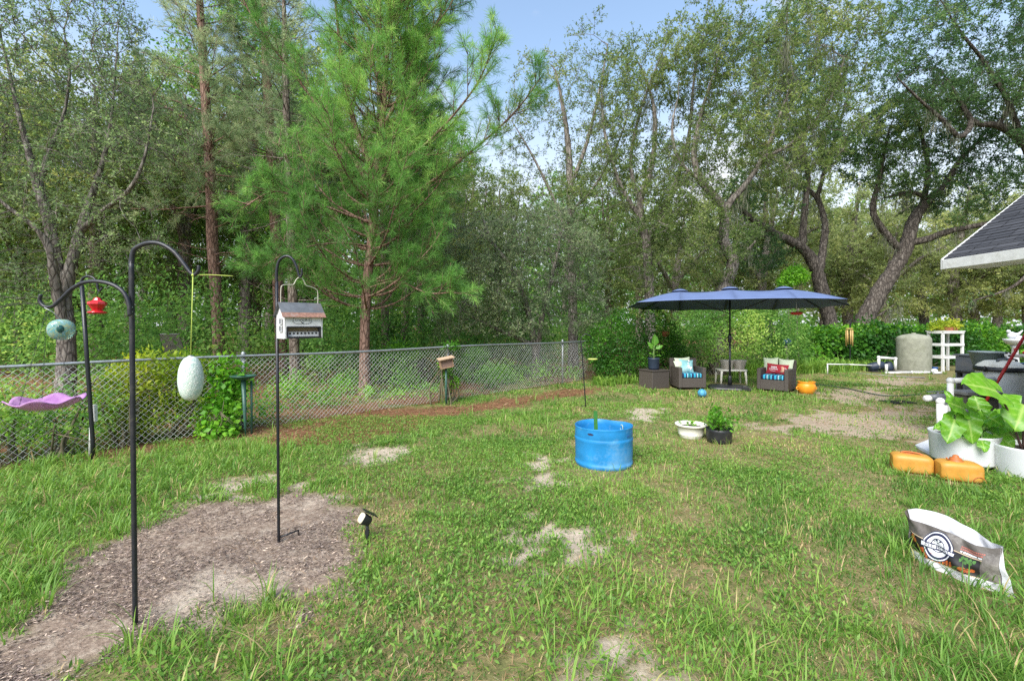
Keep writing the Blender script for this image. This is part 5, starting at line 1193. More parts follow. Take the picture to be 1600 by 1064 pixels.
# ---- blue tub
bx, by = 1.085, 5.39; b = xy(bx, by); foot(bx, by, .33)
t = thing('blue_tub', 'large blue plastic barrel half standing open on the lawn', 'tub', b)
def brim(a, z):
    r = .33; f_ = 1-.24*max(0, math.cos(a-R(52)))**6*(.3+.7*z/.46); return r*f_*(1+.02*math.cos(2*a+1))
prof = [(0, .95), (.02, .985), (.05, 1.0), (.055, .985), (.09, .985), (.2, .995), (.30, 1.0), (.318, 1.018), (.336, 1.0), (.344, .992), (.352, 1.0), (.42, .995), (.452, 1.0), (.462, 1.008), (.466, .998)]
inn = [(.462, .982), (.40, .978), (.2, .975), (.012, .95)]
def tb(prof_):
    n = 72; V = [(brim(2*math.pi*j/n, z)*k*math.cos(2*math.pi*j/n), brim(2*math.pi*j/n, z)*k*math.sin(2*math.pi*j/n), z-.01+.006*math.sin(2*math.pi*j/n+2)*(z/.46)) for z, k in prof_ for j in range(n)]
    return V, [(i*n+j, i*n+(j+1) % n, (i+1)*n+(j+1) % n, (i+1)*n+j) for i in range(len(prof_)-1) for j in range(n)]
mb = MB(); V, Fc = tb(prof+inn); mb.add(V, Fc, None, True); n = 72; mb.f.append([(len(prof+inn)-1)*n+j for j in range(n)]); mb.sm.append(False); mb.build('shell', M['blue_barrel'], t)
for a, w_ in ((R(232), .075), (R(20), .07)):
    mb = MB(); rr = brim(a, .40)+.0035
    ring = []
    for k in range(17):
        q = 2*math.pi*k/16; ang = a+math.cos(q)*w_/2/rr; z_ = .395+.012*math.sin(q); r_ = brim(ang, .40)*.998+.003
        ring.append((r_*math.cos(ang), r_*math.sin(ang), z_))
    ctr = tuple(np.mean(ring[:-1], axis=0)); mb.add(ring[:-1]+[ctr], [(k, (k+1) % 16, 16) for k in range(16)]); mb.build('handle_slot', M['navy_ink'], t)
mb = MB()
for k in range(3):
    a = R(310)+k*.045; r_ = brim(a, .37)+.0015; mb.box((0, 0, 0), (.011, .003, .018), M=Matrix.Translation((r_*math.cos(a), r_*math.sin(a), .372))@Matrix.Rotation(a+R(90), 4, 'Z'))
mb.build('stamp', simple('stamp_blue', (.02, .11, .30, 1), .5), t)
a = R(28); r_ = brim(a, .4)*.97; rg = [(r_*math.cos(a+math.cos(q)*.08), r_*math.sin(a+math.cos(q)*.08), .385+.034*math.sin(q)) for q in np.linspace(0, 6.283, 20)]
MB().tube(rg, .006, 6).build('handle_ring', simple('pale_ring', (.35, .45, .38, 1), .5), t)
p0 = W(933, 690, 5.17); mb = MB(); mb.box((-.008, 0, .02), (.042, .012, .66), M=Matrix.Rotation(R(-2), 4, 'Y')); tag(mb.build('garden_stake', simple('leaf_green_stake', (.03, .16, .03, 1), .5, 0, .3, 20), None, loc=p0), 'flat dark green stake standing inside the blue tub at its front rim', 'stake')
# ---- two pots on the lawn
bx, by = 2.60, 6.62; b = xy(bx, by); foot(bx, by, .19)
t = thing('white_planter', 'round white bowl planter with seedlings on the lawn', 'planter', b)
MB().lathe([(.0005, -.01), (.15, -.01), (.155, .02), (.168, .045), (.171, .055), (.166, .062), (.178, .11), (.192, .165), (.214, .172), (.22, .182), (.218, .196), (.205, .20), (.188, .192), (.183, .165), (.175, .145), (.0005, .14)], 40).build('bowl', M['cream_plastic'], t)
MB().lathe([(.0005, .152), (.10, .156), (.178, .150)], 24).build('soil', M['soil'], t)
g = np.random.default_rng(3); n = 70; P = np.stack([g.normal(.0, .06, n), g.normal(0, .05, n), g.uniform(.16, .235, n)], 1); leaf_quads('seedling', P, unit(g.normal(0, 1, (n, 3))), unit(g.normal(0, .5, (n, 3))+[0, 0, 1]), g.uniform(.03, .06, n), g.uniform(.018, .03, n), g.uniform(.5, 1, n), M['lf_bright'], t)
bx, by = 2.885, 6.34; b = xy(bx, by); foot(bx, by, .17)
t = thing('black_planter', 'round black pot with a bushy green plant beside the white planter', 'planter', b)
MB().lathe([(.0005, -.01), (.155, -.01), (.16, .03), (.17, .15), (.175, .185), (.168, .188), (.16, .16), (.0005, .14)], 36).build('pot', M['dark_plastic'], t)
MB().lathe([(.0005, .158), (.09, .162), (.163, .155)], 24).build('soil', M['soil'], t)
mb = MB(); lv = [[], [], [], [], []]
for k in range(80):
    a = g.uniform(0, 6.283); tl = g.uniform(.05, .95); L_ = g.uniform(.14, .32); d = np.array([math.cos(a)*math.sin(tl), math.sin(a)*math.sin(tl), math.cos(tl)]); p1 = np.array([.0, 0, .15])+d*L_+np.array([-.03, -.01, -.06*tl*tl])
    mb.tube([(0.02*math.cos(a), .02*math.sin(a), .15), (np.array([0, 0, .15])+p1)/2+np.array([0, 0, .02]), p1], .003, 4)
    for j in range(6):
        lv[0].append(p1+g.normal(0, .025, 3)); lv[1].append(unit(d*.5+g.normal(0, .6, 3))); lv[2].append(unit(g.normal(0, .4, 3)+[0, 0, .8])); lv[3].append(g.uniform(.035, .06)); lv[4].append(g.uniform(.1, .7))
leaf_quads('foliage', np.array(lv[0]), np.array(lv[1]), np.array(lv[2]), np.array(lv[3]), np.array(lv[3])*.7, np.array(lv[4]), M['lf_bright'], t); mb.build('stem', M['stem_green'], t)
# ---- double parasol
UX, UY, URZ = 5.53, 11.55, R(-20)
b = xy(UX, UY)
t = thing('double_parasol', 'long navy double ended parasol on a black pole over the wicker seats', 'parasol', b, URZ)
hx, zr, zh = 1.19, 2.12, 2.49
hubs = [-hx, 0, hx]; half = 1.36
bd = []
for a in (90, 135, 180, 225, 270): bd.append((-hx, R(a), True))
bd += [(0, R(270), True)]
for a in (270, 315, 360, 405, 450): bd.append((hx, R(a), True))
bd += [(0, R(90), True)]
ribs = []
for x, a, _ in bd: 
    rl = half*(1.06 if round(math.degrees(a)) % 90 == 45 else 1.0)*(1.0 if x == 0 or round(math.degrees(a)) % 180 == 90 else 1.0)
    ribs.append((Vector((x, 0, zh if x else zh+.03)), Vector((x+rl*math.cos(a), rl*math.sin(a), zr-(.03 if round(math.degrees(a)) % 180 == 0 else 0)))))
def ribpt(r, v):
    h_, e = r; p = h_.lerp(e, v); p.z = h_.z+(e.z-h_.z)*(v**1.35); return p
mb = MB(); n = len(ribs)
for i in range(n):
    r0, r1 = ribs[i], ribs[(i+1) % n]
    def pan(u, v, r0=r0, r1=r1):
        p = ribpt(r0, v).lerp(ribpt(r1, v), u); q = 4*u*(1-u)
        p.z -= .045*q*(1-v)*(0 if (r0[0]-r1[0]).length < .01 else 1)+.02*q*v*(1-v)
        c_ = Vector(((r0[0].x+r1[0].x)/2, 0, 0)); out = Vector((p.x-c_.x, p.y, 0)); 
        if out.length > .01: p -= out.normalized()*(.05*q*v)
        p.z += .012*q*v
        return tuple(p)
    mb.grid(pan, 8, 12)
TL = lambda o_: (setattr(o_, 'rotation_euler', (R(-3.6), 0, 0)), setattr(o_, 'location', (0, -.157, .005)))
TL(mb.build('canopy', M['umbrella'], t, solid=.004))
for x in hubs:
    TL(MB().lathe([(.04, .062), (.11, .05), (.20, .012), (.21, .0), (.20, .004), (.10, .04)], 12, c=(x, 0, zh+(.012 if x else .04)-.005)).build('vent', M['umbrella'], t))
    TL(MB().lathe([(.0005, .02), (.07, .018), (.08, .0), (.06, -.01)], 14, c=(x, 0, zh+(.07 if x else .10))).build('finial', M['dark_plastic'], t))
for r in ribs: TL(MB().tube([ribpt(r, v)-Vector((0, 0, .022)) for v in np.linspace(.02, .985, 12)], .009, 6).build('rib', M['black_metal'], t))
mb = MB(); mb.tube([(0, 0, .05), (0, 0, 1.3)], .026, 14); mb.tube([(0, 0, 1.3), (0, 0, zh+.03)], .021, 14); mb.tube([(-hx, 0, zh-.03), (0, 0, zh-.01), (hx, 0, zh-.03)], .014, 8); mb.build('pole', M['black_metal'], t)
mb = MB(); mb.lathe([(.03, 1.18), (.045, 1.2), (.048, 1.34), (.03, 1.38)], 14, cap=True); mb.tube([(0, -.03, 1.27), (0, -.09, 1.27), (.07, -.10, 1.25)], .009, 6); mb.build('crank', M['dark_plastic'], t)
for sx_ in (-1, 1): MB().tube([(0, 0, 1.9), (sx_*.6, 0, 2.15), (sx_*hx, 0, 2.42)], .011, 6).build('strut', M['black_metal'], t)
mb = MB(); mb.lathe([(.52, .0), (.52, .03), (.48, .075), (.30, .10), (.06, .105)], 32, power=5, sy=.72, cap=True); mb.lathe([(.05, .10), (.045, .30), (.034, .34)], 14, cap=True); mb.build('base', M['dark_plastic'], t); foot(UX, UY, .42)
wl = MB(); wl.lathe([(.06, -.02), (.075, -.008), (.075, .008), (.06, .02)], 18, M=Matrix.Translation((.30, -.38, .07))@Matrix.Rotation(R(90), 4, 'X'), cap=True); wl.build('wheel', M['dark_plastic'], t)
c = W(1244.5, 489.6, 10.7)
t = thing('dish_hummingbird_feeder', 'flat red hummingbird feeder hanging on a white cord under the navy parasol', 'bird feeder', c)
MB().lathe([(.0005, -.04), (.08, -.036), (.125, -.012), (.134, .008), (.12, .026), (.05, .036), (.0005, .04)], 24).build('dish', M['red_paint'], t)
MB().tube([(0, 0, .03), (-.002, 0, .17), (-.004, 0, .33)], .006, 6).build('cord', M['white_ink'], t)
# ---- wicker furniture
def pillow(name, mat, parent, w, h, th, M4):
    def side(s_):
        def f(u, v):
            a, c_ = 2*u-1, 2*v-1; k = (1-abs(a)**3)*(1-abs(c_)**3)
            return (a*w/2*(1-.08*(1-c_*c_)), s_*th/2*max(k, 0)**.7, c_*h/2*(1-.10*(1-a*a)))
        return f
    mb = MB(); mb.grid(side(-1), 14, 14, M4); mb.grid(lambda u, v: side(1)(1-u, v), 14, 14, M4); return mb.build(name, mat, parent)
def wicker_chair(label):
    t = thing('wicker_armchair', label, 'armchair', (0, 0, 0), 0, 'wicker armchairs under the parasol'); w, d = .69, .70
    MB().box((0, -d/2+.03, .165), (w-.16, .04, .24)).box((0, 0, .26), (w-.16, d-.1, .05)).build('seat', M['wicker'], t, bevel=.012)
    for s_ in (-1, 1): MB().box((s_*(w/2-.045), -.02, .295), (.09, d-.04, .51)).build('arm', M['wicker'], t, bevel=.015)
    m4 = Matrix.Translation((0, d/2-.05, .39))@Matrix.Rotation(R(-7), 4, 'X'); MB().box((0, 0, 0), (w+.02, .09, .72), M=m4).build('backrest', M['wicker'], t, bevel=.02)
    for sx_ in (-1, 1):
        for sy_ in (-1, 1): MB().box((sx_*(w/2-.05), sy_*(d/2-.06), .015), (.05, .05, .07)).build('leg', M['dark_plastic'], t)
    return t
c1 = wicker_chair('brown wicker armchair with aqua pillow next to the wicker box'); c1.location = xy(4.53, 11.76); foot(4.53, 11.76, .42)
c2 = c1.copy(); COL.objects.link(c2); c2['label'] = 'brown wicker armchair with red pillow right of the parasol pole'; c2.location = xy(6.56, 11.29); c2.rotation_euler = (0, 0, R(-45)); foot(6.56, 11.29, .42)
for ch in list(c1.children): k = ch.copy(); COL.objects.link(k); k.parent = c2
for ch, lb in ((c1, 'blue striped seat cushion on the wicker armchair by the box'), (c2, 'blue striped seat cushion under the red pillow')):
    cs = MB().box((0, 0, 0), (.50, .54, .11)).build('seat_cushion', M['stripe_cloth'], None, bevel=.03, seg=3); cs.matrix_world = Matrix.Translation(ch.location)@Matrix.Rotation(ch.rotation_euler[2], 4, 'Z')@Matrix.Translation((0, -.06, .345)); tag(cs, lb, 'cushion', 'striped seat cushions')
def put_pillow(ch, mat, w, h, th, loc, rx, rz, name, label, ry=0):
    o_ = pillow(name, mat, None, w, h, th, Matrix.Identity(4)); o_.matrix_world = Matrix.Translation(ch.location)@Matrix.Rotation(ch.rotation_euler[2], 4, 'Z')@Matrix.Translation(loc)@Matrix.Rotation(rz, 4, 'Z')@Matrix.Rotation(rx, 4, 'X')@Matrix.Rotation(ry, 4, 'Y'); return tag(o_, label, 'pillow')
put_pillow(c1, M['mint_cloth'], .42, .40, .14, (-.04, .18, .575), R(-14), R(4), 'mint_pillow', 'pale green pillow behind the aqua pillow', R(-4))
put_pillow(c1, M['mint_cloth'], .36, .22, .12, (-.17, .05, .60), R(-20), R(20), 'mint_bolster', 'small pale green pillow on the left arm of the armchair by the box', R(-6))
pa = put_pillow(c1, M['aqua_cloth'], .38, .36, .13, (-.01, .03, .55), R(-20), R(6), 'aqua_pillow', 'aqua pillow with a white patterned corner on the armchair by the box', R(5))
mb = MB(); g = np.random.default_rng(9)
for k in range(9): mb.ico((.05+g.normal(0, .04), -.060, -.02+g.normal(0, .06)), (g.uniform(.012, .03), .012, g.uniform(.012, .03)), 2)
mb.build('printed_pattern', M['white_ink'], pa)
put_pillow(c2, M['mint_cloth'], .34, .40, .13, (-.17, .17, .60), R(-12), R(3), 'mint_pillow', 'pale mint pillow left of the pair behind the red pillow', R(-3))
put_pillow(c2, M['mint_cloth'], .34, .38, .13, (.16, .17, .59), R(-12), R(-3), 'mint_pillow', 'pale mint pillow right of the pair behind the red pillow', R(3))
pr = put_pillow(c2, M['red_cloth'], .50, .27, .12, (.02, .0, .525), R(-16), R(0), 'red_pillow', 'long red pillow with white script and a printed mug', R(3))
def rp(u, z): return (u, -.062*max(.35, 1-(abs(u)/.26)**2)-.003, z)
mb = MB(); g = np.random.default_rng(4)
for row, (u0, u1, z0_) in enumerate(((-.13, .0, .035), (-.17, .03, -.012))):
    us = np.linspace(u0, u1, 34); mb.tube([rp(u, z0_+.016*math.sin(k*1.35+row)*(1+.5*math.sin(k*.7))) for k, u in enumerate(us)], .0048, 5)
us = np.linspace(-.15, -.02, 10); mb.tube([rp(u, -.05-.015*math.sin((u+.15)*14)) for u in us], .004, 5); mb.build('script', M['white_ink'], pr)
mb = MB(); mb.lathe([(.0005, -.002), (.052, -.001), (.052, .006), (.0005, .008)], 20, M=Matrix.Translation((.115, -.048, -.005))@Matrix.Rotation(R(90), 4, 'X'), sy=1.35, power=3); mg = mb.build('printed_mug', simple('mug_print', (.62, .36, .24, 1), .8, 0, .3, 40), pr)
MB().tube([rp(.165, .035), rp(.195, .03), rp(.20, -.02), rp(.168, -.04)], .007, 6).build('mug_handle', M['white_ink'], mg)
mb = MB(); mb.box((.095, -.058, .02), (.012, .004, .016)).box((.125, -.058, .02), (.012, .004, .016)).box((.11, -.058, -.025), (.05, .004, .012)); mb.build('mug_face', simple('mug_brown', (.2, .08, .04, 1), .8), mg)
# wicker box with potted plant
b = xy(3.70, 11.86); foot(3.70, 11.86, .42)
t = thing('wicker_box', 'square brown wicker storage box left of the armchairs', 'storage box', b, R(22))
MB().box((0, 0, .215), (.54, .54, .43)).build('body', M['wicker'], t, bevel=.012); MB().box((0, 0, .447), (.57, .57, .03)).build('lid', M['wicker'], t, bevel=.008)
pz = b.z+.462; PX, PY = (1021.5-CX)/F*11.8, 11.8
t = thing('potted_canna', 'dark blue pot with a broad leaved plant standing on the wicker box', 'potted plant', (PX, PY, pz))
MB().lathe([(.0005, 0), (.125, 0), (.135, .05), (.148, .26), (.153, .27), (.153, .30), (.143, .30), (.138, .26), (.0005, .25)], 32).build('pot', M['navy_pot'], t)
MB().lathe([(.0005, .262), (.139, .258)], 20).build('soil', M['soil'], t)
def broad_leaf(P0, d, nrm, ln, w, mat, parent, name, droop=.25, heart=False, ruff=.02, fold=.15, seed=0, nu=22, nv=14):
    d = Vector(d).normalized(); nrm = Vector(nrm); s_ = d.cross(nrm).normalized(); nrm = s_.cross(d).normalized(); ph = seed*1.7
    V = []; A = []
    for i in range(nu+1):
        u = i/nu
        if heart: tt = u*1.32-.32; wd = (max(0, 1-((u-.36)/.64)**2)**.75 if u > .36 else (1-((.36-u)/.40)**2)**.5)
        else: tt = u; wd = math.sin(math.pi*min(1, u**.75))**.8
        for j in range(nv+1):
            v = 2*j/nv-1; x = tt
            gap = 0
            if heart and u < .27: gap = (.27-u)*.55
            vv = v if not gap else math.copysign(gap+(1-gap)*abs(v), v) if abs(v) > 1e-6 else 0
            off = vv*wd*w/2*(1+.05*math.sin(u*26+ph)*abs(v))
            if heart and gap and abs(v) < .15: x = .0+.02*u
            p = Vector(P0)+d*(x*ln)+s_*off+nrm*(fold*abs(off)+ruff*math.sin(u*17+ph+v*2)*abs(v)-droop*ln*max(tt, 0)**2-.25*abs(off)*max(0, -tt))
            V.append(p); sv = abs(((u*6.0-abs(v)*1.0) % 1)-.5); A.append(max(1-abs(v)*nv*.6, .75*max(0, 1-sv*7)*(.9-.4*abs(v)), 0))
    Fc = [(i*(nv+1)+j, (i+1)*(nv+1)+j, (i+1)*(nv+1)+j+1, i*(nv+1)+j+1) for i in range(nu) for j in range(nv)]
    return np_mesh(name, np.array([tuple(p) for p in V]), [np.array(Fc)], mat, parent, True, {'vein': np.clip(A, 0, 1)})
mb = MB(); mb.tube(smooth_path([(0, 0, .25), (.0, 0, .45), (.01, 0, .62)], 4), [.02]*5+[.014]*4, 8)
for k, (d, nr, L_, w_, z) in enumerate((((.12, -.1, 1), (.3, -1, .1), .30, .20, .56), ((-.6, -.3, .75), (-.3, -.9, .4), .22, .10, .50), ((.75, -.2, .5), (0, -.9, .6), .20, .11, .50), ((-.5, -.5, .3), (0, -.6, .8), .17, .08, .36), ((.4, -.6, .2), (0, -.3, 1), .16, .08, .34), ((.1, .6, .7), (0, -.8, .5), .22, .12, .5))):
    dv = Vector(d).normalized(); p1 = Vector((.005, 0, z))+dv*.06; mb.tube([(.005, 0, z-.08), (.005, 0, z), p1], .007, 5); broad_leaf(p1, d, nr, L_, w_, M['banana'], t, 'leaf', .25, False, .006, .25, k)
mb.build('stem', M['stem_green'], t)
# small white table with two pots
b = xy(5.985, 12.45); foot(5.985, 12.45, .4)
t = thing('plastic_side_table', 'low cream plastic side table behind the parasol pole', 'table', b, R(-6))
MB().lathe([(.0005, .365), (.36, .365), (.37, .375), (.37, .40), (.36, .408), (.0005, .408)], 28, power=6, sy=.72).build('tabletop', M['cream_plastic'], t)
for sx_ in (-1, 1):
    for sy_ in (-1, 1): MB().tube([(sx_*.33, sy_*.22, -.02), (sx_*.315, sy_*.21, .25), (sx_*.30, sy_*.20, .37)], [.026, .03, .034], 8).build('leg', M['cream_plastic'], t)
for k, (px, lb) in enumerate(((1136, 'square taupe plant pot at the left on the cream side table'), (1155, 'square taupe plant pot at the right on the cream side table'))):
    mb = MB(); mb.lathe([(.0005, 0), (.10, 0), (.145, .22), (.152, .235), (.152, .25), (.14, .25), (.132, .22), (.0005, .20)], 24, power=6); o_ = mb.build('square_pot', M['taupe_pot'], None, loc=((px-CX)/F*12.42, 12.42, b.z+.408)); o_.rotation_euler[2] = R(10+k*12); tag(o_, lb, 'plant pot', 'taupe pots on the side table')
# yellow pot and ball
b = xy((1260-CX)/F*10.85, 10.85); foot(b.x, b.y, .17)
t = thing('yellow_pot', 'squat yellow glazed pot on the grass right of the armchairs', 'plant pot', b)
MB().lathe([(.0005, -.01), (.13, -.01), (.165, .04), (.192, .11), (.196, .17), (.18, .225), (.168, .245), (.185, .275), (.188, .288), (.17, .288), (.155, .245), (.0005, .235)], 36).build('pot', M['yellow_pot'], t)
for s_ in (-1, 1): MB().tube(smooth_path([(s_*.17, 0, .16), (s_*.225, 0, .15), (s_*.235, 0, .11), (s_*.195, 0, .09)], 4), .016, 8).build('handle', M['yellow_pot'], t)
g = np.random.default_rng(8); n = 60; a = g.uniform(0, 6.283, n); r_ = .11*np.sqrt(g.uniform(0, 1, n)); V, Q, T_, A = blades('s', r_*np.cos(a), r_*np.sin(a), np.full(n, .235), a, g.uniform(.08, .22, n), g.uniform(.010, .02, n), np.abs(g.normal(.3, .3, n)), g.uniform(.2, 1.2, n), g.uniform(.35, .8, n), None, 4); np_mesh('sprout', V, [Q, T_], M['grass'], t, True, {'tint': A})
p0 = xy((1097-CX)/F*10.3, 10.3); foot(p0.x, p0.y, .05)
t = thing('toy_ball', 'light blue rubber ball with dark grooves on the grass', 'ball', (p0.x, p0.y, p0.z+.085))
mb = MB(); mb.ico((0, 0, 0), .097, 4); mb.build('ball', simple('ball_blue', (.06, .30, .48, 1), .55, 0, .3, 30, .1, dirt=(.3, .45, .5, 1)), t)
mb = MB()
for m_ in (Matrix.Rotation(.5, 4, 'X'), Matrix.Rotation(1.9, 4, 'Y'), Matrix.Rotation(1.2, 4, 'X')@Matrix.Rotation(.7, 4, 'Y')): mb.tube([(.0955*math.cos(q), .0955*math.sin(q), .01*math.sin(3*q)) for q in np.linspace(0, 6.283, 30)], .0045, 5, M=m_)
mb.build('groove', M['navy_ink'], t)
# gazing globe, hanging pot, wind chime
c = W(1230, 534.6, 14.75); t = thing('gazing_globe', 'dark blue glass globe half hidden in the hedge behind the parasol', 'garden globe', (c.x, c.y, float(gz(c.x, c.y))))
MB().ico((0, 0, c.z), .13, 4).build('globe', M['blue_glass'], t); MB().lathe([(.14, -.03), (.11, .05), (.04, .2), (.035, c.z-.35), (.07, c.z-.19), (.09, c.z-.12)], 20, cap=True).build('pedestal', M['concrete'], t)
c = W(1039.5, 521, 12.75); t = thing('hanging_basket', 'small terracotta hanging pot in front of the corner shrub', 'plant pot', c)
MB().lathe([(.0005, -.09), (.07, -.085), (.115, .03), (.122, .05), (.11, .052), (.0005, .03)], 22).build('pot', M['terracotta'], t)
mb = MB()
for a in (0, 2.1, 4.2): mb.tube([(.11*math.cos(a), .11*math.sin(a), .045), (.05*math.cos(a), .05*math.sin(a), .22), (0, .02, .38)], .004, 4)
mb.tube([(0, .02, .37), (.02, .25, .42), (.05, .6, .3)], .008, 5); mb.build('hanger', M['vine_stem'], t)
n = 60; P = np.stack([g.normal(0, .06, n), g.normal(0, .06, n), g.uniform(.04, .14, n)], 1); leaf_quads('foliage', P, unit(g.normal(0, 1, (n, 3))), unit(g.normal(0, .5, (n, 3))+[0, 0, 1]), g.uniform(.04, .08, n), g.uniform(.02, .04, n), g.uniform(.2, .8, n), M['lf_under'], t)
D = 16.55; c = W(1327, 514, D); bb_ = xy(c.x+.12, D+.12)
t = thing('chime_bracket', 'dark metal crook rising out of the hedge above the bamboo chime', 'hook pole', bb_)
MB().tube(smooth_path([(0, 0, -.1), (0, 0, 1.5), (.06, -.01, 1.72), (.0, -.06, 1.80), (-.10, -.11, 1.76), (-.15, -.12, 1.72), (-.24, -.12, 1.78)], 6), np.linspace(.02, .012, 37), 8).build('pole', M['black_metal'], t)
t = thing('wind_chime', 'bamboo wind chime hanging in front of the back hedge', 'wind chime', c)
MB().lathe([(.0005, .03), (.10, .025), (.115, .01), (.115, -.005), (.0005, -.01)], 14).build('top_disc', M['bamboo'], t)
for k in range(6):
    a = k*1.047+.3; MB().tube([(.095*math.cos(a), .095*math.sin(a), -.04), (.095*math.cos(a), .095*math.sin(a), -.50-.06*(k % 3))], .024, 8).build('tube', M['bamboo'], t)
mb = MB(); mb.tube([(0, 0, .02), (0, 0, .14), (-.03, 0, .255)], .005, 4)
for k in range(6): a = k*1.047+.3; mb.tube([(.095*math.cos(a), .095*math.sin(a), 0), (.095*math.cos(a), .095*math.sin(a), -.05)], .004, 4)
mb.build('cord', M['dark_plastic'], t)
# ---- concrete tank, shelf stand, pipes
b = xy((1427.5-CX)/F*15.85, 15.85); foot(b.x, b.y, .52)
t = thing('concrete_tank', 'round mossy concrete tank with shallow domed top by the back hedge', 'tank', b)
MB().lathe([(.0005, -.05), (.44, -.05), (.47, .03), (.478, .10), (.478, 1.10), (.47, 1.155), (.44, 1.20), (.30, 1.265), (.12, 1.30), (.0005, 1.305)], 48).build('shell', M['concrete'], t)
MB().lathe([(.06, 1.295), (.06, 1.335), (.0005, 1.337)], 16).build('plug', M['concrete'], t); MB().lathe([(.56, -.05), (.56, .03), (.0005, .032)], 32).build('pad', M['grey_board'], t)
D = 15.9; b = xy((1477-CX)/F*D, D)
t = thing('shelf_stand', 'tall open white stand carrying a planter right of the concrete tank', 'stand', b, R(12))
hw = .43
for sx_, sy_ in ((-1, -1), (1, -1), (-1, 1), (1, 1)): MB().box((sx_*hw, sy_*.22, .68), (.075, .06, 1.40)).build('leg', M['white_wood'], t)
for z in (1.36, .93, .50):
    MB().box((0, -.255, z), (2*hw+.06, .03, .085)).box((0, .255, z), (2*hw+.06, .03, .085)).box((-hw-.05, 0, z), (.03, .45, .085)).box((hw+.05, 0, z), (.03, .45, .085)).build('rail', M['white_wood'], t)
MB().box((0, 0, 1.395), (2*hw+.12, .56, .03)).build('top', M['white_wood'], t)
tp = thing('tray_planter', 'brown tray of yellow green plants on top of the white stand', 'planter', (b.x, b.y, b.z+1.41), R(12))
MB().box((.08, 0, .06), (.62, .34, .12), taper=.85).build('tray', M['terracotta'], tp, bevel=.01)
P, d, nn, s, w, ti = cloud_leaves([((-.2, 0, .2), (.3, .25, .16)), ((.2, 0, .2), (.32, .25, .16)), ((.42, 0, .12), (.16, .2, .18)), ((-.45, 0, .10), (.16, .2, .14))], 900, np.random.default_rng(5), .10, .45, .7, .5); leaf_quads('foliage', P, d, nn, s, w, ti, M['lf_yellow'], tp)
def pipe(name, label, pts, r, D=None, mat='pvc', extra=None):
    q = wp(pts, D); b = Vector(q[0]); b.z = 0; mb = MB(); q = rel(q, b)
    for i in range(len(q)-1): mb.tube([q[i], q[i+1]], r, 10)
    t = thing(name, label, 'pipe', b); mb.build('pipe', M[mat], t)
    for p in q[1:-1]: MB().ico(p, r*1.35, 2).build('elbow', M[mat], t)
    return t
pipe('irrigation_pipe', 'thin white pipe run low in front of the hedge plants left of the pump', [(1293, 585, 14.1), (1293, 569, 14.1), (1328, 569.5, 14.2), (1362, 571, 14.3)], .018)
pipe('riser_pipe', 'white pipe arch rising over the blue pump beside the tank', [(1373, 575, 15.6), (1373, 558.5, 15.6), (1399, 560.5, 15.6), (1399, 579, 15.6)], .045)
pipe('supply_pipe', 'long white pipe lying on the ground in front of the concrete tank', [(1385, 569, 15.0), (1385, 582.5, 15.0), (1425, 582, 15.0), (1461, 582, 15.0)], .042)
b = xy((1371-CX)/F*15.7, 15.7); t = thing('water_pump', 'blue water pump between the white pipes left of the tank', 'pump', b)
MB().lathe([(.06, -.30), (.14, -.28), (.15, .12), (.12, .2), (.06, .22)], 18, M=Matrix.Translation((0, 0, .2))@Matrix.Rotation(R(78), 4, 'Y'), cap=True).build('housing', M['navy_pot'], t); MB().lathe([(.13, 0), (.15, .12), (.10, .30), (.04, .34)], 16, c=(.42, .05, .02), cap=True).build('motor', M['navy_pot'], t); MB().box((.1, 0, .02), (.8, .3, .06)).build('foot', M['dark_plastic'], t)
b = xy((1460-CX)/F*14.9, 14.9); t = thing('pipe_valve', 'blue and white valve at the end of the ground pipe', 'valve', b)
MB().ico((.0, 0, .10), (.10, .08, .09), 2).tube([(-.12, -.1, .06), (.1, -.12, .05)], .045, 8).build('body', M['white_plastic'], t); MB().box((.02, 0, .21), (.16, .05, .05)).tube([(.02, 0, .1), (.02, 0, .21)], .03, 8).build('handle', M['blue_enamel'], t)
q = [tuple(G(px, py)+Vector((0, 0, .02+float(gz(*tuple(G(px, py))[:2]))))) for px, py in ((1268, 601), (1290, 603), (1320, 607), (1345, 612), (1375, 618), (1410, 619), (1440, 616))]
tag(MB().tube(smooth_path(q, 6), .013, 6).build('garden_hose', simple('hose_green', (.03, .07, .05, 1), .5), None), 'dark green garden hose snaking over the bare dirt', 'hose')
q = [tuple(G(px, py)+Vector((0, 0, .02))) for px, py in ((1338, 584), (1370, 586.5), (1400, 589), (1445, 591))]
tag(MB().tube(q, .03, 4, flat=.6).build('edging_strip', M['grey_board'], None), 'pale edging strip on the ground in front of the tank', 'edging')
b = xy((1402-CX)/F*9.5, 9.5); mb = MB()
for k in range(7): mb.box((k*.07-.21, 0, .03), (.02, .34, .02), rz=R(18))
mb.box((0, -.12, .022), (.5, .03, .015), rz=R(18)).box((0, .12, .022), (.5, .03, .015), rz=R(18)); tag(mb.build('metal_grate', M['dark_plastic'], None, loc=b), 'dark grate lying flat on the dirt between tank and white pipes', 'grate')
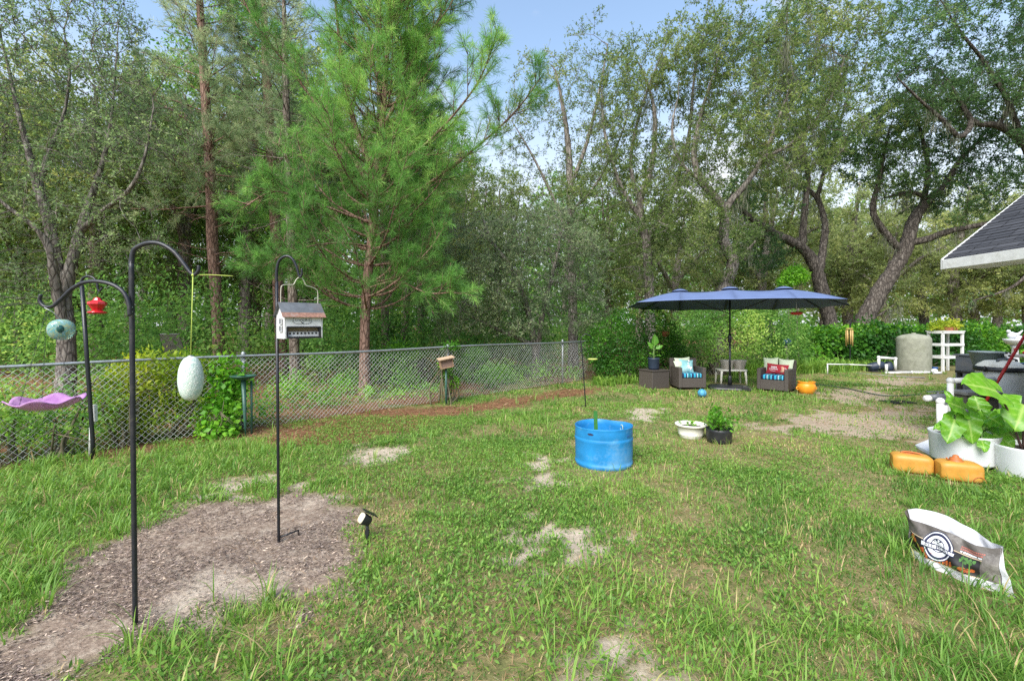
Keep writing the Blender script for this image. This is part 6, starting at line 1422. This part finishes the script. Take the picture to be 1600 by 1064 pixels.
# ---- near pool pipes
D = 6.75; b = xy((1469-CX)/F*D, D)
t = thing('pipe_manifold', 'thick white pipe stand with grey tee beside the leafy planter', 'pipe', b)
x_ = lambda px: (px-1469)/F*D
MB().tube([(0, 0, -.05), (0, 0, .50)], .045, 16).build('pipe', M['pvc'], t); MB().ico((0, 0, .50), .056, 3).build('elbow', M['pvc'], t)
MB().tube([(.105, .05, -.05), (.105, .05, .52)], .04, 16).build('pipe', M['pvc'], t)
MB().tube([(-.10, .06, .54), (.0, .06, .555), (.17, .06, .56)], .052, 14).lathe([(.06, -.05), (.06, .05)], 14, c=(.1, .06, .5)).build('tee', M['grey_plastic'], t)
MB().tube([(-.19, .055, .53), (-.17, .055, .532), (-.10, .06, .54)], [.02, .045, .047], 14).build('cap', M['pvc'], t)
MB().tube([(.17, .06, .56), (.26, .08, .50), (.30, .09, .34)], .04, 12).build('pipe', M['pvc'], t); MB().tube([(.30, .09, .36), (.5, .1, .33)], .05, 12).build('union', M['grey_plastic'], t)
MB().box((0, .06, .635), (.3, .03, .012), rz=R(4)).tube([(.02, .06, .56), (.02, .06, .635)], .014, 8).build('valve_handle', M['grey_plastic'], t)
D = 7.2; b = xy((1485-CX)/F*D, D)
t = thing('bent_pipe', 'white pipe bent at a right angle behind the grey tee', 'pipe', b)
MB().tube([(0, 0, -.05), (0, 0, .74)], .042, 16).build('pipe', M['pvc'], t); MB().ico((0, 0, .74), .053, 3).build('elbow', M['pvc'], t); MB().tube([(0, 0, .74), (.3, .02, .75), (.75, .05, .75)], .042, 16).build('pipe', M['pvc'], t)
b = xy((1522-CX)/F*8.1, 8.1); t = thing('grey_slab', 'flat grey slab raised on blocks behind the bent white pipe', 'slab', b); MB().box((0, 0, .42), (.62, .4, .06)).build('top', M['grey_board'], t, bevel=.01)
for s_ in (-1, 1): MB().box((s_*.2, 0, .18), (.16, .3, .40)).build('block', M['stone'], t)
# ---- big white planters with elephant ears
q = [Vector((5.18, 5.42, 0)), Vector((6.9, 5.0, 0)), Vector((7.6, 6.2, 0)), Vector((6.15, 6.58, 0)), Vector((5.40, 6.10, 0))]
mb = MB(); V = [(p.x, p.y, z) for z in (-.05, .035) for p in q]; mb.add(V, [(4, 3, 2, 1, 0), (5, 6, 7, 8, 9)]+[(i, (i+1) % 5, (i+1) % 5+5, i+5) for i in range(5)]); tag(mb.build('white_pad', simple('white_pad_paint', (.60, .62, .66, 1), .6, 0, .1, 5, .05, dirt=(.42, .42, .42, 1)), None, bevel=.01), 'flat white pad on the ground beneath the big white planters', 'pad')
for k in range(8): foot(5.52+k*.28, 5.72-k*.05, .33); foot(5.85+k*.25, 6.15, .3)
def big_pot(x, y, z0_, label, rx=.315, hh=.33):
    t = thing('white_tub_planter', label, 'planter', (x, y, z0_), 0, 'large white planters'); foot(x, y, rx)
    MB().lathe([(.0005, 0), (rx*.93, 0), (rx*.95, .02), (rx, hh-.02), (rx*1.015, hh), (rx*.985, hh+.003), (rx*.95, hh-.03), (rx*.93, hh-.07), (.0005, hh-.07)], 48).build('pot', M['white_plastic'], t)
    MB().lathe([(.0005, hh-.05), (rx*.5, hh-.045), (rx*.945, hh-.055)], 24).build('soil', M['soil'], t); return t
def ear(t, base, pot_pt, jn, tip, face, w, mat=None, dark=False, seed=0, L_=None):
    """jn, tip: (px, py, D); face: direction the blade faces"""
    b0 = Vector(base); J = Vector(W(*jn))-b0; Tp = Vector(W(*tip))-b0; d = Tp-J; p0 = Vector(pot_pt)
    mid = p0.lerp(J, .55)+Vector((0, 0, .07)); MB().tube(smooth_path([p0, mid, J], 6), np.linspace(.013, .007, 13), 8).build('leaf_stalk', pm_dark if dark else M['stem_green'], t)
    broad_leaf(J, d, face, d.length*1.0, w, M['ear'], t, 'leaf', .18, True, .016, .12, seed)
pm_dark = simple('dark_stalk', (.07, .04, .035, 1), .5, 0, .3, 20)
b1 = (5.36, 5.40, .035+float(gz(5.36, 5.4))*0); t1 = big_pot(*b1, 'white tub planter full of leafy elephant ear right of the yellow jugs')
fc = (-.55, -.75, .35)
for k, (pp, jn, tp_, f_, w_) in enumerate((((-.05, 0, .29), (1508, 640, 5.20), (1484, 626, 5.15), (-.3, -.7, .6), .26), ((-.12, -.05, .29), (1492, 655, 5.2), (1482, 690, 5.1), (-.5, -.8, .3), .22), ((0, -.05, .29), (1512, 650, 5.15), (1523, 693, 5.05), (-.4, -.8, .4), .22), ((.02, .05, .29), (1530, 640, 5.3), (1524, 617, 5.35), (-.4, -.9, .2), .22),
        ((.12, .0, .29), (1552, 664, 5.25), (1592, 648, 5.15), (-.3, -.6, .75), .27), ((.14, -.05, .29), (1552, 678, 5.2), (1588, 698, 5.05), (-.3, -.7, .6), .25), ((.1, -.1, .29), (1534, 688, 5.1), (1540, 704, 5.0), (-.4, -.8, .4), .12), ((-.18, 0, .29), (1478, 662, 5.25), (1461, 668, 5.2), (-.3, -.6, .8), .10), ((.05, .1, .29), (1538, 658, 5.4), (1548, 640, 5.45), (-.4, -.9, .3), .22),
        ((-.05, .1, .29), (1495, 640, 5.45), (1480, 610, 5.5), (-.4, -.9, .3), .12), ((0, 0, .29), (1516, 668, 5.3), (1500, 690, 5.2), (-.5, -.8, .4), .2), ((.06, 0, .29), (1545, 652, 5.2), (1570, 665, 5.1), (-.35, -.7, .6), .22), ((.1, .1, .29), (1560, 655, 5.4), (1580, 640, 5.5), (-.4, -.8, .4), .2))):
    ear(t1, b1, pp, jn, tp_, f_, w_, seed=k)
b2 = (5.69, 4.97, .0+float(gz(5.69, 4.97))-.005); t2 = big_pot(*b2, 'white tub planter with one huge elephant ear leaf at the right edge')
ear(t2, b2, (-.12, 0, .29), (1558, 612, 4.92), (1514, 594, 4.86), (-.25, -.62, .75), .44, dark=True, seed=3)
ear(t2, b2, (-.05, .05, .29), (1600, 632, 4.95), (1590, 668, 4.80), (-.45, -.8, .4), .38, dark=True, seed=5)
ear(t2, b2, (.05, .05, .29), (1640, 600, 4.95), (1690, 590, 4.9), (-.25, -.7, .65), .4, dark=True, seed=8)
# ---- yellow jugs
def jug(x, y, rz, label, knob):
    b = xy(x, y); foot(x, y, .2); t = thing('yellow_jug', label, 'jug', b, rz, 'yellow plastic jugs')
    mb = MB(); rings = []
    for i, xx in enumerate(np.linspace(-.175, .175, 15)):
        e = 1-abs(xx/.175)**9*.22; k = 40; a = np.linspace(0, 2*math.pi, k, endpoint=False); ca, sa_ = np.cos(a), np.sin(a); q = (np.abs(ca)**5+np.abs(sa_)**5)**(-1/5)
        sag = .008*math.cos(xx*7)
        rings += [(xx, .115*e*c_, (.098)+(.098*e+(sag if s_ > 0 else 0))*s_) for c_, s_ in zip(ca*q, sa_*q)]
    n = 15; k = 40; mb.add(rings, [(i*k+j, i*k+(j+1) % k, (i+1)*k+(j+1) % k, (i+1)*k+j) for i in range(n-1) for j in range(k)], None, True); mb.f += [[j for j in range(k)][::-1], [(n-1)*k+j for j in range(k)]]; mb.sm += [True, True]
    mb.build('body', M['yellow_jug'], t, bevel=.004)
    if knob:
        MB().lathe([(.062, .187), (.066, .197), (.064, .208), (.05, .212), (.052, .224), (.048, .232), (.028, .237), (.026, .254), (.015, .264), (.0005, .266)], 22, c=(-.02, .0, 0)).build('cap', M['orange_cap'], t)
        MB().tube([(-.07, -.01, .204), (-.10, -.02, .217), (-.105, -.025, .232)], .012, 6, flat=.5).build('cap_tab', M['orange_cap'], t)
        MB().tube([(.18, -.118, .02)]+[(.125+.05*math.cos(q_), -.1175, .02+.06*math.sin(q_)) for q_ in np.linspace(0, math.pi, 9)], .004, 5).build('embossed_arch', M['orange_cap'], t)
    else:
        MB().lathe([(.055, .182), (.055, .20), (.05, .208), (.0005, .21)], 20, c=(-.02, .01, 0)).build('cap', M['orange_cap'], t); MB().tube(smooth_path([(-.09, .01, .20), (-.06, .01, .217), (.0, .01, .22), (.07, .0, .214), (.10, -.01, .197)], 4), [.014]*17, 8, flat=.6).build('handle', M['orange_cap'], t)
    return t
jug(4.49, 5.12, R(-30), 'yellow plastic jug lying left with a flat orange handle on top', False)
jug(4.745, 4.84, R(-22), 'yellow plastic jug with round knobbed orange cap in front of the planter', True)
# ---- feed bag
A0, A1 = np.array([2.87, 3.27]), np.array([2.985, 2.83]); wv = (A1-A0); bl = np.linalg.norm(wv); wv /= bl; nv_ = np.array([-wv[1], wv[0]]); nv_ = -nv_ if nv_[0] > 0 else nv_
BO = np.array([A0[0], A0[1], float(gz(*A0))-.01])
foot((A0[0]+A1[0])/2, (A0[1]+A1[1])/2, .12); foot(A0[0]+.03, A0[1]-.08, .08)
def bagtop_f(u): return np.interp(u, [0, .08, .5, .78, .92, 1], [.275, .262, .272, .255, .268, .292])
def bagtop_b(u): return np.interp(u, [0, .06, .3, .55, .8, .93, 1], [.325, .342, .328, .298, .262, .282, .30])
def bag(u, v, s_):
    """u along the width, v height share, s_ -1 front sheet, +1 back sheet -> local point"""
    top = bagtop_f(u) if s_ < 0 else bagtop_b(u)
    z = top*v*.94; end = np.clip(1-abs(2*u-1)**3.2, 0, 1)
    y = (end*(.085-.075*v+.02*math.sin(3.1*v))+.004-.02*v) if s_ < 0 else (-end*(.03+.10*v**1.3)-.004-.02*v)
    wr = .006*math.sin(u*17+v*7)+.006*math.sin(u*9-v*11)+.0025*math.sin(u*29+v*19)
    x = u*bl+(.035*v*(2*u-1))+(.10*(1-v)*max(0, u-.7)*1.6)
    p = np.array([A0[0], A0[1], 0])+np.array([wv[0]*x+nv_[0]*(y+wr), wv[1]*x+nv_[1]*(y+wr), z])
    return p-np.array([A0[0], A0[1], 0])
t = thing('feed_bag', 'open printed paper sack slumped in the grass at the right', 'bag', tuple(BO))
bagm = simple('sack_print_brown', (.115, .10, .088, 1), .6, 0, .35, 16, .25, dirt=(.3, .28, .25, 1)); bagw = simple('sack_white', (.54, .54, .56, 1), .6, 0, .1, 14, .3)
MB().grid(lambda u, v: bag(u, v, -1), 96, 40).build('front_sheet', bagm, t)
MB().grid(lambda u, v: bag(u, v, 1), 96, 40).build('back_sheet', bagw, t)
def sheet(u0, u1, v0, v1, off, s_=-1, nu=90, nv2=30, f=None):
    def fn(u, v):
        uu = u0+(u1-u0)*u; lo, hi = (f(uu) if f else (v0, v1)); p = bag(uu, lo+(hi-lo)*v, s_); return p+np.array([nv_[0], nv_[1], .3])*off*(-s_)
    return MB().grid(fn, nu, nv2)
def on_bag(V, Fc, cu, cv, sx_, sy_, off, rot=0.0):
    out = []
    for x, y, z in V:
        xx = x*math.cos(rot)-y*math.sin(rot); yy = x*math.sin(rot)+y*math.cos(rot)
        out.append(tuple(bag(cu+xx*sx_, cv+yy*sy_, -1)+np.array([nv_[0], nv_[1], .3])*off))
    return out, Fc
sheet(.0, 1, 0, 1, .0006, f=lambda u: (0, .20+.06*math.sin(u*3))).build('lower_band', bagw, t)
sheet(.0, 1, 0, 1, .0008, 1, f=lambda u: (.86, 1.0)).build('rim_fold', bagw, t)
sheet(.03, .86, .24, .66, .0016).build('photo_panel', M['black_ink'], t)
sheet(.02, .87, .655, .675, .0026, nv2=3).build('gold_line', simple('gold_print', (.55, .42, .28, 1), .6), t)
sheet(.02, .87, .225, .240, .0026, nv2=3).build('gold_line', bpy.data.materials['gold_print'], t)
g = np.random.default_rng(21); mb = MB()
def blob(cu, cv, ru, rv):
    n = 11; V = [(0, 0, 0)]+[(ru*math.cos(q)*g.uniform(.7, 1.15), rv*math.sin(q)*g.uniform(.7, 1.15), 0) for q in np.linspace(0, 2*math.pi, n, endpoint=False)]
    return on_bag(V, [(0, i+1, (i+1) % n+1) for i in range(n)], cu, cv, 1, 1, .0030)
for u in np.linspace(.30, .62, 9): mb.add(*blob(u, .30+.04*g.random(), .018, .09))
for k in range(9): mb.add(*blob(.72+.11*g.random(), .31+.06*g.random(), .022, .05))
for k in range(9): mb.add(*blob(.07+.09*g.random(), .52+.09*g.random(), .025, .06))
for k in range(6): mb.add(*blob(.19+.10*g.random(), .36+.08*g.random(), .022, .06))
mb.build('pattern', M['meat_ink'], t)
mb = MB()
for k in range(10): mb.add(*blob(.68+.14*g.random(), .50+.10*g.random(), .016, .045))
mb.build('herb_pattern', M['green_ink'], t)
def ringf(r0, r1, n=48):
    m = max(1, int((r1-r0)/.06)); V = [(r*math.cos(q), r*math.sin(q), 0) for r in np.linspace(r0, r1, m+1) for q in np.linspace(0, 2*math.pi, n, endpoint=False)]; return V, [(i*n+j, i*n+(j+1) % n, (i+1)*n+(j+1) % n, (i+1)*n+j) for i in range(m) for j in range(n)]
lg = MB(); CU, CV, SX, SY = .435, .60, .165, .335
lg.add(*on_bag(*ringf(.001, 1.0), CU, CV, SX, SY, .0034)); lgo = lg.build('logo', M['white_ink'], t)
mb = MB(); mb.add(*on_bag(*ringf(.76, .92), CU, CV, SX, SY, .0044)); mb.add(*on_bag(*ringf(.44, .50), CU, CV+.02, SX, SY, .0044)); mb.add(*on_bag(*ringf(1.0, 1.06), CU, CV, SX, SY, .0040))
for (x0, y0, x1, y1) in ((-1.15, -.30, 1.25, -.22), (-1.15, .08, 1.25, .0)): mb.add(*on_bag([(x0+(x1-x0)*k/12, y0+(y1-y0)*k/12+s_*.03, 0) for k in range(13) for s_ in (-1, 1)], [(2*k, 2*k+2, 2*k+3, 2*k+1) for k in range(12)], CU, CV, SX, SY, .0078))
for cx_, cy_, r_ in ((-.1, .42, .10), (.16, .40, .09), (.0, .25, .07), (-.3, .3, .05)): mb.add(*on_bag([(cx_+r_*math.cos(q), cy_+r_*.6*math.sin(q), 0) for q in np.linspace(0, 6.283, 10)[:-1]], [tuple(range(9))], CU, CV, SX, SY, .0046))
mb.build('logo_ring', M['navy_ink'], lgo)
mb = MB(); mb.add(*on_bag([(x, y, 0) for k in range(33) for x, y in ((-1.12+2.3*k/32, -.29+.05*k/32), (-1.12+2.3*k/32, -.11), (-1.12+2.3*k/32, .07-.06*k/32))], [f for k in range(32) for f in ((3*k, 3*k+3, 3*k+4, 3*k+1), (3*k+1, 3*k+4, 3*k+5, 3*k+2))], CU, CV, SX, SY, .0064)); mb.build('logo_band', M['white_ink'], lgo)
V, Fc = text_mesh('PIT BOSS', .40); mb = MB(); mb.add(*on_bag([(x*1.12+.02, y-.115, 0) for x, y, z in V], Fc, CU, CV, SX, SY, .0082)); mb.build('logo_lettering', M['navy_ink'], lgo)
mb = MB(); g = np.random.default_rng(2)
for r_, (v_, hgt) in enumerate(((.80, .035), (.745, .035))):
    u = .66
    while u < .87:
        dw = g.uniform(.008, .018); mb.add(*on_bag([(0, 0, 0), (dw, 0, 0), (dw, hgt, 0), (0, hgt, 0)], [(0, 1, 2, 3)], u, v_, 1, 1, .0024)); u += dw+.004
mb.build('red_print_rows', M['red_ink'], t)
mb = MB(); u = .665
while u < .865:
    dw = g.uniform(.006, .012); mb.add(*on_bag([(0, 0, 0), (dw, 0, 0), (dw, .035, 0), (0, .035, 0)], [(0, 1, 2, 3)], u, .69, 1, 1, .0024)); u += dw+(.012 if g.random() < .2 else .003)
mb.build('white_print_row', M['white_ink'], t)
mb = MB()
for r_ in range(5):
    u = .62
    while u < .94:
        dw = g.uniform(.01, .03); mb.add(*on_bag([(0, 0, 0), (dw, 0, 0), (dw, .008, 0), (0, .008, 0)], [(0, 1, 2, 3)], u, .06+r_*.028, 1, 1, .0016)); u += dw+.006
mb.build('small_print_rows', M['grey_plastic'], t)
# folded gusset at the right end
def gus(u, v):
    a, c_ = bag(.985, v, -1), bag(.985, v, 1); m_ = (a+c_)/2; p = a*(1-u)+c_*u; ext = .055*math.sin(math.pi*u)*(1-v)+.02*(1-v); return p+np.array([wv[0], wv[1], 0])*ext
MB().grid(gus, 8, 14).build('gusset', bagw, t)
MB().grid(lambda u, v: (lambda a, c_: a*(1-u)+c_*u-np.array([wv[0], wv[1], 0])*.025*math.sin(math.pi*u)*v)(bag(.012, v, -1), bag(.012, v, 1)), 8, 14).build('gusset', bagm, t)
# ---- things on the right behind the planters
b = xy((1563-CX)/F*8.4, 8.4); t = thing('white_drum', 'white drum with black rimmed lid behind the elephant ear leaves', 'drum', b)
MB().lathe([(.0005, -.02), (.29, -.02), (.31, .05), (.335, .78), (.335, .80), (.0005, .80)], 40).build('body', M['white_plastic'], t)
MB().lathe([(.33, .775), (.36, .78), (.365, .80), (.36, .855), (.345, .86), (.33, .86)], 40, cap=True).build('rim', M['dark_plastic'], t)
MB().lathe([(.33, .862), (.30, .90), (.22, .955), (.19, .965), (.0005, .968)], 40).build('lid', M['cream_plastic'], t)
MB().tube(smooth_path([(-.17, -.1, .93), (-.16, -.12, .99), (0, -.13, 1.005), (.16, -.12, .99), (.17, -.1, .93)], 4), .024, 8, flat=.7).build('lid_handle', M['grey_plastic'], t)
MB().ico((-.37, -.08, .82), (.035, .03, .06), 2).build('latch', M['dark_plastic'], t)
b = xy((1519-CX)/F*10.2, 10.2); t = thing('slatted_bin', 'tall dark grey slatted plastic bin left of the grey green tub', 'bin', b, R(15))
mb = MB()
for k in range(5): mb.box((-.16+k*.08, -.20, .48), (.068, .02, .92))
mb.box((0, .0, .47), (.42, .38, .92)); mb.build('body', M['grey_plastic'], t, bevel=.006); MB().box((0, 0, .955), (.46, .44, .035)).build('rim', M['grey_plastic'], t, bevel=.008)
D = 9.3; b = xy((1545-CX)/F*D, D); t = thing('black_bench', 'low black plastic bench carrying the grey green tub', 'bench', b, R(4))
MB().box((-.05, 0, .66), (.85, .5, .05)).build('top', M['dark_plastic'], t, bevel=.01)
for sx_ in (-1, 1):
    for sy_ in (-1, 1): MB().box((sx_*.36-.05, sy_*.2, .315), (.06, .06, .65)).build('leg', M['dark_plastic'], t)
t2_ = thing('grey_green_tub', 'flared grey green tub standing on the black bench', 'tub', (b.x-.03, b.y, b.z+.687))
MB().lathe([(.0005, 0), (.17, 0), (.19, .03), (.275, .37), (.29, .38), (.29, .40), (.27, .40), (.255, .37), (.17, .04), (.0005, .03)], 40).build('shell', simple('tub_grey_green', (.22, .27, .28, 1), .5, .2, .18, 8, .05, dirt=(.3, .33, .33, 1)), t2_)
c = Vector((b.x+.05, b.y-.30, b.z+1.03)); t = thing('clip_ornament', 'small black and white ornament clipped on the front of the grey green tub', 'ornament', c)
MB().ico((0, 0, 0), (.05, .04, .055), 3).ico((.0, -.03, -.05), (.035, .03, .04), 3).build('body', M['white_ink'], t); mb = MB(); mb.ico((-.03, -.015, .045), (.025, .02, .025), 2).ico((.03, -.015, .045), (.025, .02, .025), 2).ico((.0, -.045, -.01), (.03, .02, .022), 2).ico((0, -.02, -.095), (.045, .035, .03), 2); mb.build('markings', M['black_ink'], t)
b = xy((1618-CX)/F*8.9, 8.9); t = thing('black_bin', 'black plastic bin at the far right edge behind the planters', 'bin', b, R(8))
MB().box((0, 0, .36), (.62, .5, .74), taper=.9).build('body', M['dark_plastic'], t, bevel=.02); MB().box((0, 0, .745), (.66, .54, .05)).build('rim', M['dark_plastic'], t, bevel=.012)
t = thing('blue_pot', 'small blue pot with red flowers on the black bin', 'plant pot', (b.x-.22, b.y-.05, b.z+.77))
MB().lathe([(.0005, 0), (.09, 0), (.13, .11), (.14, .12), (.125, .12), (.0005, .09)], 24).build('pot', M['blue_enamel'], t); mb = MB(); lf = []
g = np.random.default_rng(31)
for k in range(9):
    e = np.array([g.normal(0, .08), g.normal(0, .08), g.uniform(.2, .38)]); mb.tube([(0, 0, .08), e*.5+np.array([0, 0, .06]), e], .004, 4); lf.append(e)
mb.build('stem', M['vine_stem'], t); mb = MB(); mb.ico(lf[0], .03, 2).ico(lf[3], .026, 2).build('flower', M['red_flower'], t)
# red handled tool leaning on the drum
p0, p1 = Vector(W(1520, 664, 7.45)), Vector(W(1612, 506, 7.2)); p0.z = max(p0.z, .02)
t = thing('red_handled_tool', 'long red tool handle leaning diagonally before the white drum', 'garden tool', p0)
MB().tube(rel([p0, p0.lerp(p1, .5), p1], p0), .021, 10).build('handle', M['red_paint'], t); MB().box((0, 0, .10), (.12, .10, .22)).build('head', M['dark_plastic'], t, bevel=.02)
# grey bench and white statue at the back right
b = xy((1600-CX)/F*11.3, 11.3); t = thing('grey_work_table', 'weathered grey board table behind the white drum', 'table', b)
MB().box((0, 0, .86), (1.3, .5, .05)).build('tabletop', M['grey_board'], t, bevel=.008)
for sx_ in (-1, 1):
    for sy_ in (-1, 1): MB().box((sx_*.58, sy_*.18, .42), (.07, .07, .84)).build('leg', M['grey_board'], t)
b = xy((1586-CX)/F*13.2, 13.2); t = thing('white_fountain', 'white garden fountain figure in front of the vines at the right edge', 'fountain', b)
MB().lathe([(.20, -.02), (.20, .06), (.12, .12), (.08, .3), (.09, .55), (.07, .95), (.11, 1.02)], 20, cap=True).build('pedestal', M['white_plastic'], t)
MB().lathe([(.08, 1.02), (.19, 1.08), (.25, 1.17), (.26, 1.21), (.235, 1.21), (.15, 1.13), (.0005, 1.11)], 24).build('basin', M['white_plastic'], t)
mb = MB(); mb.ico((-.10, 0, 1.32), (.11, .08, .10), 3).ico((-.19, 0, 1.43), (.05, .045, .05), 3).tube(smooth_path([(-.02, 0, 1.33), (.10, 0, 1.36), (.22, 0, 1.46)], 4), np.linspace(.06, .015, 9), 8).ico((.10, .02, 1.25), (.12, .09, .07), 3); mb.build('figure', M['white_plastic'], t)
# ---- weathered board behind the fence
c = W(258, 522, 11.6); b = Vector((c.x, c.y, 0))
tag(MB().box((0, 0, 0), (.46, 1.6, .04), M=Matrix.Translation((0, .42, .70))@Matrix.Rotation(R(12), 4, 'Z')@Matrix.Rotation(R(-60), 4, 'X')).build('leaning_board', M['grey_board'], None, loc=b), 'grey weathered board leaning among the shrubs behind the yellow vine', 'board')
# ---- house corner
HX0, HY1, HY0 = 6.20, 6.52, -6.0; ze = 2.575; sl_ = .80
t = thing('house', 'house corner with dark shingle roof and white fascia at the right edge', 'house', (HX0, HY1, 0))
def roof_pt(x, y, z): return (x, y, z)
rw = 5.2
mb = MB(); a, b_ = (0, 0), (rw, 0); ly = HY0-HY1
V = [(0, 0, ze), (rw, 0, ze+sl_*rw), (rw, ly, ze+sl_*rw), (0, ly, ze)]; V += [(x, y, z-.05) for x, y, z in V]
mb.add(V, [(0, 1, 2, 3), (7, 6, 5, 4), (0, 4, 5, 1), (1, 5, 6, 2), (2, 6, 7, 3), (3, 7, 4, 0)]); V = [(rw, 0, ze+sl_*rw), (2*rw, 0, ze), (2*rw, ly, ze), (rw, ly, ze+sl_*rw)]; V += [(x, y, z-.05) for x, y, z in V]; mb.add(V, [(0, 1, 2, 3), (7, 6, 5, 4), (0, 4, 5, 1), (2, 6, 7, 3), (1, 5, 6, 2)])
mb.build('roof', M['shingle'], t)
# courses of shingles stand a little proud
mb = MB(); n = 42
for k in range(n):
    x0 = k/n*2.6; x1 = x0+.062; z0_ = ze+sl_*x0
    y = .012; 
    while y > ly:
        w_ = .30+.02*random.random(); th = .006+.004*random.random(); y2 = max(y-w_, ly)
        if y > -4.5: mb.add([(x0-.004, y-.004, z0_+th+.003), (x0-.004, y2, z0_+th+.003), (x1, y2, z0_+sl_*(x1-x0)+.003), (x1, y-.004, z0_+sl_*(x1-x0)+.003), (x0-.004, y-.004, z0_), (x0-.004, y2, z0_)], [(0, 1, 2, 3), (0, 4, 5, 1)])
        y = y2
mb.build('shingle_course', M['shingle'], t)
MB().box((-.012, ly/2+.01, ze-.075), (.024, -ly+.02, .135)).build('fascia', M['white_wood'], t, bevel=.003)
mb = MB(); V = [(-.024, .012, ze-.145), (-.024, .036, ze-.145), (-.024, .036, ze+.002), (-.024, .012, ze+.002), (rw, .012, ze+sl_*rw-.145), (rw, .036, ze+sl_*rw-.145), (rw, .036, ze+sl_*rw-.052), (rw, .012, ze+sl_*rw-.052)]
mb.add(V, [(0, 1, 2, 3), (7, 6, 5, 4), (0, 4, 5, 1), (1, 5, 6, 2), (2, 6, 7, 3), (3, 7, 4, 0)]); mb.build('rake_board', M['white_wood'], t)
MB().box((.27, ly/2, ze-.13), (.52, -ly-.04, .015)).build('soffit', M['white_wood'], t)
MB().box((.58+2.2, ly/2-.2, (ze-.15)/2-.02), (4.4, -ly-.7, ze-.12)).build('wall', M['house_wall'], t)
make_lawn()
